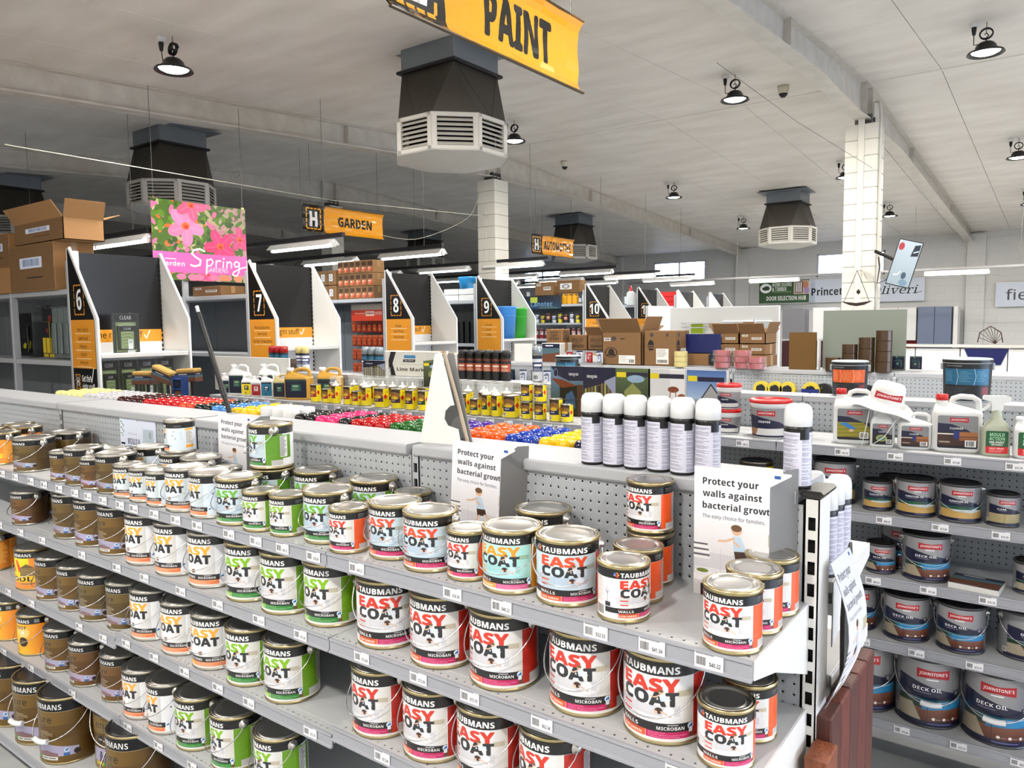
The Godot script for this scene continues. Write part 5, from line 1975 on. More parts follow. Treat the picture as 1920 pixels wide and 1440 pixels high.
const CAN_KIND := {"r": ["red-lettered white paint can", "r"], "o": ["orange-sided paint can with teal picture", "o"], "g": ["green-lettered white paint can", "g"], "t": ["orange-lettered white trim paint can", "t"], "d": ["gold-brown paint can", "d"], "w": ["yellow and orange paint can", "w"], "s": ["yellow sunburst paint can", "s"], "p": ["large gold-brown pail with white grip", "d"]}

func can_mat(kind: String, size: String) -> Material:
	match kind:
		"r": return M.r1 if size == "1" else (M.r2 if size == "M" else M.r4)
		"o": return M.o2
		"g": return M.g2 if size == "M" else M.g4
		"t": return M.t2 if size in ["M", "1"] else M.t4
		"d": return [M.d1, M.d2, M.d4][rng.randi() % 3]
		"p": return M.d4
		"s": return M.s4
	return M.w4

func can(code: String, at: Vector3, lab: String, turn: float, group: String, handle := true, rimgold := true):
	var kind = code[0]
	var size = code[1]
	var d = can_parts(size)
	var o = thing("paint_pail" if size == "P" else "paint_can", lab, "paint can", at, turn, group)
	part(o, "tin", d.body, M.gold if (rimgold and kind != "d" and kind != "t") else M.tin)
	part(o, "printed_label", d.label, can_mat(kind, size))
	part(o, "lid", d.lid, M.blacklid if size == "P" else M.lid)
	if size != "1" and handle:
		var r = CAN[size][0]
		for s in [-1, 1]:
			part(o, "handle_ear", d.ear, M.lid, Vector3(s * (r + 0.001), d.yh, 0), Vector3(0, 0, -s * PI / 2))
		part(o, "wire_handle", d.handle, M.wire)
		if d.has("grip"):
			part(o, "handle_grip", d.grip, M.whitegloss)
	return o

func cans(shelf_key: String, y: float, list: Array):
	var nm = {"S1": "topmost", "S2": "second", "S3": "third", "S4": "fourth", "B": "floor-level"}[shelf_key.substr(0, 2)]
	list = list.duplicate()
	list.sort_custom(func(a, b): return a[1] > b[1])
	var idx = can_count.get(nm, {"f": 0, "b": 0})
	for c in list:
		var r = CAN[c[0][1]][0]
		var back = c[2] + r < -1.42 and c[0][1] != "P"
		var row = "b" if back else "f"
		var lab = "%s, %s from the decking end, %s row, %s shelf" % [CAN_KIND[c[0][0]][0], ORD[idx[row]], "back" if back else "front", nm]
		idx[row] += 1
		var turn = c[3] if c.size() > 3 else rng.randf_range(-0.14, 0.14)
		can(c[0], Vector3(c[1], y + 0.0006, c[2]), lab, turn, "paint cans on the %s shelf" % nm)
	can_count[nm] = idx

var can_count := {}

func front_gondola():
	M.pegdeck = M.peg.duplicate()
	M.pegdeck.albedo_color = Color(0.70, 0.71, 0.72)
	M.pegdeck.normal_enabled = false
	var xs = [-0.455, -1.655, -2.905, -4.13, -5.36, -6.6]
	var s1 = [[-0.54, 4], [-0.66, 3], [-0.79, 2], [-1.04, 1], [-1.19, 0], [-1.53, 1], [-1.71, 0], [-1.85, 1], [-1.98, 2], [-2.12, 1], [-2.30, 0], [-2.43, 2], [-2.57, 1], [-2.71, 0], [-2.81, 3], [-2.94, 2], [-3.06, 1], [-3.17, 2], [-3.31, 4], [-3.45, 0], [-3.58, 1], [-3.74, 2], [-3.88, 1], [-4.03, 3]]
	var s2 = [[-0.93, 7], [-1.14, 6], [-1.31, 5], [-1.52, 5], [-1.78, 5], [-1.98, 6], [-2.2, 5], [-2.42, 7], [-2.66, 5], [-2.86, 6], [-3.14, 5], [-3.5, 5], [-3.72, 6], [-3.95, 7], [-0.6, 7]]
	var s3 = [[-0.62, 7], [-0.85, 6], [-1.05, 6], [-1.45, 5], [-1.75, 6], [-2.05, 5], [-2.22, 7], [-2.42, 5], [-2.62, 6], [-2.82, 5], [-3.0, 5], [-3.2, 6], [-3.65, 5], [-3.9, 7]]
	var s4 = [[-1.8, 5], [-2.05, 6], [-2.4, 5], [-2.62, 7], [-2.84, 5], [-3.3, 6], [-3.7, 5], [-4.0, 7]]
	var y3 = [0.791, 0.764, 0.741, 0.741, 0.741]
	for i in 5:
		var a = xs[i + 1]
		var b = xs[i]
		var xm = (a + b) / 2
		var o = thing("gondola_bay", "grey pegboard paint gondola bay, %s from the decking end" % ORD[i], "shelving", Vector3(xm, 0, -1.83), 0.0, "bays of the paint gondola")
		var L = func(x): return x - xm
		var z = func(q): return q + 1.83
		pegboard(o, L.call(a) + 0.012, L.call(b) - 0.016, 0.1, 1.515, z.call(-1.722))
		pegboard(o, L.call(a) + 0.012, L.call(b) - 0.016, 0.1, 1.515, z.call(-1.935), -1.0)
		var cap = B.new()
		cap.tf = Transform3D(Basis(Vector3(0, 0, 1), Vector3(0, 1, 0), Vector3(-1, 0, 0)), Vector3.ZERO)
		cap.prism([Vector2(z.call(-1.945), 1.515), Vector2(z.call(-1.712), 1.515), Vector2(z.call(-1.709), 1.52), Vector2(z.call(-1.709), 1.543), Vector2(z.call(-1.714), 1.548), Vector2(z.call(-1.94), 1.548), Vector2(z.call(-1.945), 1.543)], -L.call(b) + 0.03, -L.call(a) + 0.002)
		part(o, "cap_rail", cap.mesh(), M.rack)
		upright(o, L.call(b) - (0.0 if i else -0.004), 1.53, z.call(-1.718), M.white if i == 0 else M.rack, 0.09 if i == 0 else 0.03)
		if i == 0:
			part(o, "end_cap", bx(Vector3(0.05, 0.016, 0.12), 0.006), cm(Color(0.16, 0.15, 0.145), 0.25, 0.3), Vector3(L.call(b) + 0.004, 1.542, z.call(-1.768)))
		var pick = func(l):
			var r = []
			for q in l:
				if q[0] > a + 0.04 and q[0] < b - 0.03:
					r.append([L.call(q[0]), q[1]])
			return r
		var ds = 0.362
		shelf(o, L.call(a), L.call(b), 1.295, z.call(-1.36), ds, pick.call(s1))
		shelf(o, L.call(a), L.call(b), 1.049, z.call(-1.36), ds, pick.call(s2))
		shelf(o, L.call(a), L.call(b), y3[i], z.call(-1.36), ds, pick.call(s3))
		shelf(o, L.call(a), L.call(b), 0.431, z.call(-1.36), ds, pick.call(s4))
		shelf(o, L.call(a), L.call(b), 0.115, z.call(-1.26), 0.46, [], false, "base_deck")
		part(o, "kickplate", bx(Vector3(b - a - 0.01, 0.075, 0.01)), M.dark, Vector3(0, 0.0375, z.call(-1.33)))
		if i == 0:
			for y in [1.295, 1.049, 0.791, 0.431]:
				bracket(o, L.call(b) - 0.001, y - 0.001, z.call(-1.362), z.call(-1.722))
		# the far side of the gondola
		for y in [1.28 if i == 0 else 1.315, 1.04, 0.75, 0.45, 0.16]:
			part(o, "rear_shelf", bx(Vector3(b - a - 0.004, 0.03, 0.41), 0.003), M.white if i == 0 else M.deck, Vector3(0, y - 0.015, z.call(-2.145)))
			if i == 0:
				bracket(o, L.call(b) - 0.001, y - 0.001, z.call(-2.352), z.call(-1.94))
	cans("S1", 1.295, [
		["wM", -4.045, -1.425], ["wM", -4.17, -1.57], ["wM", -4.33, -1.60], ["wM", -4.25, -1.43], ["dW", -3.738, -1.437], ["dW", -3.790, -1.615], ["d1", -3.367, -1.408], ["dM", -3.233, -1.425],
		["d1", -3.098, -1.408], ["d1", -3.377, -1.541], ["d1", -3.245, -1.555], ["dM", -2.968, -1.426], ["tM", -3.008, -1.586], ["t1", -2.835, -1.408],
		["t1", -2.718, -1.408], ["t1", -2.600, -1.408], ["tM", -2.60, -1.56], ["tM", -2.467, -1.425, 0.1], ["tM", -2.316, -1.425, -0.3],
		["tM", -2.758, -1.565], ["t1", -2.456, -1.567], ["gM", -2.162, -1.425, 0.15], ["g1", -2.026, -1.41, 0.0], ["g1", -1.908, -1.424], ["gM", -2.032, -1.632], ["gM", -1.758, -1.454],
		["g1", -1.891, -1.66], ["g1", -1.897, -1.54], ["gM", -1.762, -1.64], ["gM", -2.192, -1.577], ["r1", -1.625, -1.416, -0.1], ["rM", -1.486, -1.460, 0.0], ["rM", -1.337, -1.442, 0.2],
		["r1", -1.611, -1.660], ["r1", -1.202, -1.435, -0.1], ["oM", -1.068, -1.437, 0.1], ["rM", -0.917, -1.447, 0.42], ["rM", -1.101, -1.620], ["r1", -0.761, -1.424, 1.15],
		["r1", -0.785, -1.540, -0.2], ["r1", -0.813, -1.658, -0.15], ["r1", -0.515, -1.410, -0.1], ["r1", -0.512, -1.525, -0.1], ["r1", -0.512, -1.640, -0.1],
	])
	cans("S2", 1.049, [
		["dM", -3.790, -1.425], ["d1", -3.827, -1.536], ["d4", -3.395, -1.450], ["d4", -3.197, -1.450], ["d4", -2.999, -1.450], ["t4", -2.785, -1.450],
		["t4", -2.577, -1.450], ["t4", -2.359, -1.450, 0.1], ["g4", -2.139, -1.450], ["g4", -1.952, -1.450, 0.0], ["g4", -1.762, -1.467, -0.05], ["r4", -1.519, -1.455, 0.5],
		["r4", -1.314, -1.455, 0.05], ["r4", -1.110, -1.455, 0.0], ["r4", -0.882, -1.470, 0.02], ["r4", -0.688, -1.470, 0.05], ["r1", -0.533, -1.430, 0.35], ["r1", -0.529, -1.556, -0.1],
	])
	cans("S3A", 0.741, [
		["w4", -4.286, -1.45], ["w4", -3.829, -1.452, 0.3], ["d4", -3.606, -1.45], ["d4", -3.391, -1.45], ["d4", -3.197, -1.45], ["d4", -3.008, -1.47],
	])
	cans("S3B", 0.764, [
		["t4", -2.777, -1.45, 0.0], ["t4", -2.559, -1.45, 0.1], ["t4", -2.362, -1.45, 0.3], ["g4", -2.158, -1.45, 0.05], ["g4", -1.959, -1.455, 0.1],
	])
	cans("S3C", 0.791, [
		["r4", -1.543, -1.45, -0.1], ["r4", -1.343, -1.45, -0.05], ["r4", -1.157, -1.455, 0.0], ["r4", -0.965, -1.46, -0.35],
	])
	cans("S4A", 0.431, [
		["s4", -4.128, -1.45], ["s4", -3.843, -1.45, 0.1], ["d4", -3.559, -1.45], ["d4", -3.321, -1.45], ["d4", -3.078, -1.465],
	])
	cans("S4B", 0.431, [
		["t4", -2.870, -1.45, -0.1], ["t4", -2.687, -1.45, -0.3], ["g4", -2.497, -1.452, 0.0], ["g4", -2.281, -1.456, -0.3], ["g4", -2.042, -1.462, -0.2],
	])
	cans("B", 0.115, [
		["pP", -3.922, -1.38], ["pP", -3.660, -1.385, 0.3], ["pP", -3.405, -1.385, 0.25], ["pP", -3.165, -1.50, 0.9], ["pP", -2.870, -1.41, 0.1],
	])
	# cans stacked on others
	can("t1", Vector3(-2.752, 1.4485, -1.566), "small white trim paint can turned to its bar code, stacked on another can", -0.75, "stacked paint cans")
	can("gM", Vector3(-2.192, 1.4485, -1.575), "green-sided paint can with wire handle stacked on another can, topmost shelf", -0.5, "stacked paint cans")
	can("r1", Vector3(-0.815, 1.4225, -1.66), "orange-sided small paint can stacked on another near the big card", -0.25, "stacked paint cans")
	spray_cans()
	show_cards()
	end_display()

# ---------- spray cans, cards and the decking sample ----------
func spray_parts() -> Dictionary:
	if can_meshes.has("spray"):
		return can_meshes["spray"]
	var d = {}
	var r = 0.0305
	d.body = B.new().lathe([[0.0, 0.002], [r - 0.004, 0.002], [r - 0.002, 0.0], [r, 0.003], [r - 0.001, 0.006], [r - 0.001, 0.138], [r - 0.004, 0.144], [0.0, 0.146]], 28, true).mesh()
	d.label = B.new().lathe([[r, 0.007], [r, 0.137]], 28).mesh()
	d.band = B.new().lathe([[r + 0.0005, 0.133], [r + 0.0005, 0.139], [r - 0.003, 0.141]], 28, true).mesh()
	d.cap = B.new().lathe([[r - 0.002, 0.139], [r + 0.001, 0.141], [r, 0.172], [r - 0.003, 0.183], [r - 0.010, 0.189], [r - 0.013, 0.1885], [r - 0.016, 0.190], [0.0, 0.190]], 28, true).mesh()
	can_meshes["spray"] = d
	return d

func spray(at: Vector3, lab: String, capm: Material, bodym: Material, turn := 0.0, tall := 1.0, group := "spray cans", shellm: Material = null):
	var d = spray_parts()
	var o = thing("spray_can", lab, "spray can", at, turn, group)
	part(o, "tin", d.body, shellm if shellm else M.tin)
	part(o, "printed_label", d.label, bodym)
	part(o, "collar", d.band, M.black)
	part(o, "cap", d.cap, capm)
	if tall != 1.0:
		for c in o.get_children():
			c.scale = Vector3(1, tall, 1)
	return o

func spray_cans():
	for i in 6:
		spray(Vector3(-1.03 + i * 0.0645, 1.5485, -1.752 - (i % 2) * 0.003), "white-capped white spray can on the gondola top, %s from the folded white board" % ORD[i], M.whitegloss, M.spray, 0.12 + 0.06 * (i % 3), 1.0, "white spray cans on the gondola top", M.dark)
	spray(Vector3(-0.494, 1.5485, -1.752), "white-capped spray can standing alone at the decking end of the gondola top", M.whitegloss, M.spray, 0.05, 1.0, "white spray cans on the gondola top", M.dark)
	var k = 0
	for q in [[-0.49, -1.985], [-0.49, -2.055], [-0.49, -2.13], [-0.56, -2.0], [-0.56, -2.07], [-0.56, -2.145]]:
		spray(Vector3(q[0], 1.2805, q[1]), "tall white spray can on the end rear shelf, %s counted outwards" % ORD[k], M.whitegloss, M.spray, 1.35, 1.22, "white spray cans on the rear shelf", M.dark)
		k += 1
	# rows of coloured caps on the far side, seen over the cap rail
	var runs = [[-4.75, 6, "pale yellow", Color(0.86, 0.84, 0.55)], [-4.40, 6, "silver", Color(0.72, 0.72, 0.74)], [-4.02, 4, "maroon", Color(0.20, 0.02, 0.04)], [-3.76, 5, "crimson", Color(0.70, 0.03, 0.07)], [-3.43, 2, "salmon", Color(0.80, 0.25, 0.12)], [-3.29, 2, "bottle green", Color(0.02, 0.08, 0.06)], [-3.15, 2, "sky blue", Color(0.25, 0.50, 0.76)], [-3.0, 3, "lemon", Color(0.88, 0.72, 0.04)], [-2.55, 2, "black", Color(0.02, 0.02, 0.02)], [-2.42, 2, "hot pink", Color(0.88, 0.16, 0.42)], [-2.28, 1, "charcoal", Color(0.07, 0.07, 0.08)], [-2.21, 3, "scarlet", Color(0.66, 0.02, 0.03)], [-2.0, 3, "leaf green", Color(0.07, 0.34, 0.06)], [-1.80, 2, "purple", Color(0.24, 0.10, 0.52)], [-1.66, 3, "orange", Color(0.90, 0.35, 0.04)], [-1.465, 2, "cobalt", Color(0.06, 0.22, 0.62)], [-1.33, 2, "yellow", Color(0.92, 0.74, 0.06)], [-1.2, 2, "navy", Color(0.02, 0.03, 0.20)]]
	for r in runs:
		var m = cm(r[3], 0.18)
		var n = 0
		for i in r[1]:
			for j in 4:
				var lab = "%s-capped spray can behind the cap rail, column %s, row %s" % [r[2], ["one", "two", "three", "four", "five", "six"][i], ["one", "two", "three", "four"][j]]
				spray(Vector3(r[0] + i * 0.066, 1.3158, -1.985 - j * 0.066), lab, m, M.sl_a, rng.randf() * 3, 1.31, "%s-capped spray cans on the rear shelf" % r[2])
				n += 1
	for i in 2:
		for j in 3:
			spray(Vector3(-1.06 + i * 0.068 + j * 0.02, 1.281 if j == 9 else 1.3158, -1.99 - j * 0.07), "beige-capped spray can near the white spray cans, column %s, row %s" % [["one", "two"][i], ["one", "two", "three"][j]], cm(Color(0.45, 0.42, 0.24), 0.2), M.sl_a, 0.0, 1.27, "beige-capped spray cans on the rear shelf")
	# upturned white tubs among the caps
	var tub = B.new().lathe([[0.0, 0.0], [0.034, 0.0], [0.036, 0.02], [0.036, 0.255], [0.034, 0.262], [0.028, 0.262], [0.028, 0.252], [0.0, 0.25]], 20, true).mesh()
	k = 0
	for x in [-2.79, -2.715, -2.64]:
		for j in 2:
			var o = tag(put(MeshInstance3D.new(), "white_tub", self), "plain white tub behind the cap rail, %s counting towards the decking end" % ORD[k], "tub", "white tubs on the rear shelf")
			o.mesh = tub
			o.material_override = M.hdpe
			o.position = Vector3(x, 1.3158, -2.0 - j * 0.08)
			k += 1

func fold_card(at: Vector3, turn: float, tilt: float, m: Material, lab: String, s := 1.0):
	var o = thing("show_card", lab, "card", at, turn, "bacterial growth show cards")
	o.rotation.z = tilt
	var w = 0.17 * s
	var h = 0.30 * s
	var f = B.new().prism([Vector2(0, 0), Vector2(w, 0), Vector2(w, h * 0.89), Vector2(w + 0.045 * s, h * 0.985), Vector2(w + 0.045 * s, h), Vector2(0, h)], 0.0, 0.0025)
	part(o, "card_front", f.mesh(), m)
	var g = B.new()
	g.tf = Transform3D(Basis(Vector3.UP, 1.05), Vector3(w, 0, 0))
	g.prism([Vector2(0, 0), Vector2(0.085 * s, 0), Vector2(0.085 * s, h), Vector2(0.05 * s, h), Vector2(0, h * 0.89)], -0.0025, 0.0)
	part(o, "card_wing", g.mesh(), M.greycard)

func show_cards():
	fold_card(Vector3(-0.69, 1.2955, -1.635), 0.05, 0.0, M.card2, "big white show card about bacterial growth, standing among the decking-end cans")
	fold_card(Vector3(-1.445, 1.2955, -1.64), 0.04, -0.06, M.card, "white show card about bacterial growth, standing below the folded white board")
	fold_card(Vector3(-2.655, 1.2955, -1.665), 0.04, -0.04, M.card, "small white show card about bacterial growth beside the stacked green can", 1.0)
	var m = thing("mould_card", "pale blue card reading MOULD & MILDEW fixed on the grey pegboard", "card", Vector3(-3.37, 1.3, -1.7195))
	part(m, "print", bx(Vector3(0.315, 0.27, 0.002), 0.0005, Vector3(0, 0.09, 0)), M.mould)
	part(m, "pin", bxs(Vector3(0.01, 0.01, 0.006), 0.002), M.white, Vector3(0, 0.21, 0.003))
	# folded white board standing on the gondola top
	var b = thing("folded_board", "tall folded white board with half-round cut-out standing on the gondola top", "board", Vector3(-1.6, 1.5485, -1.775), 0.15)
	var pl = [Vector2(-0.075, 0), Vector2(0.075, 0), Vector2(0.045, 0.12)]
	pl.append_array(arc(Vector2(0.05, 0.095), 0.028, 60, 235, 8))
	pl = [Vector2(-0.075, 0), Vector2(0.078, 0), Vector2(0.068, 0.05)]
	pl.append_array([Vector2(0.03, 0.06), Vector2(0.018, 0.08), Vector2(0.022, 0.105), Vector2(0.04, 0.122), Vector2(0.055, 0.125)])
	pl.append_array([Vector2(0.012, 0.285), Vector2(-0.012, 0.285)])
	part(b, "front_leaf", B.new().prism(pl, -0.002, 0.002).mesh(), M.white)
	var bb = B.new()
	bb.tf = Transform3D(Basis(Vector3.RIGHT, 0.0), Vector3(0.005, 0, -0.05))
	bb.prism([Vector2(-0.07, 0), Vector2(0.085, 0), Vector2(0.02, 0.285), Vector2(0.0, 0.285)], -0.002, 0.002)
	part(b, "rear_leaf", bb.mesh(), M.greycard)
	part(b, "timber_edge", B.new().tube([Vector3(0.085, 0.0, -0.03), Vector3(0.055, 0.125, -0.025), Vector3(0.014, 0.287, -0.012)], 0.006, 6).mesh(), cm(Color(0.68, 0.62, 0.54), 0.7))
	var p = thing("extension_pole", "slim black roller extension pole leaning up behind the paint gondola", "pole", Vector3(-2.92, 1.33, -1.99))
	var d0 = Vector3(0.03, 0.0, 0.05)
	var d1 = Vector3(-0.235, 0.66, 0.08)
	part(p, "shaft", B.new().tube([d0, d0.lerp(d1, 0.5), d1], 0.011, 12).mesh(), M.black)
	part(p, "collar", B.new().tube([d0.lerp(d1, 0.44), d0.lerp(d1, 0.50)], 0.0135, 12).mesh(), cm(Color(0.1, 0.1, 0.11), 0.3))
	part(p, "steel_tip", B.new().tube([d1, d1 + (d1 - d0).normalized() * 0.03], 0.009, 10).mesh(), M.wire)
	part(p, "steel_ferrule", B.new().tube([d0, d0.lerp(d1, 0.35)], 0.0085, 10).mesh(), M.wire)

func end_display():
	# curved price card hanging on the end upright
	var o = thing("hanging_card", "curled white advert card hanging from the slotted end upright", "card", Vector3(-0.432, 1.05, -1.76))
	var b = B.new()
	var n = 10
	for i in n:
		var t0 = float(i) / n
		var t1 = float(i + 1) / n
		var q = []
		for t in [t0, t1]:
			q.append([t * 0.33, 0.012 + 0.045 * sin(t * PI) , lerpf(0.02, 0.0, t)])
		for s in [0.0, -0.0015]:
			var f = 1.0 if s == 0.0 else -1.0
			var pts = [Vector3(q[0][1] + s, q[0][0], q[0][2]), Vector3(q[0][1] + 0.004 + s, q[0][0], q[0][2] - 0.16), Vector3(q[1][1] + 0.004 + s, q[1][0], q[1][2] - 0.16), Vector3(q[1][1] + s, q[1][0], q[1][2])]
			b.poly(pts, Vector3(f, 0, 0), [Vector2(0, 1 - t0), Vector2(1, 1 - t0), Vector2(1, 1 - t1), Vector2(0, 1 - t1)])
	part(o, "sheet", b.mesh(), M.card2)
	part(o, "curled_edge", B.new().lathe([[0.02, 0.0], [0.022, 0.15], [0.016, 0.30], [0.006, 0.34]], 12, true, 0.0, 0.45, Vector3(0.02, 0.0, -0.165)).mesh(), M.greycard)
	var w = thing("decking_sample", "red-brown timber decking sample board standing at the gondola end", "decking", Vector3(-0.42, 0.0, -1.9))
	for i in 6:
		var m = mat([Color(0.36, 0.20, 0.16), Color(0.40, 0.22, 0.17), Color(0.34, 0.21, 0.18), Color(0.43, 0.23, 0.18), Color(0.33, 0.19, 0.16), Color(0.52, 0.32, 0.20)][i], 0.5)
		m.albedo_texture = T.wood
		m.uv1_triplanar = true
		m.uv1_scale = Vector3(9, 0.7, 9)
		var h = 1.035 if i < 5 else 0.985
		part(w, "plank", bxs(Vector3(0.036 if i < 5 else 0.05, h, 0.088), 0.004), m, Vector3(0.0 if i < 5 else 0.008, h / 2, -0.235 + i * 0.0905))
	part(w, "batten", bx(Vector3(0.018, 0.06, 0.5), 0.003), cm(Color(0.24, 0.17, 0.14), 0.6), Vector3(-0.027, 0.8, 0))

# ---------- packages ----------
var packs := {}

func tin(at: Vector3, r: float, h: float, m: Material, lab: String, group: String, turn := 0.0, lidm: Material = null):
	var k = "tin%.3f,%.3f" % [r, h]
	if not packs.has(k):
		packs[k] = [B.new().lathe([[0.0, 0.002], [r - 0.002, 0.0], [r, 0.002], [r - 0.001, 0.005], [r - 0.001, h - 0.006], [r + 0.001, h - 0.004], [r, h - 0.001], [r - 0.003, h - 0.002]], 28, true).mesh(), B.new().lathe([[r, 0.006], [r, h - 0.007]], 28).mesh(), B.new().lathe([[r - 0.003, h - 0.004], [r - 0.005, h - 0.001], [r - 0.009, h - 0.003], [r - 0.012, h - 0.004], [0.0, h - 0.004]], 28, true).mesh()]
	var o = thing("tin", lab, "tin", at, turn, group)
	part(o, "tin_wall", packs[k][0], M.tin)
	part(o, "printed_label", packs[k][1], m)
	part(o, "lid", packs[k][2], lidm if lidm else M.lid)
	return o

func aerosol_clear(at: Vector3, m: Material, lab: String, group: String):
	# a varnish aerosol with a square clear cap over its nozzle
	if not packs.has("clearcap"):
		packs["clearcap"] = bx(Vector3(0.056, 0.062, 0.056), 0.003)
		packs["nozzle"] = B.new().lathe([[0.026, 0.0], [0.024, 0.008], [0.012, 0.014], [0.006, 0.016], [0.006, 0.03], [0.004, 0.034], [0.0, 0.034]], 14, true).mesh()
	var o = tin(at, 0.031, 0.125, m, lab, group)
	part(o, "nozzle", packs["nozzle"], M.white, Vector3(0, 0.122, 0))
	part(o, "clear_cap", packs["clearcap"], M.clear, Vector3(0, 0.157, 0))
	o.set_meta("category", "aerosol")
	return o

func jug(at: Vector3, w: float, h: float, d: float, body: Material, capm: Material, labm: Material, lab: String, group: String, turn := 0.0):
	# a moulded jerrican: shoulders slope up to a cap on one side and a hand hole on the other
	var k = "jug%.3f,%.3f" % [w, h]
	if not packs.has(k):
		var r = w * 0.16
		var hb = h * 0.66
		var b = B.new().loft([[0.0, w * 0.86, d * 0.86, r], [0.006, w * 0.96, d * 0.96, r], [0.02, w, d, r], [hb, w, d, r], [hb + h * 0.06, w * 0.97, d * 0.94, r], [hb + h * 0.14, w * 0.60, d * 0.60, r, -w * 0.16], [hb + h * 0.20, w * 0.26, d * 0.42, r * 0.7, -w * 0.30], [hb + h * 0.24, w * 0.24, w * 0.24, w * 0.118, -w * 0.31]])
		var hy = hb + h * 0.06
		var hd = B.new().tube([Vector3(-w * 0.16, hb + h * 0.13, 0), Vector3(-w * 0.08, h * 0.93, 0), Vector3(w * 0.06, h * 0.965, 0), Vector3(w * 0.30, h * 0.955, 0), Vector3(w * 0.415, h * 0.90, 0), Vector3(w * 0.43, hb + h * 0.10, 0), Vector3(w * 0.40, hb - h * 0.02, 0)], w * 0.065, 10)
		var cp = B.new().lathe([[w * 0.125, 0.0], [w * 0.135, 0.004], [w * 0.13, h * 0.095], [w * 0.11, h * 0.105], [0.0, h * 0.105]], 22, true)
		packs[k] = [b.mesh(), hd.mesh(), cp.mesh(), B.new().prism(rounded(w * 0.80, hb * 0.86, 0.006), 0.0, 0.0008).mesh()]
	var o = thing("jerrican", lab, "jerrican", at, turn, group)
	part(o, "bottle", packs[k][0], body)
	part(o, "handle", packs[k][1], body)
	part(o, "cap", packs[k][2], capm, Vector3(-w * 0.31, h * 0.895, 0))
	part(o, "printed_label", packs[k][3], labm, Vector3(0, h * 0.36, d / 2))
	return o

func trigger_bottle(at: Vector3, h: float, body: Material, labm: Material, lab: String, turn := 0.0, head := true):
	var w = 0.092
	if not packs.has("trigger"):
		packs["trigger"] = [B.new().loft([[0.0, w * 0.9, 0.05, 0.012], [0.006, w, 0.056, 0.016], [0.10, w, 0.056, 0.016], [0.122, w * 0.80, 0.05, 0.016], [0.14, w * 0.44, 0.036, 0.016], [0.165, 0.034, 0.03, 0.0145], [0.175, 0.03, 0.03, 0.0145]]).mesh(),
			B.new().prism([Vector2(-0.016, 0.0), Vector2(0.018, 0.0), Vector2(0.022, 0.028), Vector2(0.044, 0.036), Vector2(0.046, 0.05), Vector2(0.03, 0.058), Vector2(-0.042, 0.058), Vector2(-0.046, 0.052), Vector2(-0.046, 0.042), Vector2(-0.02, 0.036)], -0.012, 0.012).mesh(),
			B.new().prism([Vector2(-0.022, 0.04), Vector2(-0.014, 0.036), Vector2(-0.024, 0.014), Vector2(-0.044, -0.004), Vector2(-0.05, 0.0), Vector2(-0.034, 0.018)], -0.007, 0.007).mesh(),
			B.new().prism(rounded(w * 0.80, 0.086, 0.006), 0.0, 0.0008).mesh()]
	var o = thing("trigger_bottle", lab, "spray bottle", at, turn, "trigger bottles")
	part(o, "bottle", packs["trigger"][0], body)
	part(o, "spray_head", packs["trigger"][1], M.hdpe, Vector3(0, 0.172, 0))
	part(o, "trigger", packs["trigger"][2], M.hdpe, Vector3(0, 0.172, 0))
	part(o, "printed_label", packs["trigger"][3], labm, Vector3(0, 0.054, 0.028))
	return o

func tub(at: Vector3, r: float, h: float, lab: String):
	var k = "tub%.3f" % r
	if not packs.has(k):
		packs[k] = [B.new().lathe([[0.0, 0.0], [r * 0.86, 0.0], [r * 0.88, 0.004], [r * 0.97, h - 0.03], [r * 0.97, h - 0.02]], 32, true).mesh(), B.new().lathe([[r * 0.884, 0.006], [r * 0.972, h - 0.034]], 32).mesh(), B.new().lathe([[r * 0.98, h - 0.03], [r * 1.03, h - 0.028], [r * 1.03, h - 0.012]], 32, true).mesh(), B.new().lathe([[r * 1.03, h - 0.014], [r * 1.05, h - 0.01], [r * 1.04, h], [r * 0.98, h + 0.002], [r * 0.96, h - 0.004], [0.0, h - 0.004]], 32, true).mesh()]
	var o = thing("plastic_tub", lab, "tub", at, 0.0, "red-lidded tubs")
	part(o, "tub_wall", packs[k][0], M.hdpe)
	part(o, "printed_label", packs[k][1], M.tub)
	part(o, "rim", packs[k][2], M.hdpe)
	part(o, "lid", packs[k][3], M.redcap)
	return o

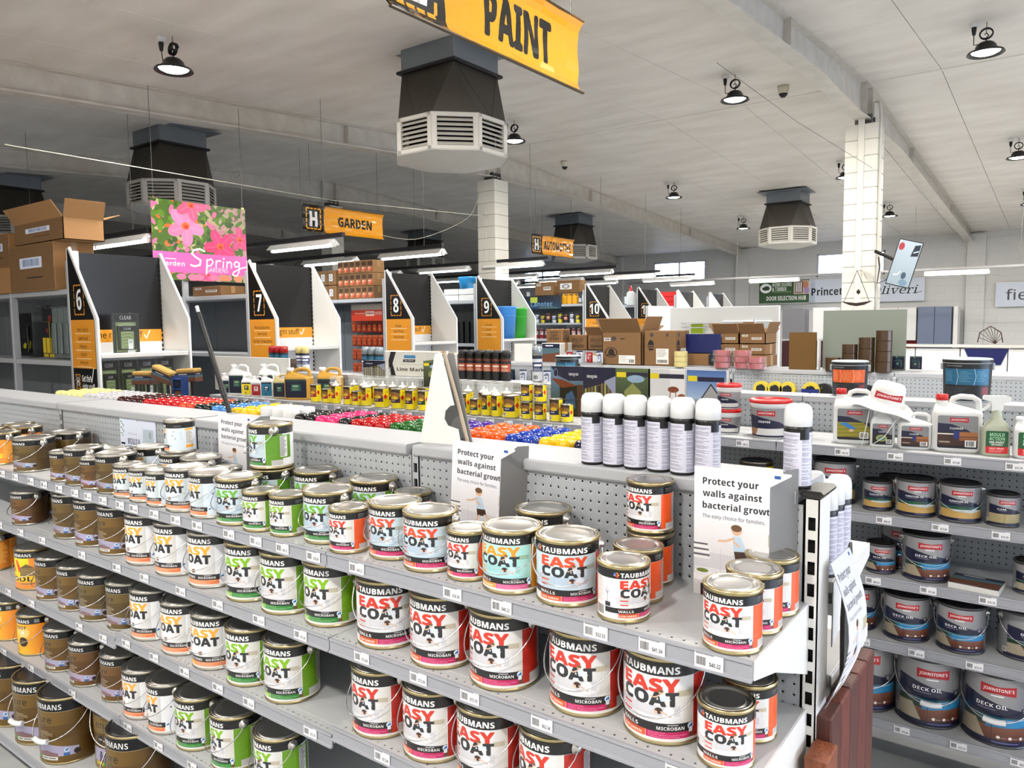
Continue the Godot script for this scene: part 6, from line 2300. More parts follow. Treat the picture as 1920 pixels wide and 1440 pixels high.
func carton(at: Vector3, s: Vector3, lab: String, group: String, print_m: Material = null, open := false, turn := 0.0, m: Material = null, side_m: Material = null):
	# a corrugated box: walls, tape, a printed face, and flaps when it stands open
	m = m if m else (M.carton if rng.randf() < 0.5 else M.carton2)
	var o = thing("carton", lab, "box", at, turn, group)
	if open:
		var b = B.new()
		var t = 0.006
		b.box(Vector3(0, t / 2, 0), Vector3(s.x, t, s.z))
		for q in [-1, 1]:
			b.box(Vector3(q * (s.x / 2 - t / 2), s.y / 2, 0), Vector3(t, s.y, s.z))
			b.box(Vector3(0, s.y / 2, q * (s.z / 2 - t / 2)), Vector3(s.x, s.y, t))
		part(o, "walls", b.mesh(), m)
		part(o, "filling", bx(Vector3(s.x - 0.02, s.y * 0.72, s.z - 0.02)), m, Vector3(0, s.y * 0.38, 0))
		var fl = minf(s.z, s.x) * 0.45
		for q in [[Vector3(0, s.y, s.z / 2), Vector3(-0.5, 0, 0), s.x], [Vector3(0, s.y, -s.z / 2), Vector3(-2.3, 0, 0), s.x], [Vector3(s.x / 2, s.y, 0), Vector3(-0.75, PI / 2, 0), s.z], [Vector3(-s.x / 2, s.y, 0), Vector3(-0.55, -PI / 2, 0), s.z]]:
			var f = B.new()
			f.box(Vector3(0, fl / 2, 0), Vector3(q[2] - 0.006, fl, 0.005))
			var p = part(o, "flap", f.mesh(), m, q[0])
			p.basis = Basis(Vector3.UP, q[1].y) * Basis(Vector3.RIGHT, q[1].x + 1.1)
	else:
		part(o, "walls", bx(s, 0.004, Vector3(0, s.y / 2, 0)), m)
		part(o, "tape", B.new().box(Vector3(0, s.y + 0.0005, 0), Vector3(s.x + 0.001, 0.0012, 0.05)).box(Vector3(s.x / 2 + 0.0005, s.y - 0.04, 0), Vector3(0.0012, 0.08, 0.05)).mesh(), cm(Color(0.66, 0.52, 0.36), 0.3))
	if print_m:
		part(o, "printed_face", bx(Vector3(s.x - 0.012, s.y - 0.012, 0.0012)), print_m, Vector3(0, s.y / 2, s.z / 2 + 0.0006))
	if side_m:
		part(o, "printed_side", bx(Vector3(s.z - 0.012, s.y - 0.012, 0.0012)), side_m, Vector3(s.x / 2 + 0.0006, s.y / 2, 0), Vector3(0, PI / 2, 0))
	return o

func hang_pack(at: Vector3, w: float, h: float, m: Material, lab: String, group: String, called := "hang_pack", depth := 0.02):
	# a carded pack on a peg hook; the origin is the pack's lower edge
	var o = thing(called, lab, "packet", at, 0.0, group)
	part(o, "card", bx(Vector3(w, h, 0.003), 0.0, Vector3(0, h / 2, 0)), m)
	part(o, "blister", bx(Vector3(w * 0.7, h * 0.62, depth), 0.006, Vector3(0, h * 0.38, depth / 2 + 0.002)), m)
	part(o, "hook", B.new().tube([Vector3(0, h - 0.012, -0.06), Vector3(0, h - 0.012, 0.07), Vector3(0, h, 0.085)], 0.0025, 6).mesh(), M.wire)
	return o

# ---------- the second gondola: varnish tins and deck oils ----------
func middle_gondola():
	var joints = [1.15, 0.06, -1.03, -2.12, -3.21, -4.30, -5.39]
	for i in 6:
		var a = joints[i + 1]
		var b = joints[i]
		var xm = (a + b) / 2
		var o = thing("gondola_bay", "pegboard gondola bay across the aisle, %s counted from the picture's outer edge" % ORD[i], "shelving", Vector3(xm, 0, -3.78), 0.0, "bays of the second gondola")
		var hw = (b - a) / 2
		pegboard(o, -hw + 0.012, hw - 0.012, 0.12, 1.545, 0.055)
		pegboard(o, -hw + 0.012, hw - 0.012, 0.12, 1.545, -0.055, -1.0)
		part(o, "cap_rail", bx(Vector3(b - a - 0.004, 0.03, 0.135), 0.004), M.rack, Vector3(0, 1.555, 0))
		upright(o, hw, 1.54, 0.058, M.rack)
		var ty = []
		var x = a + 0.12 + 0.07 * (i % 3)
		while x < b - 0.06:
			ty.append([x - xm, (i * 3 + ty.size()) % 8])
			x += 0.13 if i > 2 else 0.20
		for y in [1.40, 1.135, 0.877, 0.612, 0.276]:
			var t2 = []
			for q in ty:
				t2.append([clampf(q[0] + (y * 0.13 - 0.1), -hw + 0.04, hw - 0.04), q[1]])
			shelf(o, -hw, hw, y, 0.45, 0.385, t2, true, "shelf" if y > 0.3 else "base_deck")
		part(o, "rear_shelf", bx(Vector3(b - a - 0.01, 0.03, 0.38)), M.deck, Vector3(0, 1.2, -0.25))
		for s in [-1, 1]:
			part(o, "leg", bxs(Vector3(0.04, 0.24, 0.36), 0.003), M.dark, Vector3(s * (hw - 0.03), 0.12, 0.2))
	deck_oils()
	varnish_shelf()
	gondola_top()

func johnstone(at: Vector3, size: String, m: Material, lab: String, turn := 0.0):
	var d = can_parts(size)
	var o = thing("paint_pail" if size == "P" else "oil_can", lab, "paint can", at, turn, "grey and navy wood oil cans")
	part(o, "tin", d.body, cm(Color(0.30, 0.30, 0.31), 0.4, 0.6))
	part(o, "printed_label", d.label, m)
	part(o, "lid", d.lid, M.blacklid)
	if size != "1":
		var r = CAN[size][0]
		for s in [-1, 1]:
			part(o, "handle_ear", d.ear, M.lid, Vector3(s * (r + 0.001), d.yh, 0), Vector3(0, 0, -s * PI / 2))
		part(o, "wire_handle", d.handle, M.wire)
		if d.has("grip"):
			part(o, "handle_grip", d.grip, M.whitegloss)
	return o

func deck_oils():
	var jd = M.jd
	# the 2.0 L furniture oils, the row of clear finish and the deck oils below
	johnstone(Vector3(-0.638, 1.1356, -3.424), "1", M.js, "small grey and navy can with a yellow timber picture, first on the second shelf past the gondola end", 0.2)
	johnstone(Vector3(-0.60, 1.1356, -3.56), "1", M.js, "small dark can half hidden behind the yellow timber picture can", 0.2)
	johnstone(Vector3(-0.494, 1.1356, -3.415), "M", M.js, "grey and navy FURNITURE OIL can with wire handle, below the white hat", 0.2)
	johnstone(Vector3(-0.338, 1.1356, -3.415), "M", M.js, "grey and navy FURNITURE OIL can with wire handle, below the big red-capped jerrican", 0.15)
	johnstone(Vector3(-0.196, 1.1356, -3.418), "1", M.jc, "small grey can with a pale timber picture, below the spray bottle", 0.3)
	johnstone(Vector3(-0.82, 1.1356, -3.47), "4", M.js, "dark wood oil can in shadow behind the white rear spray cans", 0.2)
	johnstone(Vector3(-0.615, 0.8776, -3.41), "1", jd, "small DECK OIL can on the third shelf, nearest the gondola end", 0.2)
	johnstone(Vector3(-0.56, 0.8776, -3.56), "4", jd, "dark DECK OIL can set back behind the small one, third shelf", 0.1)
	johnstone(Vector3(-0.452, 0.8776, -3.43), "4", jd, "big DECK OIL can with wire handle on the third shelf, beside the leaflets", 0.25)
	johnstone(Vector3(-0.10, 0.8776, -3.46), "1", jd, "small DECK OIL can at the picture edge beyond the leaflets", 0.2)
	johnstone(Vector3(-0.72, 0.6126, -3.45), "4", jd, "DECK OIL can on the fourth shelf, first past the hanging advert card", 0.3)
	johnstone(Vector3(-0.518, 0.6126, -3.44), "4", jd, "DECK OIL can on the fourth shelf, second past the hanging advert card", 0.12)
	johnstone(Vector3(-0.322, 0.6126, -3.44), "4", jd, "DECK OIL can on the fourth shelf, third past the hanging advert card", 0.0)
	johnstone(Vector3(-0.115, 0.6126, -3.50), "4", jd, "DECK OIL can in deep shadow at the end of the fourth shelf", 0.5)
	johnstone(Vector3(-0.675, 0.2766, -3.47), "P", jd, "large DECK OIL pail half behind the decking sample board", 0.1)
	johnstone(Vector3(-0.435, 0.2766, -3.47), "P", jd, "large DECK OIL pail with white grip on the lowest shelf", 0.22)
	johnstone(Vector3(-0.190, 0.2766, -3.47), "P", jd, "large DECK OIL pail at the outer end of the lowest shelf", 0.0)
	var lf = thing("leaflet_stack", "stack of white-edged blue leaflets lying on the third shelf", "leaflets", Vector3(-0.27, 0.8776, -3.40), -0.1)
	for i in 5:
		part(lf, "leaflet", bxs(Vector3(0.17, 0.004, 0.13)), M.white, Vector3(0.002 * (i % 2), 0.002 + i * 0.0045, 0.001 * i))
	part(lf, "cover", bx(Vector3(0.17, 0.002, 0.13)), M.pic8, Vector3(0, 0.025, 0.004))
	# jerricans, bottles and the hat
	jug(Vector3(-0.747, 1.4006, -3.46), 0.157, 0.232, 0.09, M.hdpe, M.redcap, M.jug1, "big white red-capped jerrican with a yellow decking picture, under the white hat", "white jerricans", 0.25)
	trigger_bottle(Vector3(-0.625, 1.4006, -3.42), 0.2, M.hdpe, M.jug2, "white trigger bottle with a dark green picture directly under the white hat", 0.2)
	jug(Vector3(-0.507, 1.4006, -3.43), 0.122, 0.148, 0.07, M.hdpe, M.redcap, M.jug0, "small white red-capped jerrican beside the white hat", "white jerricans", 0.2)
	jug(Vector3(-0.362, 1.4006, -3.45), 0.172, 0.226, 0.09, M.hdpe, M.redcap, M.jug0, "big white red-capped jerrican with a brown decking picture, in front of the blue pail", "white jerricans", 0.2)
	var cloudy = cm(Color(0.66, 0.68, 0.60), 0.3)
	trigger_bottle(Vector3(-0.228, 1.4006, -3.42), 0.225, cloudy, M.jug3, "cloudy trigger bottle with a green and red MOULD ACTION label", 0.25)
	jug(Vector3(-0.115, 1.4006, -3.42), 0.115, 0.155, 0.07, M.hdpe, M.hdpe, M.jug3, "white jerrican with a green and red MOULD ACTION label at the picture edge", "white jerricans", 0.2)
	tub(Vector3(-1.095, 1.4006, -3.45), 0.09, 0.17, "big red-lidded white tub with grey and navy STRIPPER label")
	tub(Vector3(-1.29, 1.4006, -3.45), 0.056, 0.115, "small red-lidded tub at the bottom of a stack of two")
	tub(Vector3(-1.29, 1.5176, -3.45), 0.056, 0.115, "small red-lidded tub on top of a stack of two")
	bucket_hat(Vector3(-0.62, 1.578, -3.44))
	# wide black pan and trigger tops on the lower shelf, glimpsed past the sprays
	for q in [[-1.16, "blue and yellow banded dark tub lid glimpsed between the spray cans"], [-0.96, "dark tub glimpsed behind the lone spray can"]]:
		tin(Vector3(q[0], 1.1356, -3.46), 0.075, 0.15, M.sl_f, q[1], "dark tubs of the second shelf", 0.0, M.blacklid)
	for i in 8:
		tin(Vector3(-2.0 - i * 0.36, 1.1356, -3.47), 0.082, 0.16, M.tin1, "black-lidded tin in the dark below the varnish tins, %s counted from the deck oils" % ORD[i], "black-lidded tins in the shadow", 0.4, M.blacklid)

func bucket_hat(at: Vector3):
	var o = thing("bucket_hat", "white cloth bucket hat with a red badge, resting tilted on the jerrican and bottle", "hat", at, 0.25)
	o.rotation = Vector3(0.12, 0.25, -0.22)
	var cloth = mat(Color(0.86, 0.86, 0.85), 0.85)
	cloth.rim_enabled = true
	cloth.rim = 0.3
	var brim = B.new()
	var crown = B.new()
	var n = 40
	for i in n:
		for j in 5:
			var q = []
			for e in [[i, j], [i + 1, j], [i + 1, j + 1], [i, j + 1]]:
				var a = TAU * e[0] / n
				var t = e[1] / 5.0
				var rr = lerpf(0.066, 0.128, t) * (1.0 + 0.06 * cos(2 * a) * t)
				q.append(Vector3(sin(a) * rr, 0.012 - 0.034 * t * t + 0.012 * t * cos(2 * a + 0.6) + 0.004 * t * sin(5 * a), cos(a) * rr * 0.92))
			for s in [0.0, -0.003]:
				var pts = []
				for p in q:
					pts.append(p + Vector3(0, s, 0))
				brim.poly(pts, Vector3.UP if s == 0.0 else Vector3.DOWN)
	crown.lathe([[0.067, 0.008], [0.066, 0.03], [0.064, 0.055], [0.060, 0.075], [0.052, 0.086], [0.03, 0.09], [0.0, 0.088]], 36, true)
	part(o, "brim", brim.mesh(), cloth)
	part(o, "crown", crown.mesh(), cloth)
	part(o, "band", B.new().lathe([[0.069, 0.010], [0.0685, 0.026]], 36).mesh(), cloth)
	var bd = Cv.new(256, 90, Color(0.62, 0.07, 0.10))
	bowtie(bd, 4, 6, 248, 78)
	part(o, "badge", B.new().lathe([[0.0695, 0.024], [0.067, 0.056]], 10, false, 0.36, 0.64).mesh(), badge_mat())
	part(o, "chin_cord", B.new().tube([Vector3(-0.06, -0.004, 0.075), Vector3(-0.055, -0.09, 0.085), Vector3(-0.05, -0.205, 0.09), Vector3(0.02, -0.12, 0.09), Vector3(0.055, -0.02, 0.07)], 0.0018, 6).mesh(), M.white)

func badge_mat() -> Material:
	var c = Cv.new(256, 90, Color(0.86, 0.86, 0.85))
	bowtie(c, 4, 4, 248, 82)
	var m = tmat(c.done(), 0.7)
	m.uv1_scale = Vector3(1.0 / 0.28, 1, 1)
	m.uv1_offset = Vector3(-0.36 / 0.28, 0, 0)
	return m

func varnish_shelf():
	var y = 1.4006
	var g = "varnish tins on the second gondola"
	var dk = cm(Color(0.05, 0.09, 0.12), 0.4)
	var amber = cm(Color(0.72, 0.55, 0.22), 0.3)
	var pale = cm(Color(0.74, 0.68, 0.50), 0.3)
	jug(Vector3(-5.30, y, -3.44), 0.12, 0.165, 0.07, M.hdpe, M.hdpe, M.sl_e, "small white handled jug with dark label at the shelf's far end", "jugs on the varnish shelf", 0.5)
	jug(Vector3(-5.15, y, -3.44), 0.165, 0.235, 0.09, M.hdpe, M.hdpe, M.sl_e, "big white handled jug with dark teal label, nearer one of two", "jugs on the varnish shelf", 0.4)
	jug(Vector3(-4.97, y, -3.58), 0.165, 0.235, 0.09, M.hdpe, M.hdpe, M.sl_e, "big white handled jug with dark teal label, set back behind the yellow-faced bottle", "jugs on the varnish shelf", 0.4)
	jug(Vector3(-5.02, y, -3.42), 0.09, 0.16, 0.06, M.hdpe, M.hdpe, M.sl_f, "white bottle with a yellow and dark face label, before the big white jugs", "jugs on the varnish shelf", 0.5)
	jug(Vector3(-4.90, y, -3.42), 0.085, 0.155, 0.06, M.hdpe, M.hdpe, M.sl_d, "white bottle with a red and pale label, before the big white jugs", "jugs on the varnish shelf", 0.5)
	jug(Vector3(-4.77, y, -3.42), 0.10, 0.178, 0.06, M.hdpe, M.hdpe, M.sl_c, "white bottle with a teal label beside the amber jugs", "jugs on the varnish shelf", 0.5)
	jug(Vector3(-4.63, y, -3.43), 0.11, 0.178, 0.07, pale, M.hdpe, M.sl_e, "small amber jug with navy and green label", "jugs on the varnish shelf", 0.5)
	jug(Vector3(-4.44, y, -3.44), 0.20, 0.228, 0.10, amber, M.hdpe, M.sl_e, "big amber jug with navy and green label, in front", "jugs on the varnish shelf", 0.45)
	jug(Vector3(-4.27, y, -3.58), 0.18, 0.228, 0.10, amber, M.hdpe, M.sl_e, "big amber jug with navy and green label, behind", "jugs on the varnish shelf", 0.45)
	var front = [["t", -4.19, 0], ["s", -4.08, 0], ["a", -3.98, 0], ["t", -3.86, 0], ["s", -3.775, 0], ["a", -3.69, 0], ["b", -3.545, 1], ["b", -3.40, 1], ["t", -3.285, 1], ["t", -3.185, 2], ["a", -2.975, 2], ["t", -2.86, 2], ["s", -2.77, 2], ["a", -2.69, 2], ["a", -2.615, 2], ["b", -2.515, 3], ["s", -2.405, 3], ["s", -2.32, 3], ["t", -2.215, 3]]
	var i = 0
	for q in front:
		var m = M["tin%d" % q[2]]
		var word = ["red-banded", "maroon-banded", "dark green-banded", "navy-banded"][q[2]]
		var lab = "%s yellow %s, front row of the varnish shelf, %s counted from the amber jugs" % [word, "aerosol with clear cap" if q[0] == "a" else "varnish tin", ORD[i]]
		var at = Vector3(q[1], y, -3.385 - (i % 2) * 0.006)
		if q[0] == "a":
			aerosol_clear(at, m, lab, g)
		else:
			var sz = {"t": [0.036, 0.125], "s": [0.034, 0.098], "b": [0.047, 0.128]}[q[0]]
			tin(at, sz[0], sz[1], m, lab, g, 0.35)
		i += 1
	tin(Vector3(-2.405, y + 0.0985, -3.385), 0.034, 0.098, M.tin3, "navy-banded yellow tin stacked on another, nearer the amber jugs of two stacks", g, 0.35)
	tin(Vector3(-2.32, y + 0.0985, -3.391), 0.034, 0.098, M.tin3, "navy-banded yellow tin stacked on another, nearer the brochures of two stacks", g, 0.35)
	tin(Vector3(-2.15, y, -3.39), 0.034, 0.098, M.tin3, "low navy-banded yellow tin, last of the varnish row", g, 0.35)
	i = 0
	for x in [-3.93, -3.83, -3.74, -3.65, -3.56, -3.47, -3.38, -2.92, -2.80, -2.72, -2.63]:
		aerosol_clear(Vector3(x, y, -3.50), M["tin%d" % (0 if x < -3.6 else (1 if x < -3.3 else 2))], "yellow aerosol with square clear cap, back row of the varnish shelf, %s from the amber jugs" % ORD[i], g)
		i += 1
	i = 0
	for x in [-4.15, -3.3, -3.2, -3.09, -2.55]:
		tin(Vector3(x, y, -3.52), 0.04, 0.13, M["tin%d" % [0, 1, 2, 2, 3][i]], "yellow varnish tin in the back row, %s from the amber jugs" % ORD[i], g, 0.3)
		i += 1
	var w = thing("white_divider", "plain white divider panel standing behind the jugs", "panel", Vector3(-5.30, 1.4006, -3.64))
	part(w, "sheet", bx(Vector3(1.0, 0.28, 0.012), 0.002, Vector3(0, 0.14, 0)), M.white)
	part(w, "foot", bx(Vector3(0.9, 0.01, 0.05), 0.002, Vector3(0, 0.005, 0)), M.white)
	# brochures on wire holders above the varnish shelf
	var names = ["dark house under a navy band", "timber screen under a navy band", "garden hut with yellow tab", "wooden stools with yellow tab", "gabled house against the sky"]
	for k in 5:
		var bx0 = thing("brochure_holder", "wire holder of brochures showing a %s" % names[k], "brochures", Vector3([-2.30, -2.09, -1.885, -1.69, -1.475][k], 1.385, -3.64), 0.12 if k == 0 else 0.0, "brochure holders above the varnish shelf")
		for j in 4:
			part(bx0, "brochure", bxs(Vector3(0.205, 0.292, 0.003)), M["pic%d" % k] if j == 0 else M.white, Vector3(0.003 * j, 0.15, 0.012 - j * 0.004))
		part(bx0, "wire_frame", B.new().tube([Vector3(-0.1, 0.10, -0.02), Vector3(-0.1, 0.0, -0.015), Vector3(-0.1, 0.0, 0.03), Vector3(-0.1, 0.11, 0.034), Vector3(0.1, 0.11, 0.034), Vector3(0.1, 0.0, 0.03), Vector3(0.1, 0.0, -0.015), Vector3(0.1, 0.1, -0.02)], 0.0035, 6).mesh(), M.black)

func gondola_top():
	var y = 1.5706
	var z = -3.78
	var g = "things on top of the second gondola"
	var k = 0
	for x in [-5.20, -5.125, -5.05]:
		spray(Vector3(x, y, z), "red-capped teal spray can on the second gondola, %s of three beside the aisle end" % ORD[k], cm(Color(0.62, 0.03, 0.05), 0.2), M.sl_c, 0.6, 1.03, "red-capped teal spray cans")
		k += 1
	k = 0
	for x in [-4.86, -4.79]:
		spray(Vector3(x, y, z), "cream-capped grey-blue spray can on the second gondola, %s of a pair" % ORD[k], cm(Color(0.78, 0.72, 0.48), 0.2), M.sl_a, 0.9, 1.02, "cream-capped spray cans")
		k += 1
	k = 0
	for x in [-4.13, -4.06, -3.99]:
		spray(Vector3(x, y, z - 0.02), "silver-capped blue spray can beside the line marking carton, %s of three" % ORD[k], cm(Color(0.55, 0.60, 0.64), 0.25, 0.4), M.sl_c, 0.4, 1.05, "silver-capped blue spray cans")
		k += 1
	k = 0
	for i in 6:
		spray(Vector3(-3.185 + i * 0.07, y, z + 0.01), "black-capped orange-brown spray can, %s in the row of six counted from the white carton" % ORD[k], M.black, M.sl_b, 0.2, 1.0, "row of black-capped spray cans", M.dark)
		k += 1
	spray(Vector3(-2.607, y, z), "tall silver spray can standing alone near the blue-banded pail", cm(Color(0.56, 0.60, 0.63), 0.3, 0.5), M.sl_a, 0.8, 1.15, g)
	carton(Vector3(-3.62, y, z - 0.01), Vector3(0.50, 0.175, 0.11), "white Line Marking carton with blue and black logo", g, M.pic11, false, 0.0, M.white)
	carton(Vector3(-3.285, y, z - 0.01), Vector3(0.15, 0.165, 0.11), "white carton with small blue logo beside the line marking carton", g, M.pic11, false, 0.0, M.white)
	johnstone_pail(Vector3(-2.40, y, z - 0.02), 0.072, 0.165, M.pailblue, "blue-banded dark pail beside the tall silver spray can")
	johnstone_pail(Vector3(-0.84, y, z - 0.02), 0.078, 0.165, M.pailorange, "orange-banded dark pail behind the white hat")
	johnstone_pail(Vector3(-0.366, y, z - 0.02), 0.092, 0.185, M.pailblue, "big blue-banded dark pail above the oil jerricans")
	var c = thing("brown_card", "small brown picture card propped before the cream-capped spray cans", "card", Vector3(-4.93, y, z + 0.05), 0.3, g)
	part(c, "print", bx(Vector3(0.16, 0.1, 0.004), 0.001, Vector3(0, 0.05, 0)), cm(Color(0.40, 0.34, 0.31), 0.5))
	part(c, "stand", bx(Vector3(0.05, 0.07, 0.003), 0.0, Vector3(0, 0.035, -0.025)), M.black, Vector3.ZERO, Vector3(-0.3, 0, 0))
	var h = thing("leaflet_box", "clear leaflet box with navy folders beside the line marking carton", "leaflets", Vector3(-3.90, y - 0.02, z + 0.1), 0.05, g)
	for j in 4:
		part(h, "folder", bxs(Vector3(0.2, 0.12, 0.004)), M.pic1 if j == 0 else M.white, Vector3(0.004 * j, 0.07, 0.02 - 0.008 * j))
	part(h, "box", bx(Vector3(0.23, 0.08, 0.05), 0.002, Vector3(0, 0.04, 0)), M.clear)
	var f = thing("leaflet_fan", "fanned dark leaflets hanging before the line marking carton", "leaflets", Vector3(-3.34, 1.50, -3.66), 0.3, g)
	for j in 5:
		part(f, "leaflet", bxs(Vector3(0.13, 0.19, 0.003)), M.pic2, Vector3(0.012 * j, 0.095, 0.02 - 0.01 * j), Vector3(0, 0, -0.03 * j))
	part(f, "wire_frame", B.new().tube([Vector3(-0.07, 0.06, 0.03), Vector3(-0.07, 0.0, 0.03), Vector3(0.11, 0.0, 0.03), Vector3(0.11, 0.06, 0.03)], 0.003, 6).mesh(), M.black)
	# paint pads and the blue rack at the gondola's aisle end
	pads()

func johnstone_pail(at: Vector3, r: float, h: float, m: Material, lab: String):
	var o = thing("filler_pail", lab, "pail", at, 0.1, "dark banded pails")
	part(o, "pail_wall", B.new().lathe([[0.0, 0.0], [r * 0.93, 0.0], [r * 0.94, 0.004], [r, h - 0.02], [r + 0.003, h - 0.018], [r + 0.003, h - 0.004], [r - 0.002, h], [r - 0.01, h - 0.006], [0.0, h - 0.006]], 32, true).mesh(), cm(Color(0.62, 0.66, 0.68), 0.3))
	part(o, "printed_label", B.new().lathe([[r * 0.942 + 0.0006, 0.006], [r + 0.0004, h - 0.022]], 32).mesh(), m)
	part(o, "lid_band", B.new().lathe([[r + 0.0035, h - 0.018], [r + 0.0035, h - 0.006]], 32).mesh(), M.black)
	for s in [-1, 1]:
		part(o, "lug", bxs(Vector3(0.012, 0.03, 0.02), 0.003), cm(Color(0.62, 0.66, 0.68), 0.3), Vector3(s * (r + 0.003), h - 0.035, 0))

func pads():
	var yel = cm(Color(0.72, 0.58, 0.32), 0.9)
	var k = 0
	for q in [[-6.30, 1.44, -3.30, 0.0], [-6.06, 1.47, -3.34, -0.35], [-5.83, 1.47, -3.42, 0.05]]:
		var o = thing("paint_pad", "yellow paint pad applicator with navy sleeve, %s counted towards the blue rack" % ORD[k], "paint pad", Vector3(q[0], 1.2, q[2]), 0.3, "paint pad applicators")
		var y = q[1] - 1.2
		part(o, "pad", bx(Vector3(0.2, 0.035, 0.09), 0.01), yel, Vector3(0, y + 0.10, 0), Vector3(0, 0, q[3]))
		part(o, "sleeve", bx(Vector3(0.205, 0.075, 0.095), 0.004), M.pic8, Vector3(0, y + 0.045, 0), Vector3(0, 0, q[3]))
		part(o, "handle", B.new().tube([Vector3(0.03, y + 0.02, 0), Vector3(0.035, 0.05, 0.0), Vector3(0.03, 0.0, 0)], 0.014, 10).mesh(), cm(Color(0.03, 0.03, 0.08), 0.4))
		part(o, "spike", bx(Vector3(0.02, 0.02, 0.04)), M.black, Vector3(0.03, 0.01, 0))
		k += 1
	var s = thing("pad_shelf", "low dark display stand holding the paint pads", "stand", Vector3(-6.05, 0, -3.36))
	part(s, "board", bx(Vector3(0.9, 0.02, 0.35), 0.003), M.dark, Vector3(0, 1.188, 0))
	part(s, "back", bx(Vector3(0.9, 0.62, 0.015), 0.002), M.dark, Vector3(0, 0.9, -0.17))
	for q in [-1, 1]:
		part(s, "leg", bxs(Vector3(0.03, 1.18, 0.3), 0.003), M.dark, Vector3(q * 0.42, 0.59, 0))
	var r = thing("refill_rack", "narrow blue rack of brown pad refills", "rack", Vector3(-5.72, 1.2, -3.28))
	for q in [-1, 1]:
		part(r, "side_rail", bxs(Vector3(0.012, 0.34, 0.06), 0.002), cm(Color(0.06, 0.18, 0.40), 0.4), Vector3(q * 0.06, 0.17, 0))
	for i in 4:
		part(r, "refill", bxs(Vector3(0.105, 0.05, 0.05), 0.008), cm(Color(0.36, 0.24, 0.15) if i % 2 == 0 else Color(0.05, 0.08, 0.18), 0.8), Vector3(0, 0.04 + i * 0.078, 0))
		part(r, "crossbar", bxs(Vector3(0.12, 0.012, 0.06), 0.002), cm(Color(0.08, 0.25, 0.50), 0.4), Vector3(0, 0.078 + i * 0.078, 0.004))

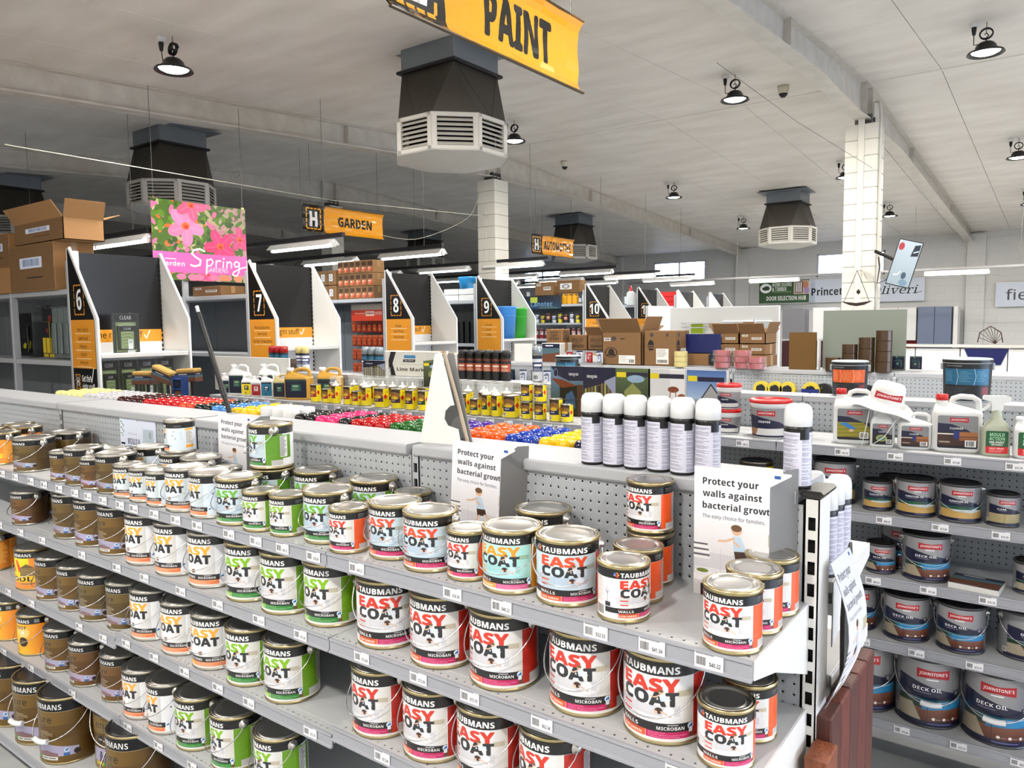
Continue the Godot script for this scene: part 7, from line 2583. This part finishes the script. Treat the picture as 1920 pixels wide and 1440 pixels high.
# ---------- the third gondola: tapes and cartons ----------
func far_gondola():
	var joints = [0.15, -0.96, -2.08, -3.2, -4.32]
	for i in 4:
		var a = joints[i + 1]
		var b = joints[i]
		var hw = (b - a) / 2
		var o = thing("gondola_bay", "pale pegboard bay with rolls of tape and cartons, %s counted from the green-grey board" % ORD[i], "shelving", Vector3((a + b) / 2, 0, -5.68), 0.0, "bays of the third gondola")
		pegboard(o, -hw + 0.012, hw - 0.012, 0.12, 1.535, 0.075)
		part(o, "cap_rail", bx(Vector3(b - a - 0.004, 0.03, 0.40), 0.004), M.rack, Vector3(0, 1.553, -0.12))
		upright(o, hw, 1.53, 0.078, M.rack)
		for y in [1.13, 0.8, 0.45]:
			shelf(o, -hw, hw, y, 0.46, 0.38, [], false)
		part(o, "shelf_end", bx(Vector3(0.02, 1.5, 0.3)), M.dark, Vector3(-hw + 0.02, 0.75, -0.2))
		if i == 3:
			for q in [[1.66, -0.40, 0.9]]:
				part(o, "upper_shelf", bx(Vector3(1.05, 0.03, 0.4), 0.003), M.rack, Vector3(0.0, q[0], q[1]))
				for s in [-1, 1]:
					part(o, "post", bxs(Vector3(0.03, 0.2, 0.03)), M.rack, Vector3(s * 0.5, 1.6, q[1]))
	var y = 1.5686
	var g = "cartons on the third gondola"
	carton(Vector3(-3.04, y, -5.80), Vector3(0.37, 0.275, 0.3), "big open brown carton with round black badge and white sheet", g, M.cprint0, true, 0.0, M.carton2)
	carton(Vector3(-2.70, y, -5.80), Vector3(0.27, 0.285, 0.28), "tall brown carton with a small black mark and white sheet", g, M.cprint1, false, 0.0, M.carton2, M.cprint1)
	carton(Vector3(-2.42, y + 0.1, -6.02), Vector3(0.30, 0.155, 0.3), "blue tool box carton beside the tall brown carton", g, null, false, 0.0, cm(Color(0.03, 0.09, 0.32), 0.4))
	shelf_block(Vector3(-2.42, y, -6.02), Vector3(0.34, 0.095, 0.3), "dark carton underneath the blue tool box")
	for q in [[-2.26, 0.0, "lower front"], [-2.05, 0.0, "lower rear"], [-2.26, 0.085, "upper front"], [-2.05, 0.085, "upper rear"]]:
		carton(Vector3(q[0] + 0.03, y + 0.092 + q[1], -6.02), Vector3(0.205, 0.083, 0.26), "small brown label carton, %s of the block of four" % q[2], g, M.cprint4, q[1] > 0.0, 0.0, M.carton2)
	shelf_block(Vector3(-2.13, y, -6.02), Vector3(0.44, 0.088, 0.28), "plain carton beneath the block of four")
	var k = 0
	for q in [[-3.60, 0.0], [-3.40, 0.1], [-3.22, 0.0]]:
		carton(Vector3(q[0] - 0.04, 1.6786, -6.03), Vector3(0.19, 0.135, 0.2), "brown printed glue carton on the upper shelf, %s counted towards the big open carton" % ORD[k], g, M.cprint2, k == 1, 0.0, M.carton2)
		k += 1
	carton(Vector3(-3.83, 1.7486, -5.9), Vector3(0.17, 0.12, 0.14), "brown carton printed QUICK GRIP SPRAY", g, M.cprint3, false, 0.0, M.carton, M.cprint3)
	carton(Vector3(-3.78, y, -5.80), Vector3(0.2, 0.178, 0.2), "navy and white carton below the QUICK GRIP SPRAY carton", g, M.pic8, false, 0.0, M.white)
	var wp = thing("white_board", "plain white panel leaning beside the silver spray can", "panel", Vector3(-4.1, y, -5.72))
	part(wp, "sheet", bx(Vector3(0.2, 0.17, 0.012), 0.002, Vector3(0, 0.085, 0)), M.white)
	part(wp, "grey_side", bx(Vector3(0.1, 0.165, 0.008), 0.002, Vector3(0.15, 0.083, -0.02)), M.greycard)
	# bottles hanging in the gap
	for i in 4:
		hang_pack(Vector3(-3.52 + i * 0.1, 1.585, -5.60), 0.06, 0.1, M.sl_a if i % 2 else M.sl_d, "small carded glue bottle, %s counted towards the big open carton" % ORD[i], "carded glue bottles")
	for i in 5:
		hang_pack(Vector3(-4.25 + i * 0.13, 1.40, -5.56), 0.075, 0.11, M.sl_e if i % 2 else M.sl_a, "navy carded packet on the pegboard behind the silver spray can, number %s along" % ORD[i], "navy carded packets")
	for i in 6:
		hang_pack(Vector3(-2.32 + i * 0.11 + (0.9 if i > 2 else 0.0), 1.58, -5.85), 0.075, 0.09, M.sl_e, "dark carded packet among the tape rolls, %s along the shelf" % ORD[i], "dark carded packets")
	tapes(y)
	var b = thing("green_board", "grey-green square board standing behind the brown tape rolls", "board", Vector3(-1.21, y, -5.86))
	part(b, "sheet", bx(Vector3(0.55, 0.425, 0.012), 0.001, Vector3(0, 0.2125, 0)), cm(Color(0.47, 0.50, 0.46), 0.35))
	part(b, "foot", bx(Vector3(0.4, 0.02, 0.08), 0.002, Vector3(0, 0.01, -0.04)), M.dark)
	var br = thing("brown_board", "mustard-brown fibreboard sheet standing beside the grey-green board", "board", Vector3(-1.585, y, -5.70))
	part(br, "sheet", bx(Vector3(0.19, 0.27, 0.02), 0.001, Vector3(0, 0.135, 0)), cm(Color(0.38, 0.27, 0.10), 0.85))
	part(br, "packet_edge", bx(Vector3(0.012, 0.22, 0.06), 0.002, Vector3(0.105, 0.11, -0.03)), M.white)

func shelf_block(at: Vector3, s: Vector3, lab: String):
	carton(at, s, lab, "cartons on the third gondola", null, false, 0.0, M.carton2)

func ring(ro: float, ri: float, w: float) -> ArrayMesh:
	return B.new().lathe([[ri, 0.0], [ro - 0.002, 0.0], [ro, 0.002], [ro, w - 0.002], [ro - 0.002, w], [ri, w]], 30).mesh()

func tape_roll(at: Vector3, ro: float, w: float, m: Material, lab: String, group: String, up := false, core: Material = null):
	var o = thing("tape_roll", lab, "tape", at, 0.0, group)
	var r = ring(ro, ro * 0.62, w)
	var c = B.new().lathe([[ro * 0.56, w], [ro * 0.62, w], [ro * 0.62, 0.0], [ro * 0.56, 0.0]], 24).mesh()
	var rot = Vector3(PI / 2, 0, 0) if up else Vector3.ZERO
	part(o, "wound_tape", r, m, Vector3.ZERO, rot)
	part(o, "core", B.new().lathe([[ro * 0.56, 0.0], [ro * 0.62, 0.0], [ro * 0.62, w], [ro * 0.56, w], [ro * 0.56, 0.0]], 24).mesh(), core if core else M.carton, Vector3.ZERO, rot)
	return o

func tapes(y: float):
	var brown = cm(Color(0.25, 0.18, 0.11), 0.22)
	var k = 0
	for i in 4:
		var n = [1, 3, 3, 4][i]
		var h = [0.094, 0.062, 0.078, 0.070][i]
		for j in n:
			tape_roll(Vector3(-1.355 + i * 0.108, y + j * (h + 0.001), -5.62), 0.051, h, brown, "brown packing tape roll, %s up in stack %s of the four rising stacks" % [ORD[j], ORD[i]], "brown packing tape rolls")
	for j in 3:
		tape_roll(Vector3(-2.50, y + j * 0.041, -5.63), 0.052, 0.04, cm(Color(0.78, 0.73, 0.50), 0.4), "cream masking tape roll, %s up in the stack before the blue box" % ORD[j], "cream masking tape rolls")
	# red tape in loose clear wrapping
	var film = StandardMaterial3D.new()
	film.albedo_color = Color(0.96, 0.96, 0.97, 0.14)
	film.transparency = BaseMaterial3D.TRANSPARENCY_ALPHA
	film.roughness = 0.12
	k = 0
	for q in [[-2.155, 3], [-2.0, 3], [-1.885, 2]]:
		for j in q[1]:
			var o = tape_roll(Vector3(q[0], y + 0.002 + j * 0.046, -5.62 + (0.03 if k == 2 else 0.0)), 0.056, 0.042, cm(Color(0.62, 0.05, 0.09), 0.3), "red tape roll in clear film, %s up in stack %s counted from the cream rolls" % [ORD[j], ORD[k]], "red tape rolls in clear film")
			var fl = B.new()
			var n = 18
			for i in n:
				var a0 = TAU * i / n
				var a1 = TAU * (i + 1) / n
				var r0 = 0.061 + 0.012 * absf(sin(i * 2.7 + j))
				var r1 = 0.061 + 0.012 * absf(sin((i + 1) % n * 2.7 + j))
				fl.flat([Vector3(sin(a0) * r0, 0.0, cos(a0) * r0), Vector3(sin(a1) * r1, 0.0, cos(a1) * r1), Vector3(sin(a1) * (r0 + 0.003), 0.043, cos(a1) * (r0 + 0.003)), Vector3(sin(a0) * r1, 0.043, cos(a0) * r1)], [], Vector3(0, 0.02, 0))
			part(o, "clear_film", fl.mesh(), film)
		k += 1
	# rolls on pegs below the cap
	var yel = cm(Color(0.80, 0.72, 0.22), 0.4)
	for q in [[-1.83, "dark-cored yellow tape roll on a peg, first of three"], [-1.73, "dark-cored yellow tape roll on a peg, second of three"], [-1.64, "dark-cored yellow tape roll on a peg, third of three"]]:
		peg_tape(Vector3(q[0], 1.43, -5.57), 0.056, yel, cm(Color(0.12, 0.12, 0.13), 0.5), q[1], false)
	for q in [[-1.48, "yellow and blue banded tape roll on a peg"], [-1.20, "yellow and blue banded tape roll on a peg beside the black roll"]]:
		peg_tape(Vector3(q[0], 1.43, -5.57), 0.06, yel, cm(Color(0.05, 0.05, 0.06), 0.5), q[1], true)
	for q in [[-1.40, "silver duct tape roll on a peg behind the banded roll"], [-1.12, "black tape roll on a peg below the grey-green board"]]:
		peg_tape(Vector3(q[0], 1.42, -5.60), 0.062, cm(Color(0.10, 0.10, 0.11), 0.4), cm(Color(0.05, 0.05, 0.06), 0.5), q[1], false)

func peg_tape(at: Vector3, r: float, m: Material, core: Material, lab: String, banded: bool):
	var o = thing("tape_roll", lab, "tape", at, 0.0, "tape rolls on pegs")
	part(o, "wound_tape", ring(r, r * 0.6, 0.045), m, Vector3.ZERO, Vector3(PI / 2, 0, 0))
	part(o, "core", B.new().lathe([[0.0, 0.004], [r * 0.62, 0.004], [r * 0.62, 0.044], [0.0, 0.044]], 20).mesh(), core, Vector3.ZERO, Vector3(PI / 2, 0, 0))
	if banded:
		part(o, "paper_band", bx(Vector3(r * 2.02, r * 0.62, 0.002)), cm(Color(0.06, 0.14, 0.42), 0.5), Vector3(0, -0.006, 0.047))
	part(o, "peg", B.new().tube([Vector3(0, r * 0.5, -0.03), Vector3(0, r * 0.5, 0.08), Vector3(0, r * 0.56, 0.09)], 0.003, 6).mesh(), M.wire)

# ---------- numbered aisles ----------
func aisles():
	var zs = [-2.99, -4.74, -6.69, -8.48, -11.49, -13.45, -15.28, -17.08]
	var back = tmat(T.endback, 0.25)
	var wing = B.new().prism([Vector2(0, 0.1), Vector2(0.46, 0.1), Vector2(0.46, 2.0), Vector2(0.03, 2.6), Vector2(0, 2.6)], -0.012, 0.012).mesh()
	for i in 8:
		var z = zs[i]
		var no = ["six", "seven", "eight", "nine", "ten", "eleven", "twelve", "thirteen"][i]
		var o = thing("aisle_end", "white slanted aisle end unit numbered %s" % no if i < 6 else "white slanted aisle end, %s past the one numbered 11" % ORD[i - 6], "display", Vector3(-6.9, 0, z - 0.41), 0.0, "aisle end units")
		for s in [-1, 1]:
			part(o, "wing", wing, M.white, Vector3(0, 0, s * 0.4))
			part(o, "wing_edge", B.new().tube([Vector3(0.465, 0.1, s * 0.4), Vector3(0.465, 2.0, s * 0.4), Vector3(0.032, 2.605, s * 0.4)], 0.014, 6).mesh(), M.whitegloss)
		var rot = Vector3(0, PI / 2, 0)
		part(o, "back_panel", bx(Vector3(0.77, 1.28, 0.012)), back, Vector3(0.03, 1.93, 0), rot)
		part(o, "lower_back", bx(Vector3(0.77, 1.2, 0.012)), M.white, Vector3(0.03, 0.69, 0), rot)
		for y in [1.71, 1.22]:
			part(o, "end_shelf", bx(Vector3(0.44, 0.035, 0.77), 0.004), M.white, Vector3(0.245, y - 0.018, 0))
		for k in 28:
			part(o, "slot", bxs(Vector3(0.004, 0.028, 0.012)), M.hole, Vector3(0.04, 1.3 + k * 0.046, -0.378))
		if i < 6:
			var c = B.new().prism([Vector2(0, 0), Vector2(0.415, 0), Vector2(0.415, 0.62), Vector2(0.40, 0.66), Vector2(0.0, 1.24)], 0.0, 0.003).mesh()
			part(o, "number_sign", c, tmat(T.aisle[i], 0.35), Vector3(0.022, 1.36, 0.413))
		part(o, "raised_number", B.new().box(Vector3(0.05, 2.5, 0.36), Vector3(0.01, 0.16, 0.05), 0.004).mesh(), M.whitegloss)
		# the run of shelves behind, one piece per 1.2 m
		for k in 4:
			var g = thing("aisle_shelving", "grey shelving bay behind aisle end %s, %s bay in" % [no, ORD[k]], "shelving", Vector3(-7.52 - k * 1.2, 0, z - 0.41), 0.0, "aisle shelving bays")
			part(g, "back_panel", bx(Vector3(1.19, 2.3, 0.03), 0.002), cm(Color(0.42, 0.44, 0.46), 0.5), Vector3(0, 1.15, 0))
			for y in [2.26, 1.64 if i != 2 else 1.3, 0.9, 0.3]:
				part(g, "shelf", bx(Vector3(1.19, 0.045, 0.38), 0.004), M.rack, Vector3(0, y - 0.02, 0.2))
			part(g, "upright", bx(Vector3(0.04, 2.5, 0.06), 0.004), M.rack, Vector3(0.58, 1.25, 0.37))
	stock()

func stock():
	var g = "cartons on top of the aisle shelving"
	carton(Vector3(-7.58, 2.2626, -3.15), Vector3(0.92, 0.42, 0.34), "tall brown carton under the open one, beside the aisle end numbered 6", g, M.cprint7, false, 0.0, M.carton)
	carton(Vector3(-7.40, 2.6836, -3.15), Vector3(0.98, 0.19, 0.34), "open brown carton topmost of its stack beside the aisle end numbered 6", g, M.cprint7, true, 0.0, M.carton)
	carton(Vector3(-8.32, 2.2626, -3.15), Vector3(0.5, 0.24, 0.34), "low brown carton at the far side of the tall carton stack", g, null, false, 0.0, M.carton)
	carton(Vector3(-8.32, 2.5036, -3.15), Vector3(0.5, 0.32, 0.34), "slumped brown carton stacked beside the open topmost carton", g, M.cprint7, false, 0.04, M.carton)
	carton(Vector3(-7.75, 2.2626, -4.95), Vector3(0.55, 0.11, 0.3), "low brown carton under the pink garden banner", g, M.cprint4)
	for r in 3:
		for k in 6:
			carton(Vector3(-7.22 - k * 0.112, 2.2626 + r * 0.165, -6.85), Vector3(0.108, 0.16, 0.2), "orange-windowed carton, %s along in tier %s of the stack near aisle end 8" % [ORD[k], ORD[r]], "orange-windowed cartons", M.cprint5)
	for r in 2:
		for k in 4:
			carton(Vector3(-7.96 - k * 0.16, 2.2626 + r * 0.2, -6.85), Vector3(0.15, 0.19, 0.2), "carton with white label, %s along in tier %s beyond the orange-windowed cartons" % [ORD[k], ORD[r]], "white-labelled cartons", M.cprint6)
	for k in 4:
		carton(Vector3(-7.10 - (k % 2) * 0.29, 2.2626 + (k / 2) * 0.09, -8.6), Vector3(0.28, 0.085, 0.2), "flat white carton beside aisle end 9, %s of the block" % ORD[k], g, null, false, 0.0, M.white)
	var buckets = [[Vector3(-7.15, 2.4386, -8.6), Color(0.16, 0.55, 0.80), "sky blue bucket on the white cartons", 0.14, 0.17], [Vector3(-6.62, 1.7106, -8.76), Color(0.22, 0.52, 0.82), "blue bin standing on the end shelf of aisle 9", 0.19, 0.46], [Vector3(-6.62, 1.7106, -9.10), Color(0.14, 0.62, 0.14), "green bin standing on the end shelf of aisle 9", 0.145, 0.44]]
	for q in buckets:
		var o = thing("bin", q[2], "bucket", q[0])
		part(o, "wall", B.new().lathe([[0.0, 0.0], [q[3] * 0.82, 0.0], [q[3] * 0.97, q[4] - 0.03], [q[3], q[4] - 0.02], [q[3], q[4]], [q[3] - 0.008, q[4]], [q[3] * 0.8, 0.02], [0.0, 0.02]], 32, true).mesh(), cm(q[1], 0.35))
		part(o, "ridge", B.new().lathe([[q[3] * 0.93, q[4] * 0.68], [q[3] * 0.97, q[4] * 0.70], [q[3] * 0.94, q[4] * 0.72]], 32, true).mesh(), cm(q[1], 0.35))
	for r in 4:
		for k in 7:
			hang_pack(Vector3(-7.16 - k * 0.10, 1.83 - r * 0.185, -6.95), 0.085, 0.15, M.pic15, "orange hose fitting packet, %s along in row %s near aisle end 8" % [ORD[k], ORD[r]], "orange hose fitting packets")
	var bd = thing("brand_board", "red-orange board with white words above the hose packets", "sign", Vector3(-7.42, 1.99, -6.86))
	part(bd, "print", bx(Vector3(0.58, 0.22, 0.01), 0.001, Vector3(0, 0.1, 0)), M.pic5)
	var ln = thing("brand_board", "navy board reading Lanotec over the aerosol shelf", "sign", Vector3(-7.83, 2.18, -11.50))
	part(ln, "print", bx(Vector3(0.86, 0.24, 0.012), 0.001, Vector3(0, 0.12, 0)), M.pic6)
	carton(Vector3(-7.78, 2.4286, -11.62), Vector3(0.4, 0.24, 0.2), "brown carton on top above the navy brand board", g, M.cprint4)
	carton(Vector3(-7.35, 2.4706, -11.75), Vector3(0.5, 0.22, 0.2), "brown carton above the yellow bottles", g, M.cprint6)
	for k in 3:
		jug(Vector3(-7.16 - k * 0.11, 2.2626, -11.60), 0.10, 0.19, 0.08, cm(Color(0.86, 0.62, 0.05), 0.4), cm(Color(0.86, 0.62, 0.05), 0.4), cm(Color(0.86, 0.62, 0.05), 0.4), "yellow oil bottle beside the navy brand board, %s from aisle end 10" % ORD[k], "yellow oil bottles")
	for k in 9:
		tin(Vector3(-7.1 - k * 0.115, 1.6426, -11.62), 0.035, 0.19, M.sl_d, "red and white aerosol on the lower shelf, %s from aisle end 10" % ORD[k], "red aerosols", 0.2, M.redcap)
	var up = thing("product_shelf", "extra shelf of mixed bottles under the navy brand board", "shelf", Vector3(-7.55, 1.91, -11.62))
	part(up, "board", bx(Vector3(1.1, 0.03, 0.3), 0.003), M.rack)
	for k in 8:
		tin(Vector3(-7.1 - k * 0.125, 1.9256, -11.58), 0.04, 0.15 + 0.03 * (k % 2), [M.sl_f, M.sl_a, M.sl_b][k % 3], "mixed bottle under the navy brand board, %s from aisle end 10" % ORD[k], "mixed bottles", 0.2)
	for k in 4:
		hang_pack(Vector3(-6.58, 1.29, -3.14 - k * 0.165), 0.155, 0.36, M.pic7, "green sprayer hang pack under the end shelf of aisle 6, %s along" % ORD[k], "green sprayer hang packs").rotation.y = PI / 2
	hang_pack(Vector3(-6.58, 1.712, -3.30), 0.23, 0.34, M.pic7, "green sprayer hang pack standing on the end shelf of aisle 6", "green sprayer hang packs").rotation.y = PI / 2
	hang_pack(Vector3(-8.4, 1.66, -3.2), 0.38, 0.42, M.pic13, "black pump sprayer card far down aisle 6", "garden tool cards")
	hang_pack(Vector3(-7.73, 1.66, -3.15), 0.22, 0.48, M.pic12, "black and yellow tool card beside the clear bags", "garden tool cards")
	for k in 3:
		hang_pack(Vector3(-7.5 + k * 0.12, 1.66, -3.12), 0.11, 0.46, cm(Color(0.42, 0.46, 0.46), 0.2), "grey clear-wrapped packet beside aisle end 6, %s along" % ORD[k], "clear-wrapped packets")
	for k in 5:
		hang_pack(Vector3(-7.05 - k * 0.11, 1.55, -8.62), 0.1, 0.6, cm(Color(0.03, 0.05, 0.04), 0.5), "dark garden tool head hanging before aisle end 9, %s along" % ORD[k], "dark hanging tools", "garden_tool", 0.05)
	var ck = thing("sealant_bottle", "white sealant bottle with red nozzle beside aisle end 11", "bottle", Vector3(-7.06, 2.2626, -13.5))
	part(ck, "bottle", B.new().loft([[0.0, 0.15, 0.1, 0.03], [0.24, 0.15, 0.1, 0.03], [0.27, 0.08, 0.07, 0.03]]).mesh(), M.hdpe)
	part(ck, "nozzle", B.new().lathe([[0.035, 0.27], [0.03, 0.32], [0.008, 0.38], [0.0, 0.38]], 14, true).mesh(), M.redcap)
	for k in 3:
		carton(Vector3(-7.15, 2.2626 + k * 0.105, -15.5), Vector3(0.4, 0.1, 0.25), "red packed carton beyond aisle end 11, %s up" % ORD[k], "red packed cartons", null, false, 0.0, cm(Color(0.70, 0.06, 0.06), 0.35))

# ---------- kitchens, doors and signs by the far wall ----------
func panel_sign(at: Vector3, s: Vector2, m: Material, lab: String):
	var o = thing("wall_sign", lab, "sign", at)
	part(o, "board", bx(Vector3(s.x, s.y, 0.02), 0.003), M.white)
	part(o, "print", bx(Vector3(s.x - 0.02, s.y - 0.02, 0.002)), m, Vector3(0, 0, 0.0115))

func word_sign(w: String, k: int) -> StandardMaterial3D:
	var c = Cv.new(400, 200, Color(0.80, 0.83, 0.88))
	if k == 0:
		c.text(w, 12, 70, 360, 70, INK)
	elif k == 1:
		c.text(w, 20, 60, 330, 74, INK, false, "Droid Serif", 0.25)
		c.line([[330, 130], [385, 118]], 4, INK)
	else:
		c.text(w, 60, 56, 320, 92, Color(0.22, 0.24, 0.27), false)
	return tmat(c.done(), 0.5)

func back_of_shop():
	panel_sign(Vector3(-6.82, 2.76, -22.5), Vector2(1.45, 0.68), M.pic9, "green banner reading HUME DOORS & TIMBER, DOOR SELECTION HUB")
	panel_sign(Vector3(-5.55, 2.76, -22.9), Vector2(1.3, 0.66), word_sign("Princeton", 0), "pale sign starting Princ, cut off by the white block pier")
	panel_sign(Vector3(-3.95, 2.72, -22.9), Vector2(1.4, 0.62), word_sign("Oliveri", 1), "pale sign with handwritten Oliveri lettering")
	panel_sign(Vector3(-0.95, 2.52, -22.9), Vector2(1.4, 0.62), word_sign("fienza", 2), "pale sign starting fie at the picture edge")
	# kitchen along the wall
	var k = thing("kitchen_display", "white display kitchen with grey-blue tall doors and red panel", "cabinet", Vector3(-2.9, 0, -22.5))
	part(k, "tall_door", bx(Vector3(0.38, 2.2, 0.5), 0.006), cm(Color(0.42, 0.46, 0.55), 0.3), Vector3(-0.21, 1.14, 0))
	part(k, "tall_door", bx(Vector3(0.38, 2.2, 0.5), 0.006), cm(Color(0.42, 0.46, 0.55), 0.3), Vector3(0.18, 1.14, 0))
	part(k, "side_panel", bx(Vector3(0.1, 2.24, 0.5), 0.004), M.white, Vector3(0.46, 1.12, 0))
	for i in 3:
		part(k, "upper_door", bx(Vector3(0.44, 0.86, 0.36), 0.005), M.white, Vector3(-0.66 - i * 0.45, 1.80, 0))
	part(k, "red_splashback", bx(Vector3(1.4, 0.5, 0.05), 0.003), cm(Color(0.62, 0.03, 0.05), 0.2), Vector3(-1.1, 1.30, -0.1))
	var b = thing("counter", "long white counter with drawers and a navy panel", "counter", Vector3(-1.6, 0, -20.0))
	part(b, "worktop", bx(Vector3(4.6, 0.05, 0.7), 0.006), cm(Color(0.78, 0.76, 0.73), 0.3), Vector3(0, 1.31, 0))
	for i in 5:
		part(b, "drawer", bx(Vector3(0.88, 0.5, 0.6), 0.006), M.white, Vector3(-1.8 + i * 0.9, 1.0, 0))
		part(b, "plinth", bx(Vector3(0.88, 0.7, 0.56), 0.006), M.white, Vector3(-1.8 + i * 0.9, 0.36, 0))
	part(b, "navy_panel", B.new().prism([Vector2(-0.42, 0.2), Vector2(0.42, 0.2), Vector2(0.28, -0.16), Vector2(-0.28, -0.16)], 0.0, 0.015).mesh(), cm(Color(0.03, 0.07, 0.30), 0.3), Vector3(0.05, 1.06, 0.31))
	var f = thing("wicker_fan", "round brown wicker fan ornament on the white counter", "ornament", Vector3(-1.5, 1.34, -19.9))
	for i in 9:
		var a = PI * (0.1 + 0.1 * i)
		part(f, "cane", B.new().tube([Vector3(0.1, 0.02, 0), Vector3(cos(a) * 0.24, 0.06 + sin(a) * 0.34, 0)], 0.006, 5).mesh(), cm(Color(0.25, 0.16, 0.11), 0.8))
	part(f, "rim", B.new().tube([Vector3(-0.24, 0.05, 0), Vector3(-0.2, 0.27, 0), Vector3(0, 0.41, 0), Vector3(0.2, 0.27, 0), Vector3(0.24, 0.05, 0)], 0.012, 6).mesh(), cm(Color(0.25, 0.16, 0.11), 0.8))
	# white bathroom display in the middle distance
	var d = thing("shower_display", "white bathroom display wall with green towel and chrome rails", "display", Vector3(-3.45, 0, -9.0))
	part(d, "wall_panel", bx(Vector3(1.36, 2.1, 0.05), 0.004), M.white, Vector3(0, 1.05, 0))
	part(d, "side_wall", bx(Vector3(0.04, 2.12, 0.7), 0.004), M.white, Vector3(-0.7, 1.06, 0.3))
	part(d, "towel", bx(Vector3(0.16, 0.24, 0.02), 0.006), cm(Color(0.52, 0.62, 0.12), 0.9), Vector3(-0.30, 1.78, 0.08))
	for i in 2:
		part(d, "rail", B.new().tube([Vector3(-0.5, 1.90 - i * 0.05, 0.1), Vector3(-0.1, 1.90 - i * 0.05, 0.1)], 0.008, 6).mesh(), M.wire)
	part(d, "shower_frame", bx(Vector3(0.6, 1.9, 0.03), 0.01), cm(Color(0.76, 0.78, 0.79), 0.2), Vector3(0.3, 0.98, 0.04))
	part(d, "shower_rail", B.new().tube([Vector3(0.42, 1.0, 0.1), Vector3(0.42, 1.95, 0.1)], 0.012, 8).mesh(), M.wire)
	for q in [[-3.6, Color(0.42, 0.42, 0.44), "grey sample door over a maroon drawer front"], [-3.0, Color(0.80, 0.80, 0.80), "white narrow cabinet sample"]]:
		var o = thing("cabinet_sample", q[2], "cabinet", Vector3(q[0] - 1.0, 0, -16.0))
		part(o, "door", bx(Vector3(0.42, 0.62, 0.4), 0.006), cm(q[1], 0.3), Vector3(0, 1.86, 0))
		part(o, "drawer", bx(Vector3(0.42, 1.5, 0.4), 0.006), cm(Color(0.20, 0.05, 0.08), 0.3), Vector3(0, 0.76, 0))
	# screen on the pier and the boat mobile
	var s = thing("advert_screen", "tilted grey advert screen bracketed to the white block pier", "screen", Vector3(-1.70, 2.60, -10.35), 0.2)
	s.rotation.z = -0.27
	part(s, "case", bx(Vector3(0.27, 0.56, 0.05), 0.006), M.black)
	part(s, "picture", bx(Vector3(0.25, 0.54, 0.004)), M.pic10, Vector3(0, 0, 0.027))
	part(s, "arm", B.new().tube([Vector3(-0.12, 0.02, -0.02), Vector3(-0.36, 0.08, -0.08)], 0.02, 8).mesh(), M.black)
	part(s, "cable", B.new().tube([Vector3(-0.1, -0.2, -0.04), Vector3(-0.22, -0.3, -0.02), Vector3(-0.25, -0.1, -0.04), Vector3(-0.3, 0.02, -0.05)], 0.008, 6).mesh(), M.black)
	var m = thing("boat_mobile", "brown metal boat mobile hanging before the white block pier", "ornament", Vector3(-2.22, 2.12, -10.30))
	part(m, "hull", B.new().prism([Vector2(-0.19, 0.04), Vector2(-0.08, -0.01), Vector2(0.0, -0.025), Vector2(0.09, -0.01), Vector2(0.19, 0.04), Vector2(0.0, 0.015)], -0.02, 0.02).mesh(), cm(Color(0.17, 0.09, 0.07), 0.5))
	for q in [-0.15, 0.15]:
		part(m, "cord", B.new().tube([Vector3(q, 0.03, 0), Vector3(0.0, 0.42, 0)], 0.004, 5).mesh(), cm(Color(0.3, 0.24, 0.2), 0.6))
	part(m, "wall_hook", B.new().tube([Vector3(0, 0.42, 0), Vector3(0.0, 0.44, -0.28)], 0.005, 5).mesh(), M.wire)
	part(m, "bird", B.new().lathe([[0.0, 0.0], [0.02, 0.02], [0.024, 0.04], [0.012, 0.06], [0.0, 0.07]], 10, true, 0.0, 1.0, Vector3(0.02, 0.12, 0)).mesh(), M.black)
